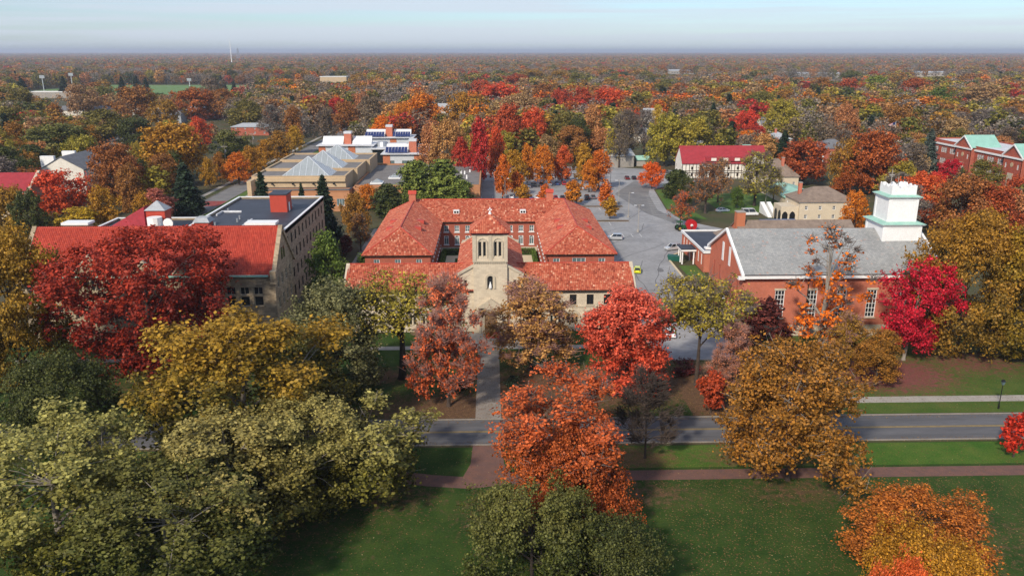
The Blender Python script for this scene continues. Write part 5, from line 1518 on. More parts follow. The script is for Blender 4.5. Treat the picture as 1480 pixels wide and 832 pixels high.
# ------------------------------------------------------------------ the big trees round the green
kind('goldA', gen_tree(101, 20, 9.5, .14, 80, 36000, .30, 'round', .22, limb=12, hollow=.45, trunk_m='bark_pale', tr=.4))
kind('goldB', gen_tree(102, 20, 9.0, .12, 72, 34000, .30, 'spread', .22, limb=11, hollow=.45, trunk_m='bark_pale', tr=.4))
kind('goldC', gen_tree(103, 13, 7.0, .16, 34, 13000, .30, 'spread', .25, limb=9, hollow=.5, tr=.25, twigs=6, bark2='bark_pale'))
kind('darkred', gen_tree(104, 25, 14.5, .10, 120, 46000, .36, 'spread', .15, limb=16, hollow=.35, tr=.5))
kind('redcentre', gen_tree(105, 19, 9.5, .10, 85, 26000, .30, 'vase', .20, limb=13, hollow=.35, twigs=26, trunk_m='bark', bark2='twig_grey', tr=.36))
kind('oliveor', gen_tree(106, 20, 11.0, .08, 90, 36000, .33, 'round', .21, limb=11, hollow=.45, twigs=6, bark2='bark_pale'))
kind('fineround', gen_tree(107, 12, 9.5, .04, 90, 34000, .24, 'round', .20, limb=9, hollow=.5, tr=.26))
kind('darkoak', gen_tree(108, 17, 12.0, .1, 95, 42000, .30, 'round', .20, limb=10, hollow=.45))
kind('silver', gen_tree(109, 18, 9.0, .08, 85, 30000, .30, 'oval', .22, limb=9, hollow=.4))
kind('umbrella', gen_tree(110, 17, 9.0, .3, 60, 4800, .32, 'umbrella', .22, limb=14, hollow=.3, trunk_m='bark_black', twigs=8, bark2='bark_black', tr=.5))
kind('halfbare', gen_tree(111, 20, 7.2, .12, 75, 13000, .34, 'oval', .22, limb=12, hollow=.3, twigs=90, bark2='twig_rose', tr=.3, lowleaf=.95),
     gen_tree(112, 18, 7.5, .12, 75, 15000, .34, 'oval', .22, limb=12, hollow=.3, twigs=50, bark2='twig_rose', tr=.3, lowleaf=.55))
kind('flame', gen_tree(113, 19, 7.4, .12, 80, 26000, .32, 'oval', .24, limb=9, hollow=.4, twigs=5))
kind('canopy', gen_tree(114, 19, 8.2, .22, 60, 8500, .34, 'umbrella', .25, limb=16, hollow=.3, twigs=30, bark2='twig_grey', tr=.34))
kind('crimson', gen_tree(115, 16, 8.4, .16, 80, 17000, .32, 'spread', .18, limb=10, hollow=.35, trunk_m='bark_pale', lean=.25))
kind('bigor', gen_tree(116, 22, 12.5, .05, 110, 46000, .36, 'round', .19, limb=11, hollow=.45), gen_tree(117, 22, 11.5, .05, 100, 40000, .36, 'oval', .21, limb=11, hollow=.45))
kind('snag', gen_tree(118, 21, 6.5, .1, 46, 3600, .36, 'oval', .17, limb=14, hollow=.2, trunk_m='bark_pale', twigs=30, bark2='twig_grey', tr=.42, lowleaf=1.2))

FR = 'big trees along the street and the green'
def hero(kd, pal, px, Y, top, wpx, label, **kw):
    return plant_base(kd, pal, px, Y, top, wpx, label, **kw)
hero('goldB', 'palegold', 75, 73, 596, 300, 'pale gold and olive tree filling the corner of the green, lowest of the pale ones', rz=.4)
hero('goldA', 'palegold', 330, 78, 590, 280, 'broad pale gold tree on the green with whitish leaf sprays', rz=2.1)
hero('goldA', 'goldtop', 352, 94, 447, 300, 'tall golden topped tree just across the road from the stone hall', rz=4.0)
hero('goldB', 'palegold', 446, 84, 572, 205, 'pale gold tree beside the curved brick path, next to the small pale one', rz=3.1)
hero('goldC', 'palegold', 520, 86.5, 578, 215, 'small pale gold tree with low drooping boughs over the curved brick path', rz=5.0)
hero('goldB', 'olivedark', 240, 68, 660, 300, 'darker olive tree in front of the pale gold ones on the green', rz=1.1)
hero('darkred', 'darkred', 212, 124, 330, 290, 'huge dark crimson maple in front of the stone hall', rz=.3)
hero('bigor', 'olivemix', 12, 122, 332, 190, 'dark green and orange tree beside the dark crimson maple', var=0, rz=1.0)
hero('darkoak', 'darkgreen', 70, 100, 505, 190, 'dark green tree below the dark crimson maple, beside the road', rz=2.0)
hero('silver', 'silver', 482, 118, 405, 165, 'grey green tree between the stone hall and the cream hall', rz=1.0)
hero('silver', 'olivedark', 430, 112, 470, 120, 'small olive tree under the grey green one', rz=2.0)
hero('umbrella', 'yelolive', 578, 123, 391, 180, 'black limbed tree with a thin yellow green crown before the cream hall', rz=.8)
hero('halfbare', 'scarlet', 646, 112, 404, 112, 'half bare rosy tree with orange red lower leaves before the bell tower', var=0, rz=2.2)
hero('halfbare', 'tanorange', 768, 126, 404, 125, 'half bare tan and orange tree beside the walk to the bell tower', var=1, rz=.6)
hero('flame', 'scarlet', 908, 113, 414, 135, 'bright salmon red maple before the end of the cream hall', rz=1.5)
hero('redcentre', 'ember', 800, 84, 548, 228, 'red orange tree with grey twigs on the green opposite the bell tower', rz=2.8)
hero('fineround', 'redrust', 838, 79, 612, 165, 'rust red lower tree in front of the red orange one', rz=.8)
hero('bare', 'rust', 936, 95, 530, 92, 'leafless dark tree on the grass strip beside the road', rz=1.2)
hero('canopy', 'yelolive', 1012, 119, 400, 140, 'olive crowned tree with bare grey limbs beside the church drive', rz=.5)
hero('oliveor', 'oliveor', 1150, 89, 490, 238, 'large olive and orange tree astride the straight brick path', rz=1.9)
hero('fineround', 'rustor', 1332, 70.5, 697, 222, 'rounded orange red tree on the lawn beyond the straight brick path', rz=.2)
hero('fineround', 'amber', 1348, 62, 752, 180, 'amber tree in front of the rounded orange red one', rz=2.4)
hero('fineround', 'redorange', 1295, 55, 800, 130, 'red leaved treetop below the amber tree', rz=4.2)
hero('darkoak', 'olivedark', 770, 69, 684, 225, 'dark olive oak on the lawn below the brick path junction', rz=.4)
hero('darkoak', 'darkgreen', 868, 66, 735, 200, 'low dark green tree beside the dark olive oak', rz=2.4)
hero('crimson', 'crimson', 1318, 129, 376, 125, 'vivid crimson leaning maple at the corner of the church', rz=.0)
hero('bigor', 'olivemix', 1402, 133, 312, 185, 'great olive and orange tree beyond the crimson maple', var=0, rz=.7)
hero('bigor', 'olivemix', 1500, 128, 330, 170, 'second olive and orange tree, behind the street lamp lawn', var=1, rz=2.7)
hero('small', 'maroon', 1103, 134, 430, 78, 'small maroon tree against the church wall', rz=.4)
hero('snag', 'brightor', 1196, 131, 330, 120, 'pale trunked tree with a few orange leaves before the church wall', rz=1.3)
hero('flame', 'oliveor', 1272, 118, 474, 70, 'narrow olive orange tree between the church and the pavement', rz=2.2)
hero('halfbare', 'oliveor', 1226, 124, 452, 58, 'thin half bare tree beside the pale trunked one at the church', var=1, rz=3.3)
hero('halfbare', 'rose', 1060, 113, 470, 70, 'small rosy half bare tree beside the church drive', var=0, rz=1.3)
hero('small', 'redrust', 1030, 108.7, 535, 42, 'little rust tree at the mouth of the church drive', rz=.7)
hero('small', 'crimson', 1472, 94, 596, 42, 'small crimson maple on the grass strip by the road', rz=.3)
hero('maple', 'green', 470, 160, 335, 66, 'fresh green tree against the side of the stone hall', rz=.4)
hero('maple', 'maroon', 428, 116, 480, 60, 'small dark wine red tree under the grey green one', rz=2)
hero('spruce', 'spruce', 468, 210, 250, 56, 'tall dark spruce at the back corner of the stone hall', rz=.3, var=0)
hero('spruce', 'spruce', 379, 225, 246, 44, 'spruce showing over the black roof before the library', rz=1.3, var=1)
hero('spruce', 'spruce', 437, 222, 262, 26, 'slim spruce beside the tall dark one behind the stone hall', rz=2.3, var=0)
# shrubs round the cream hall and the church
for (px, py, w, hgt, pal, lb) in ((668, 560, 34, 2.6, 'spruce', 'dark clipped yew shrub beside the walk to the bell tower'), (742, 562, 30, 2.4, 'spruce', 'dark yew shrub across the walk from the clipped one'),
                              (990, 540, 44, 2.6, 'maroon', 'dark low shrub at the church drive'), (530, 486, 26, 2.2, 'darkgreen', 'green shrub against the cream hall near its end'),
                              (610, 486, 30, 2.0, 'darkgreen', 'green shrub under the black limbed tree'), (800, 480, 26, 2.0, 'darkgreen', 'green shrub at the cream hall beside the tan tree'),
                              (500, 580, 60, 3.0, 'darkgreen', 'wide green shrub at the roadside below the grey green tree'), (1120, 480, 40, 2.4, 'brown', 'brown leaved shrub at the church wall'),
                              (1235, 480, 44, 2.2, 'brown', 'tangled bare brown shrub at the church wall beside the pale trunk')):
    X, Y = g(px, py)
    plant('shrub', pal, X, Y, hgt, w * depth_of(X, Y) / F, lb, name='shrub', cat='shrub')
hx = thing('courtyard_hedge', 'clipped green hedge along the courtyard wall', 'hedge', (0, 0, 0))
KIND['hedge'] = [gen_tree(90, 1.2, 1.2, .02, 14, 900, .16, 'round', .45, limb=2, tr=.03)]
def hedge_piece(x0, x1, y0, y1, seed):
    rng = np.random.default_rng(seed)
    n = int((x1 - x0) * (y1 - y0) * 120) + 600
    p = rng.uniform(0, 1, (n, 3)) * np.array([x1 - x0, y1 - y0, 1.25]) + np.array([x0, y0, .05])
    f = rng.integers(0, 3, n)
    p[f == 0, 2] = 1.25 + rng.normal(0, .05, (f == 0).sum())
    p[f == 1, 1] = y0 + rng.normal(0, .05, (f == 1).sum())
    p[f == 2, 0] = np.where(rng.uniform(0, 1, (f == 2).sum()) < .5, x0, x1)
    V = leaves_at(rng, p, np.tile(np.array([0, -.3, .6]), (n, 1)), .2)
    me = np_mesh('hedge_leaves', V, n, 'leaf_green', [('lv', 'FLOAT_VECTOR', rng.uniform(0, 1, (n, 3)))])
    link('hedge_leaves', me, hx, 'stuff')
    MB().box(x0 + .1, x1 - .1, y0 + .1, y1 - .1, 0, 1.1).build('hedge_core', 'wood_dark', hx)
hedge_piece(-12.9, 11.5, 207.4, 208.8, 1); hedge_piece(10.7, 11.7, 178, 207.3, 2); hedge_piece(-13.2, -12.2, 178, 207.3, 3)

# ------------------------------------------------------------------ trees standing further back, read off the photograph
ADJ = {'olive': 'olive', 'tan': 'pale tan', 'orange': 'orange', 'rust': 'rust brown', 'redrust': 'rusty red', 'red': 'red', 'yellow': 'yellow', 'yelolive': 'yellow olive', 'green': 'green', 'darkgreen': 'dark green',
       'crimson': 'crimson', 'amber': 'amber', 'brightor': 'vivid orange', 'tanorange': 'tan orange', 'oliveor': 'olive orange', 'brown': 'brown', 'mauve': 'greyish mauve', 'spruce': 'dark', 'bluespruce': 'blue grey',
       'pine': 'bright green', 'maroon': 'maroon', 'redorange': 'red orange', 'scarlet': 'salmon red', 'rose': 'rosy', 'olivedark': 'dark olive', 'lime': 'lime green', 'darkred': 'dark red'}
KN = {'maple': 'maple', 'oak': 'round tree', 'sparse': 'half bare tree', 'spruce': 'spruce', 'pine': 'pine', 'small': 'young tree', 'bare': 'bare tree'}
ZN = {'chapel': 'near the chapel', 'street': 'on the library street', 'west': 'in the woods short of the playing field', 'lib': 'between stone hall and library',
      'woods': 'in the woods behind the parking lot', 'lotback': 'in the row behind the parking lot', 'lot': 'on a parking lot island', 'houses': 'among the houses past the church',
      'school': 'between church tower and school', 'east': 'in the woods behind the school', 'field': 'by the playing field', 'wing': 'beside the tiled wing'}
NAMED = []
MID = [
 ('oak','tan',117,141,47,37,'west'),('oak','rust',194,145,64,40,'west'),('oak','redrust',278,146,64,36,'west'),('oak','rust',322,147,44,34,'west'),('oak','olive',30,150,50,40,'west'),('maple','rust',80,167,30,34,'west'),
 ('oak','olive',150,182,80,44,'west'),('oak','olivedark',84,205,100,50,'west'),('oak','oliveor',110,196,60,36,'west'),('oak','olive',20,178,56,44,'west'),('oak','darkgreen',195,190,56,40,'west'),('pine','darkgreen',45,232,52,46,'chapel'),('pine','darkgreen',74,242,44,34,'chapel'),
 ('oak','amber',250,212,92,66,'west'),('oak','yelolive',208,228,50,44,'chapel'),('oak','oliveor',237,163,44,36,'west'),('oak','rust',165,243,70,72,'chapel'),('maple','rust',188,268,50,60,'chapel'),('oak','redorange',88,276,74,58,'chapel'),('oak','red',64,270,36,40,'chapel'),
 ('maple','amber',146,296,50,54,'chapel'),('oak','yellow',108,318,62,34,'chapel'),('maple','rose',228,292,48,38,'chapel'),('maple','amber',206,300,30,44,'chapel'),('spruce','spruce',267,268,50,68,'lib'),('oak','olivemix',14,300,60,60,'chapel'),('oak','darkgreen',40,306,46,60,'chapel'),
 ('oak','olivedark',336,212,52,46,'west'),('maple','orange',343,239,36,36,'street'),('maple','amber',362,230,34,36,'street'),('maple','amber',382,220,34,34,'street'),('maple','oliveor',404,208,40,36,'street'),('maple','amber',301,245,22,34,'street'),('maple','oliveor',318,238,26,34,'street'),('maple','amber',425,198,26,30,'street'),
 ('maple','redorange',287,188,34,36,'west'),('oak','olive',358,163,56,34,'west'),('sparse','mauve',392,172,36,40,'west'),('maple','rust',424,176,34,44,'west'),('oak','red',452,157,36,34,'west'),('oak','crimson',487,156,30,28,'west'),('oak','yellow',411,156,22,28,'west'),('oak','orange',407,127,40,24,'field'),
 ('oak','rose',353,138,30,26,'field'),('oak','brightor',339,140,16,18,'field'),('oak','brown',307,127,34,26,'field'),('spruce','spruce',176,124,16,26,'field'),('spruce','spruce',197,122,16,26,'field'),('spruce','spruce',211,124,14,24,'field'),('spruce','spruce',92,124,18,28,'field'),('spruce','spruce',324,126,13,22,'field'),('spruce','spruce',338,127,11,18,'field'),('spruce','spruce',32,128,26,30,'field'),
 ('sparse','brown',470,178,34,44,'west'),('maple','rust',500,168,40,40,'west'),('oak','brown',536,160,44,40,'west'),('spruce','spruce',520,134,22,26,'west'),('spruce','darkgreen',558,122,30,18,'west'),('oak','tanorange',520,150,30,30,'west'),
 ('oak','oliveor',512,305,38,50,'lib'),('maple','orange',530,282,30,30,'lib'),('pine','darkgreen',560,288,44,46,'wing'),('pine','pine',600,262,50,60,'wing'),('pine','pine',640,262,60,64,'wing'),('pine','pine',665,280,40,40,'wing'),('sparse','rust',520,330,30,44,'wing'),('small','maroon',500,352,20,24,'wing'),('small','green',530,375,34,22,'wing'),('small','orange',672,285,16,16,'wing'),
 ('oak','orange',609,160,58,52,'woods'),('maple','brightor',552,186,30,36,'woods'),('oak','orange',582,170,34,40,'woods'),('oak','amber',664,158,38,52,'woods'),('oak','redorange',722,140,64,46,'woods'),('oak','tan',755,158,58,42,'woods'),('maple','red',697,134,40,40,'woods'),('oak','rust',786,138,38,34,'woods'),
 ('oak','red',812,150,36,40,'woods'),('oak','red',838,148,36,42,'woods'),('oak','redorange',878,148,52,40,'woods'),('maple','tanorange',856,182,32,58,'woods'),('oak','red',740,182,48,60,'woods'),('oak','redorange',772,186,40,56,'woods'),('maple','red',692,212,36,84,'woods'),('maple','redorange',716,216,28,60,'woods'),('maple','red',668,225,30,50,'woods'),('oak','tanorange',646,206,48,64,'woods'),('maple','tanorange',622,212,32,52,'woods'),
 ('oak','olive',814,190,44,50,'woods'),('oak','darkgreen',838,194,36,46,'woods'),('sparse','yellow',884,208,24,44,'woods'),('sparse','brown',910,188,46,58,'woods'),('sparse','mauve',932,184,36,50,'woods'),('sparse','brown',896,196,30,60,'woods'),('maple','yellow',950,166,20,28,'woods'),('oak','yelolive',962,196,56,58,'woods'),('oak','yelolive',1000,200,62,56,'houses'),('oak','olive',958,133,34,26,'woods'),('spruce','spruce',979,132,14,24,'woods'),('oak','oliveor',810,114,42,24,'woods'),('oak','oliveor',768,112,46,24,'woods'),('oak','redrust',744,120,40,26,'woods'),('oak','olive',835,118,34,24,'woods'),
 ('maple','amber',742,240,36,44,'lotback'),('maple','orange',762,232,28,46,'lotback'),('maple','orange',786,234,30,46,'lotback'),('maple','redorange',813,233,30,42,'lotback'),('maple','amber',843,231,34,44,'lotback'),('maple','orange',866,240,36,44,'lotback'),('maple','orange',726,250,26,50,'lotback'),('oak','brightor',943,250,34,30,'lotback'),('maple','orange',852,250,26,36,'lotback'),
 ('small','amber',756,279,22,24,'lot'),('small','orange',787,279,20,26,'lot'),('small','orange',828,275,24,28,'lot'),('small','orange',876,280,26,28,'lot'),('small','amber',882,298,22,24,'lot'),('small','tanorange',833,284,20,16,'lot'),('small','orange',746,262,18,28,'lot'),
 ('sparse','redorange',985,296,34,40,'houses'),('pine','darkgreen',978,264,36,38,'houses'),('oak','darkgreen',992,272,26,34,'houses'),('sparse','rust',1022,264,50,58,'houses'),('sparse','tanorange',1040,254,36,50,'houses'),('sparse','yelolive',1094,250,62,62,'houses'),('oak','green',1066,283,20,24,'houses'),('sparse','yelolive',1120,262,30,40,'houses'),('oak','redrust',1164,228,70,50,'houses'),('oak','redrust',1140,238,36,36,'houses'),('oak','brightor',1082,202,38,26,'houses'),('maple','brightor',1107,208,26,26,'houses'),('spruce','spruce',1133,214,34,52,'houses'),('maple','redrust',1222,262,34,26,'houses'),('spruce','spruce',1030,172,24,46,'houses'),('oak','redorange',1078,180,44,38,'houses'),('oak','yelolive',1132,170,54,50,'houses'),('oak','red',1092,195,36,24,'houses'),
 ('oak','tanorange',1225,178,38,52,'houses'),('oak','oliveor',1222,232,44,60,'school'),('oak','redrust',1266,226,76,72,'school'),('oak','rust',1300,176,60,46,'school'),('oak','orange',1300,196,44,30,'school'),('spruce','bluespruce',1343,218,34,64,'school'),('oak','crimson',1375,243,34,24,'school'),('oak','olive',1424,250,46,36,'school'),('spruce','bluespruce',1390,252,16,22,'school'),('oak','redorange',1326,282,70,64,'school'),('oak','rust',1392,292,90,76,'school'),('oak','redrust',1440,302,70,70,'school'),('oak','red',1472,280,44,50,'school'),('maple','orange',1237,302,34,50,'school'),('maple','redorange',1352,270,40,40,'school'),('oak','oliveor',1420,330,60,50,'school'),
 ('oak','redrust',1230,130,38,34,'east'),('oak','lime',1266,124,40,34,'east'),('oak','redrust',1318,129,44,36,'east'),('oak','green',1360,144,34,34,'east'),('oak','tan',1420,141,64,40,'east'),('oak','maroon',1165,133,26,24,'east'),('oak','oliveor',1186,127,32,28,'east'),('oak','red',1460,135,30,28,'east'),('oak','olivedark',1227,114,36,24,'east'),('oak','yellow',1373,158,36,22,'east'),('pine','darkgreen',1349,172,34,40,'east'),('sparse','mauve',1420,178,50,40,'east'),('sparse','brown',1462,176,40,40,'east'),('sparse','mauve',1385,180,40,36,'east'),('oak','olive',1100,150,40,34,'east'),('oak','oliveor',1045,140,34,28,'east'),
]
for i, (kd, pal, px, py, w, hp, zn) in enumerate(MID):
    kd2 = 'silver' if False else kd
    size = 'tall ' if hp >= 60 else 'broad ' if w >= 56 else 'small ' if w <= 24 and kd != 'small' else ''
    o_ = plant_px(kd2, pal, px, py, w * 1.08, hp * 1.06, '', 'trees ' + ZN[zn], trunk=.08 if kd in ('spruce', 'pine') else .2)
    NAMED.append((o_, f'{size}{ADJ.get(pal, pal)} {KN[kd]}', ZN[zn]))

# what later trees may not stand in front of: photo boxes with the distance of what they show
KEEP = [(985, 240, 1150, 332, 262), (1350, 196, 1500, 262, 372), (985, 205, 1085, 242, 338), (1140, 258, 1234, 326, 246), (1128, 238, 1172, 270, 312), (1138, 180, 1176, 206, 425), (1190, 198, 1228, 226, 386), (1018, 186, 1052, 210, 405),
        (878, 220, 932, 252, 372), (345, 175, 628, 272, 372), (285, 205, 450, 320, 470), (690, 228, 985, 340, 384), (0, 228, 70, 302, 250), (104, 226, 144, 268, 305), (165, 121, 345, 131, 1330), (60, 106, 110, 140, 1050)]
for nm, lb, px, py, w, d, e, rise, wm, rm, rf in FAR:
    X, Y = g(px, py)
    hw_ = w * .5 * F / depth_of(X, Y)
    KEEP.append((px - hw_, proj(X, Y, e + (rise or 1))[1], px + hw_, proj(X, Y, e * .5)[1], Y))
KEEP += [(1140, 106, 1225, 111, 1600), (1325, 105, 1365, 110, 1700), (965, 102, 1005, 107, 1900)]
def proj_np(X, Y, Z):
    x = X * math.cos(YAW) - Y * math.sin(YAW); y = X * math.sin(YAW) + Y * math.cos(YAW); z = Z - H
    d = y * math.cos(P) - z * math.sin(P)
    return 740 + F * x / d, 416 - F * (y * math.sin(P) + z * math.cos(P)) / d, d
def allowed(X, Y, h, w):
    ok = np.ones(len(X), bool)
    for a, b, c, d in FOOT: ok &= ~((X > a - w / 2) & (X < b + w / 2) & (Y > c - 2) & (Y < d + 2))
    px, pt, dd = proj_np(X, Y, h); _, pb, _ = proj_np(X, Y, h * .1)
    hwp = w * .45 * F / dd
    for a, b, c, d, yl in KEEP: ok &= ~((px + hwp > a) & (px - hwp < c) & (pt < d) & (pb > b) & (Y < yl + 2))
    # open ground: playing field, farm fields
    ok &= ~((X > -645) & (X < -255) & (Y > 955) & (Y < 1360) & (X < -200))
    ok &= ~((X > 690) & (X < 1300) & (Y > 1730) & (Y < 1880))
    ok &= ~((X > 60) & (X < 560) & (Y > 2250) & (Y < 2400))
    return ok
def frustum_pts(rng, y0, y1, n, margin=1.12):
    Y = np.sqrt(rng.uniform(y0 ** 2, y1 ** 2, n))
    X = rng.uniform(-1, 1, n) * Y * .655 * margin + Y * math.tan(YAW)
    return X, Y
rngf = np.random.default_rng(42)
PK = ['rust', 'redrust', 'brown', 'mauve', 'oliveor', 'yelolive', 'olive', 'tanorange', 'orange', 'red', 'darkgreen', 'tan', 'spruce']
PW = np.array([.055, .03, .12, .22, .10, .12, .16, .055, .04, .022, .06, .09, .03]); PW /= PW.sum()
def pick_pal(X, Y, rng):
    """weights drift over the ground so that the woods show patches"""
    n = len(X)
    W = np.tile(PW, (n, 1))
    for k in range(len(PK)):
        a = k * 1.7
        W[:, k] *= np.exp(1.1 * np.sin(X / (90 + 9 * k) + a) * np.cos(Y / (120 + 7 * k) + 2 * a))
    far = np.clip((Y - 500) / 1500, 0, 1)
    for k, nm in enumerate(PK):
        if nm in ('brown', 'mauve', 'rust'): W[:, k] *= 1 + 1.2 * far
        if nm in ('red', 'orange', 'yelolive'): W[:, k] *= 1 - .6 * far
        if nm in ('olive', 'darkgreen', 'oliveor'): W[:, k] *= np.where(X < -120, 1.5, .9)
        if nm in ('red', 'redrust', 'orange'): W[:, k] *= np.where((X > -60) & (X < 80) & (Y < 700), 1.9, .8)
    W /= W.sum(1)[:, None]
    return (W.cumsum(1) > rng.uniform(0, 1, n)[:, None]).argmax(1)
X, Y = frustum_pts(rngf, 215, 760, 9000, 1.02)
hh = rngf.uniform(12, 21, len(X)); wd = hh * rngf.uniform(.8, 1.15, len(X))
ok = allowed(X, Y, hh, wd)
idx = np.argsort(Y)
cnt = 0
need = 300 - len(TREES)
palx = pick_pal(X, Y, rngf)
TA = np.array(TREES)
for i in idx:
    if cnt >= need: break
    if not ok[i]: continue
    dd = np.hypot(TA[:, 0] - X[i], TA[:, 1] - Y[i])
    if (dd < (TA[:, 2] + wd[i] / 2) * .78).any(): continue
    pal = PK[palx[i]]
    kd = 'spruce' if pal == 'spruce' else 'sparse' if pal in ('mauve', 'brown') else ('oak', 'maple')[int(rngf.integers(0, 2))]
    zx = 'in the woods past the chapel' if X[i] < -112 else 'in the woods behind the parking lot' if X[i] < 75 else 'in the woods past the houses'
    size = 'tall ' if hh[i] > 16.5 else 'low ' if hh[i] < 12.5 else ''
    o_ = plant(kd, pal, X[i], Y[i], hh[i], wd[i], '', 'trees ' + zx)
    NAMED.append((o_, f'{size}{ADJ[pal]} {KN[kd]}', zx))
    TA = np.vstack([TA, (X[i], Y[i], wd[i] / 2)])
    cnt += 1

# labels: what it is and where; look-alikes are told apart by the trees beside them
from collections import Counter
def art(w): return ('an ' if w[0] in 'aeiou' else 'a ') + w
lab = [f'{d} {z}' for _, d, z in NAMED]
for rnd in (1, 2, 3):
    cn = Counter(lab)
    for k_, (o_, d, z) in enumerate(NAMED):
        if cn[lab[k_]] > 1:
            near = sorted((j for j in range(len(NAMED)) if j != k_), key=lambda j: (NAMED[j][0].location - o_.location).length)[:8]
            nb = list(dict.fromkeys(NAMED[j][1] for j in near if NAMED[j][1] != d)) + [NAMED[near[0]][1]] * 3
            cand = (f'{d} {z}, beside {art(nb[0])}', f'{d} beside {art(nb[0])} and {art(nb[1])}', f'{d} beside {art(nb[1])} and {art(nb[2])}')[rnd - 1]
            if len(cand.split()) <= 16: lab[k_] = cand
for (o_, d, z), l_ in zip(NAMED, lab): o_['label'] = l_

# ------------------------------------------------------------------ the woods out to the horizon, instanced
LIB = bpy.data.collections.new('woods_pieces')
def low_tree(rng, nc, nl, leaf, h, r, spruce=False):
    t = (np.arange(nc) + rng.uniform(0, 1, nc)) / nc
    ang = np.arange(nc) * 2.4 + rng.uniform(0, 1, nc)
    env = (1 - t) if spruce else np.sqrt(np.clip(1 - ((t - .42) / .62) ** 2, .03, 1))
    rho = env * r * np.sqrt(rng.uniform(.15, 1, nc)) * .85
    C = np.stack([rho * np.cos(ang), rho * np.sin(ang), h * (.2 + .74 * t)], 1)
    idx = np.repeat(np.arange(nc), nl // nc)
    N = len(idx)
    d = rng.normal(0, 1, (N, 3)); d /= np.linalg.norm(d, axis=1)[:, None]
    pos = C[idx] + d * r * (.18 if spruce else .32) * rng.uniform(.4, 1.1, N)[:, None]
    pos[:, 2] = np.clip(pos[:, 2], .08 * h, h)
    V = leaves_at(rng, pos, d + np.array([0, 0, .2]), leaf)
    ct = rng.uniform(0, 1, nc)
    LV = np.stack([rng.uniform(0, 1, N), ct[idx], pos[:, 2] / h], 1)
    s = .02 * h
    tv = []
    for a in range(4):
        c0, s0, c1, s1 = math.cos(a * 1.571), math.sin(a * 1.571), math.cos(a * 1.571 + 1.571), math.sin(a * 1.571 + 1.571)
        tv += [(c0 * s, s0 * s, 0), (c1 * s, s1 * s, 0), (c1 * s * .4, s1 * s * .4, h * .75), (c0 * s * .4, s0 * s * .4, h * .75)]
    return V, LV, np.array(tv)
def lib_piece(i, parts, mats):
    V = np.concatenate([p[0] for p in parts]); LV = np.concatenate([p[1] for p in parts]); MI = np.concatenate([np.full(len(p[1]), p[2]) for p in parts])
    me = np_mesh('woods_piece', V, len(LV), None, [('lv', 'FLOAT_VECTOR', LV)])
    for m in mats: me.materials.append(MATS[m])
    me.polygons.foreach_set('material_index', MI.astype(np.int32))
    ob = bpy.data.objects.new('woods_piece_%03d' % i, me)
    LIB.objects.link(ob)
rl = np.random.default_rng(5)
VAR = 3
for i, pal in enumerate(PK):
    for v in range(VAR):
        thin = pal in ('mauve', 'brown')
        V, LV, tv = low_tree(rl, 26, 500 if thin else 800, .62 if thin else .85, 13, 5.2 if pal != 'spruce' else 3.0, pal == 'spruce')
        lib_piece(i * VAR + v, [(V, LV, 0), (tv, np.zeros((4, 3)), 1)], ['leaf_' + pal, 'bark'])
NG = 8
G0 = len(PK) * VAR
gm = ['leaf_' + p for p in PK] + ['bark']
for v in range(NG):
    parts = []
    for k in range(16):
        pi = int(rl.choice(len(PK), p=PW))
        V, LV, tv = low_tree(rl, 8, 72, 3.0, rl.uniform(13, 20), rl.uniform(6, 9.5))
        off = np.array([rl.uniform(-32, 32), rl.uniform(-32, 32), 0])
        parts.append((V + off, LV, pi))
        parts.append((tv + off, np.zeros((4, 3)), len(PK)))
    lib_piece(G0 + v, parts, gm)
def woods(name, X, Y, idx, sx, sz, label):
    me = bpy.data.meshes.new(name)
    me.vertices.add(len(X))
    me.vertices.foreach_set('co', np.stack([X, Y, np.full(len(X), -.05)], 1).astype(np.float32).ravel())
    for nm, tp, dat, key in (('idx', 'INT', idx.astype(np.int32), 'value'), ('scl', 'FLOAT_VECTOR', np.stack([sx, sx, sz], 1).astype(np.float32).ravel(), 'vector'), ('rot', 'FLOAT_VECTOR', np.stack([np.zeros(len(X)), np.zeros(len(X)), rl.uniform(0, 6.28, len(X))], 1).astype(np.float32).ravel(), 'vector')):
        a = me.attributes.new(nm, tp, 'POINT'); a.data.foreach_set(key, dat)
    ob = link(name, me, None, 'stuff')
    tag(ob, label, 'woods')
    ng = bpy.data.node_groups.new(name, 'GeometryNodeTree')
    ng.interface.new_socket('Geometry', in_out='INPUT', socket_type='NodeSocketGeometry')
    ng.interface.new_socket('Geometry', in_out='OUTPUT', socket_type='NodeSocketGeometry')
    N, L = ng.nodes, ng.links
    gi, go = N.new('NodeGroupInput'), N.new('NodeGroupOutput')
    ci = N.new('GeometryNodeCollectionInfo')
    ci.inputs['Collection'].default_value = LIB
    ci.inputs['Separate Children'].default_value = True
    ci.inputs['Reset Children'].default_value = True
    ip = N.new('GeometryNodeInstanceOnPoints')
    ip.inputs['Pick Instance'].default_value = True
    def na(n, tp):
        q = N.new('GeometryNodeInputNamedAttribute'); q.data_type = tp; q.inputs['Name'].default_value = n
        return q.outputs['Attribute']
    L.new(gi.outputs[0], ip.inputs['Points'])
    L.new(ci.outputs[0], ip.inputs['Instance'])
    L.new(na('idx', 'INT'), ip.inputs['Instance Index'])
    L.new(na('rot', 'FLOAT_VECTOR'), ip.inputs['Rotation'])
    L.new(na('scl', 'FLOAT_VECTOR'), ip.inputs['Scale'])
    L.new(ip.outputs[0], go.inputs[0])
    md = ob.modifiers.new('scatter', 'NODES'); md.node_group = ng
    return ob
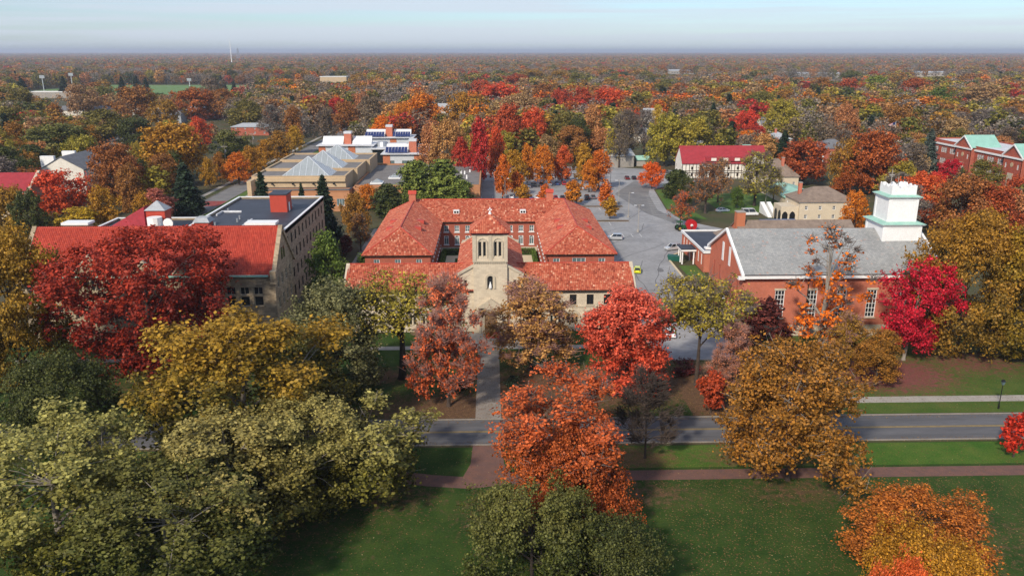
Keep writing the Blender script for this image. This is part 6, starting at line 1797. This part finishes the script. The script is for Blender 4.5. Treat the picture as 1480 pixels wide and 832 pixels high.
def jitter_pts(rng, y0, y1, sp, jit=.42):
    gx, gy = np.meshgrid(np.arange(-.75 * y1, .82 * y1, sp), np.arange(y0, y1, sp))
    X = gx.ravel() + rng.uniform(-jit, jit, gx.size) * sp; Y = gy.ravel() + rng.uniform(-jit, jit, gx.size) * sp
    k = np.abs(X - Y * math.tan(YAW)) < Y * .72 + 20
    return X[k], Y[k]
Xa, Ya = jitter_pts(rngf, 225, 900, 13.0); Xb, Yb_ = jitter_pts(rngf, 900, 2600, 17.0)
X, Y = np.concatenate([Xa, Xb]), np.concatenate([Ya, Yb_])
n_ = len(X)
sz = rngf.uniform(.9, 1.65, n_) * np.where(Y > 700, 1.08, 1); sx = sz * rngf.uniform(1.05, 1.6, n_)
ok = allowed(X, Y, sz * 13, sx * 10)
ok &= (Y > 330) | (X < -118) | (X > 130)
for i in range(0, n_, 4000):
    s_ = slice(i, i + 4000)
    dd = np.hypot(X[s_, None] - TA[None, :, 0], Y[s_, None] - TA[None, :, 1])
    ok[s_] &= (dd > TA[None, :, 2] * .95 + 1.5).all(1)
X, Y, sz, sx = X[ok], Y[ok], sz[ok], sx[ok]
pi = pick_pal(X, Y, rngf)
woods('mixed_woods', X, Y, pi * VAR + rngf.integers(0, VAR, len(X)), sx, sz, 'autumn woods filling the town and the country behind it')
X, Y = frustum_pts(rngf, 2450, 9500, 17000)
woods('distant_forest', X, Y, G0 + rngf.integers(0, NG, len(X)), rngf.uniform(.9, 1.25, len(X)), rngf.uniform(.9, 1.2, len(X)), 'brown forest stretching to the flat horizon')
X, Y = frustum_pts(rngf, 9000, 32000, 24000)
woods('horizon_forest', X, Y, G0 + rngf.integers(0, NG, len(X)), rngf.uniform(2.4, 3.4, len(X)), rngf.uniform(1.0, 1.5, len(X)), 'hazy purple band of forest on the horizon')

# ------------------------------------------------------------------ cars
PAINT = {'silver': (.50, .52, .54), 'white': (.72, .72, .72), 'grey': (.16, .165, .17), 'black': (.015, .016, .018), 'blue': (.03, .07, .20), 'red': (.36, .02, .02), 'lime': (.62, .66, .02), 'darkred': (.14, .02, .02), 'lightblue': (.28, .36, .45)}
for k_, c_ in PAINT.items():
    m, nt, N, L, b = nodes_of('car_' + k_)
    b.inputs['Base Color'].default_value = (*c_, 1); b.inputs['Roughness'].default_value = .25; b.inputs['Metallic'].default_value = .3 if k_ in ('silver', 'grey', 'lightblue') else 0
    b.inputs['Coat Weight'].default_value = .6
    MATS['car_' + k_] = m
CARM = {}
def car_meshes(style):
    if style in CARM: return CARM[style]
    L_, W_, hb, ht, c0, c1, r0, r1 = {'sedan': (4.6, 1.8, .92, 1.45, -1.75, 1.05, -1.15, .35), 'suv': (4.6, 1.86, 1.02, 1.75, -2.15, 1.15, -1.95, .45), 'hatch': (4.0, 1.72, .92, 1.5, -1.9, .95, -1.5, .3), 'van': (5.6, 2.0, 1.15, 2.3, -2.7, 1.9, -2.6, 1.25)}[style]
    h2 = L_ / 2
    body = MB()
    prof = [(-h2, .32), (-h2 + .06, .62), (-h2 + .12, hb - .06), (c0, hb), (c1, hb), (h2 - .35, hb - .16), (h2 - .05, hb - .34), (h2, .5), (h2 - .08, .28)]
    secs = []
    for wy, ins in ((-W_ / 2, .08), (-W_ / 2 + .1, 0), (W_ / 2 - .1, 0), (W_ / 2, .08)):
        secs.append([(x * (1 - ins * .35), wy, z - (ins * .6 if z > .6 else 0)) for x, z in prof])
    n = len(prof)
    vs = [p for s in secs for p in s]
    fs = [tuple(range(n)), tuple(range(3 * n, 4 * n))[::-1]]
    for k in range(3):
        for i in range(n): fs.append((k * n + i, k * n + (i + 1) % n, (k + 1) * n + (i + 1) % n, (k + 1) * n + i))
    body.add(vs, fs)
    gl = MB()
    b0, b1 = W_ / 2 - .10, W_ / 2 - .28
    low = [(c0 + .02, -b0), (c1 - .02, -b0), (c1 - .02, b0), (c0 + .02, b0)]
    top = [(r0, -b1), (r1, -b1), (r1, b1), (r0, b1)]
    gl.add([(x, y, hb - .02) for x, y in low] + [(x, y, ht - .05) for x, y in top], [(0, 1, 5, 4), (1, 2, 6, 5), (2, 3, 7, 6), (3, 0, 4, 7)])
    rf = MB(); rf.box(r0 - .04, r1 + .04, -b1 - .03, b1 + .03, ht - .06, ht)
    for sy in (-1, 1):
        for f in (0, .5, 1):
            xl_, xt_ = c0 + .02 + (c1 - c0 - .04) * f, r0 + (r1 - r0) * f
            rf.tube([(xl_, sy * (b0 + .01), hb - .02), (xt_, sy * (b1 + .01), ht - .05)], .05, 4)
    wh = MB(); wh.tube([(0, -.11, 0), (0, .11, 0)], .33, 14)
    hubm = MB(); hubm.tube([(0, -.125, 0), (0, .125, 0)], .18, 10)
    CARM[style] = dict(body=body.mesh('body', 'paint_white'), glass=gl.mesh('windows', 'pane_dark'), roof=rf.mesh('roof', 'paint_white'), wheel=wh.mesh('wheel', 'rubber'), hub=hubm.mesh('hub', 'metal_grey'),
                       hl=MB().box(h2 - .12, h2 - .02, -.16, .16, hb - .34, hb - .22).mesh('headlight', 'lamp_clear'), tl=MB().box(-h2 + .0, -h2 + .14, -.13, .13, hb - .28, hb - .08).mesh('tail_light', 'lamp_red'), L=L_, W=W_)
    for q in ('body', 'roof'):
        pass
    return CARM[style]
def car(style, col, X, Y, rz, label, group=None):
    M = car_meshes(style)
    c = thing('parked_car' if style != 'van' else 'parked_van', label, 'car' if style != 'van' else 'van', (X, Y, .02), rz, group)
    for part in ('body', 'roof'):
        o_ = link(part, M[part], c)
        o_.material_slots[0].link = 'OBJECT'; o_.material_slots[0].material = MATS['car_' + col]
    link('windows', M['glass'], c)
    for sx in (-1, 1):
        for sy in (-1, 1):
            w = link('wheel', M['wheel'], c, loc=(sx * M['L'] * .30, sy * (M['W'] / 2 - .12), .33)); link('hub', M['hub'], w)
    for sy in (-1, 1):
        link('headlight', M['hl'], c, loc=(0, sy * (M['W'] / 2 - .3), 0)); link('tail_light', M['tl'], c, loc=(0, sy * (M['W'] / 2 - .25), 0))
    return c
LOTG = 'cars parked in rows behind the quadrangle'
CARS = [('suv', 'silver', 888, 346, 172, 'silver estate car crossing the drive beside the tiled wing'), ('suv', 'silver', 972, 361, 200, 'silver off roader parked by the annex porch'), ('hatch', 'lime', 921, 393, 80, 'lime yellow small car on the drive beside the cream hall'),
        ('van', 'white', 1083, 311, 4, 'white van parked before the cream stucco house'), ('sedan', 'lightblue', 1044, 306, 12, 'pale blue car parked under the thin orange trees by the houses'), ('sedan', 'silver', 958, 472, 80, 'silver car parked at the end of the cream hall'), ('sedan', 'white', 968, 484, 84, 'white car parked nose to tail with the silver one at the cream hall'),
        ('sedan', 'black', 740, 271, 90, 'black car in the lot under the orange lamp side tree'), ('sedan', 'darkred', 749, 271, 90, 'dark red car beside the black one in the lot'), ('sedan', 'grey', 772, 269, 0, 'grey car standing along the lot aisle'), ('sedan', 'silver', 794, 267, 90, 'silver car next to the blue one in the lot'), ('sedan', 'blue', 805, 267, 90, 'blue car between silver and red cars in the lot'), ('hatch', 'red', 815, 267, 90, 'bright red small car beside the blue one in the lot'), ('sedan', 'black', 822, 272, 90, 'black car parked behind the bright red one'),
        ('sedan', 'white', 739, 286, 90, 'white car alone at the lamp end of the front row'), ('sedan', 'white', 776, 287, 90, 'white car beside the island tree in the front row'), ('sedan', 'grey', 783, 287, 90, 'grey car beside the white one in the front row'), ('hatch', 'red', 803, 288, 90, 'red hatchback in the front row of the lot'), ('sedan', 'black', 813, 288, 90, 'black saloon beside the red hatchback'), ('hatch', 'darkred', 822, 288, 90, 'wine red hatchback beside the black saloon'), ('suv', 'black', 848, 288, 90, 'black off roader alone near the end of the front row'), ('sedan', 'grey', 857, 287, 90, 'grey car beside the black off roader'),
        ('suv', 'white', 833, 259, 90, 'white off roader against the orange row at the back of the lot'), ('sedan', 'black', 845, 260, 20, 'black car beside the white off roader at the back'), ('sedan', 'darkred', 906, 259, 90, 'dark red car near the grey shed'), ('sedan', 'black', 916, 259, 90, 'black car near the grey shed, beside the dark red one'), ('sedan', 'grey', 926, 259, 90, 'grey car near the grey shed, beside the vivid orange tree'), ('sedan', 'black', 966, 257, 60, 'black car between the vivid orange tree and the crimson roofed hall'), ('sedan', 'grey', 962, 250, 30, 'grey car behind the vivid orange tree'), ('sedan', 'black', 778, 258, 90, 'black car under the middle of the orange row'), ('sedan', 'white', 798, 257, 90, 'white car under the middle of the orange row')]
for k_, (px, py, col) in enumerate(((757, 259, 'silver'), (767, 259, 'grey'), (787, 258, 'darkred'), (808, 258, 'grey'), (818, 258, 'black'), (758, 287, 'silver'), (766, 287, 'blue'), (793, 288, 'white'), (833, 289, 'silver'), (764, 270, 'white'), (783, 268, 'black'), (832, 273, 'grey'), (841, 273, 'silver'), (936, 258, 'black'), (947, 258, 'silver'))):
    nm_ = {'darkred': 'dark red'}.get(col, col)
    CARS.append(('sedan', col, px, py, 90, f'{nm_} saloon standing in line under the orange trees of the lot' if py < 262 and px < 870 else f'{nm_} saloon in a bay of the tree islands in the lot' if px < 870 else f'{nm_} saloon under the vivid orange tree by the shed'))
for st__, col, px, py, a, lb in CARS:
    X, Y = g(px, py)
    car(st__, col, X, Y, R(a), lb, LOTG if 245 < py < 292 and px < 870 else None)

# ------------------------------------------------------------------ lamps, poles, masts, small things
def lot_lamp(px, py, label, h=8.2, arm=(1,)):
    X, Y = g(px, py)
    t = thing('lot_lamp', label, 'lamp post', (X, Y, 0), 0, 'lamp posts in the parking lot')
    MB().cyl(0, 0, 0, .7, .32, .3, 10).build('base', 'concrete', t)
    MB().cyl(0, 0, .7, h, .11, .07, 8).build('pole', 'concrete', t)
    for s in arm:
        a_ = MB().box(min(0, s * 1.1), max(0, s * 1.1), -.05, .05, h - .1, h).build('arm', 'concrete', t)
        MB().box(s * 1.1 - .4, s * 1.1 + .4, -.2, .2, h - .22, h - .02).build('lamp_head', 'metal_panel', t)
for px, py, arm, lb in ((922, 335, (-1, 1), 'twin armed lamp post on the paved island by the estate car'), (908, 314, (1,), 'lamp post beside the two amber island trees'), (894, 293, (-1,), 'lamp post at the end of the rear island'), (882, 272, (1,), 'lamp post near the back end of the orange row'), (730, 290, (1,), 'lamp post at the lot entrance by the tall orange maples'), (1106, 296, (1,), 'lamp post before the houses, beside the white van')):
    lot_lamp(px, py, lb, 8.2, arm)
def util_pole(px, py, h, label):
    X, Y = g(px, py)
    t = thing('utility_pole', label, 'utility pole', (X, Y, 0), 0, 'utility poles along the street')
    MB().cyl(0, 0, 0, h, .2, .13, 8).build('pole', 'bark_pale', t)
    MB().box(-1.4, 1.4, -.08, .08, h - 1.0, h - .8).build('crossarm', 'bark_pale', t)
    MB().cyl(.4, .25, h - 3.4, h - 2.2, .25, .25, 8).build('transformer', 'metal_grey', t)
    for dx in (-1.2, -.6, .6, 1.2): MB().cyl(dx, 0, h - .8, h - .55, .06, .04, 6).build('insulator', 'paint_white', t)
for px, py, h, lb in ((328, 252, 13, 'tall utility pole with crossarm beside the young street maples'), (395, 212, 11, 'utility pole on the bend of the street short of the library'), (427, 211, 12, 'utility pole beside the street beyond the library'), (447, 196, 11, 'utility pole where the street leaves the science building'), (367, 222, 11, 'utility pole before the brick cottage')):
    util_pole(px, py, h, lb)
X, Y = g(1443, 590)
t = thing('street_lamp', 'black post top lamp on the grass between road and pavement', 'street lamp', (X, Y, 0))
MB().cyl(0, 0, 0, .6, .16, .12, 10).build('base', 'paint_black', t)
MB().cyl(0, 0, .6, 3.9, .07, .055, 8).build('pole', 'paint_black', t)
MB().frustum(0, 0, 3.9, 4.45, .12, .12, .22, .22).build('lantern', 'pane_sky', t)
MB().frustum(0, 0, 4.453, 4.8, .28, .28, .04, .04).build('lantern_cap', 'paint_black', t)
for px, py, h, lb in ((65, 139, 24, 'floodlight mast beside the grey stand'), (106, 133, 24, 'floodlight mast behind the grey stand'), (275, 131, 16, 'floodlight mast on the near side of the playing field')):
    X, Y = g(px, py)
    t = thing('floodlight_mast', lb, 'floodlight', (X, Y, 0))
    MB().cyl(0, 0, 0, h, .5, .35, 8).build('pole', 'metal_panel', t)
    MB().box(-3, 3, -.4, .4, h - 3, h + .5).build('lamp_bank', 'metal_grey', t)
X, Y = g(336, 101)
t = thing('radio_mast', 'thin white radio mast rising from the far woods', 'radio mast', (X, Y, 0))
MB().cyl(0, 0, 0, 84, 1.5, .7, 6).build('mast', 'paint_white', t)
MB().cyl(0, 0, 84, 92, .25, .1, 6).build('antenna', 'paint_white', t)
X, Y = g(345, 90)
t = thing('lattice_tower', 'grey lattice tower on the horizon beside the white radio mast', 'tower', (X, Y, 0))
lt = MB()
for sx in (-1, 1):
    for sy in (-1, 1): lt.tube([(sx * 7, sy * 7, 0), (sx * 2, sy * 2, 70)], .7, 4)
for k_ in range(7):
    w0, w1 = 7 - 5 * k_ / 7, 7 - 5 * (k_ + 1) / 7
    lt.tube([(-w0, -w0, k_ * 10), (w1, -w1, k_ * 10 + 10)], .5, 4); lt.tube([(w0, -w0, k_ * 10), (-w1, -w1, k_ * 10 + 10)], .5, 4)
lt.build('lattice', 'metal_grey', t)
# flag
Xf, Zf = at_y(1295, 176, 395)
t = thing('flagpole', 'tall white flagpole with the stars and stripes before the brick school', 'flagpole', (Xf, 395, 0))
MB().cyl(0, 0, 0, Zf, .12, .07, 8).build('pole', 'paint_white', t)
MB().cyl(0, 0, Zf, Zf + .3, .15, .05, 8).build('ball', 'metal_grey', t)
fl = MB(); fr_ = MB(); fb = MB()
def flag_pt(u, v):   # u along the fly, v down the hoist
    return (-.12 - u * 3.6, .35 * math.sin(u * 7) * u, Zf - .3 - v * 2.4 - u * u * 1.4)
for i in range(13):
    for j in range(8):
        q = [flag_pt(j / 8, i / 13), flag_pt((j + 1) / 8, i / 13), flag_pt((j + 1) / 8, (i + 1) / 13), flag_pt(j / 8, (i + 1) / 13)]
        if i < 7 and j < 3: fb.poly(*q)
        elif i % 2: fl.poly(*q)
        else: fr_.poly(*q)
f_ = fl.build('flag', 'paint_white', t)
fr_.build('red_stripes', 'tractor_red', f_); fb.build('canton', 'solar_blue', f_)
# tractor and red drum at the head of the drive
X, Y = g(985, 333)
t = thing('tractor', 'green tractor with open cab parked at the head of the drive', 'tractor', (X, Y, 0), R(10))
MB().box(-.2, 2.0, -.5, .5, .8, 1.6).build('bonnet', 'tractor_green', t)
MB().box(-1.5, -.2, -.7, .7, .7, 1.3).build('rear_body', 'tractor_green', t)
cb_ = MB()
for a_ in (-1.4, -.2):
    for b_ in (-.65, .65): cb_.cyl(a_, b_, 1.3, 2.7, .06, .06, 6)
cb_.box(-1.55, 0, -.8, .8, 2.7, 2.85)
cb_.build('cab_frame', 'tractor_green', t)
for a_, b_, r_ in ((-1.0, -.95, .85), (-1.0, .95, .85), (1.5, -.75, .5), (1.5, .75, .5)):
    w = MB().tube([(a_, b_ - .2, r_), (a_, b_ + .2, r_)], r_, 16).build('wheel', 'rubber', t)
    MB().tube([(a_, b_ - .22, r_), (a_, b_ + .22, r_)], r_ * .5, 10).build('rim', 'line_yellow', w)
X, Y = g(996, 333)
t = thing('cable_drum', 'red round drum on a frame beside the tractor', 'drum', (X + .5, Y, 0))
MB().tube([(0, -.9, 1.75), (0, .9, 1.75)], 1.65, 20).build('drum', 'tractor_red', t)
MB().tube([(0, -.95, 1.75), (0, .95, 1.75)], .4, 12).build('hub', 'paint_white', t)
MB().box(-1.5, 1.5, -1.15, -.98, 0, .3).box(-1.5, 1.5, .98, 1.15, 0, .3).box(-.1, .1, -1.15, -.98, .3, 1.8).box(-.1, .1, .98, 1.15, .3, 1.8).build('stand', 'paint_black', t)
X, Y = g(975, 376)
t = thing('green_skip', 'low dark green waste container beside the annex lawn', 'waste container', (X, Y, 0), R(-20))
MB().frustum(0, 0, 0, 1.2, 1.5, .8, 1.8, 1.0).build('body', 'bin_green', t)
MB().box(-1.85, 1.85, -1.05, 1.05, 1.2, 1.3).build('lid', 'bin_green', t)
X, Y = g(712, 492)
t = thing('entrance_sign', 'low dull red sign panel on posts before the portal steps', 'sign', (X, Y, 0))
MB().box(-1.3, 1.3, -.06, .06, .5, 1.7).build('panel', 'rust_red_paint', t)
MB().cyl(-1.1, 0, 0, 1.7, .06).cyl(1.1, 0, 0, 1.7, .06).build('posts', 'paint_black', t)
# fallen leaves lying on the lawns and the road edge
rq = np.random.default_rng(77)
zones = [(-60, 66, 62, 98, 9000), (-16, 50, 107.6, 130, 12000), (50, 120, 108, 140, 6000), (20, 90, 70, 89, 8000), (-60, 80, 98.7, 100.2, 1500), (-60, 80, 106, 107.4, 1500), (-110, -20, 108, 140, 4000)]
PP = []
for a, b, c, d, n in zones: PP.append(np.stack([rq.uniform(a, b, n), rq.uniform(c, d, n), np.full(n, .035)], 1))
# denser rings under the crowns
for (tx_, ty_, tr_) in TREES[:45]:
    if ty_ > 140: continue
    n = int(tr_ * 55)
    aa_ = rq.uniform(0, 6.28, n); rr_ = tr_ * 1.15 * np.sqrt(rq.uniform(0, 1, n))
    PP.append(np.stack([tx_ + rr_ * np.cos(aa_), ty_ + rr_ * np.sin(aa_), np.full(n, .035)], 1))
PP = np.concatenate(PP)
V = leaves_at(rq, PP, np.tile(np.array([0, 0, 1.0]), (len(PP), 1)), .13, wild=.25, up=1.5)
V[:, 2] = np.maximum(V[:, 2], .024)
o_ = link('fallen_leaves', np_mesh('fallen_leaves', V, len(PP), 'fallen_leaf', [('v', 'FLOAT', rq.beta(1.6, 2.2, len(PP)))]), None, 'stuff')
tag(o_, 'fallen leaves scattered over lawns and road edges', 'leaves')

# ------------------------------------------------------------------ air
hz = MB().box(-34000, 34000, -3000, 47000, -1.5, 120).build('haze', 'paint_white', None, 'stuff')
m = bpy.data.materials.new('haze_air'); m.use_nodes = True
m.node_tree.nodes.clear()
pv = m.node_tree.nodes.new('ShaderNodeVolumePrincipled')
pv.inputs['Color'].default_value = (0.80, 0.86, 1.0, 1)
pv.inputs['Density'].default_value = 0.00009
pv.inputs['Anisotropy'].default_value = 0.2
mo = m.node_tree.nodes.new('ShaderNodeOutputMaterial')
m.node_tree.links.new(pv.outputs[0], mo.inputs['Volume'])
hz.data.materials.clear(); hz.data.materials.append(m)
tag(hz, 'thin pale autumn haze over the whole landscape', 'haze')
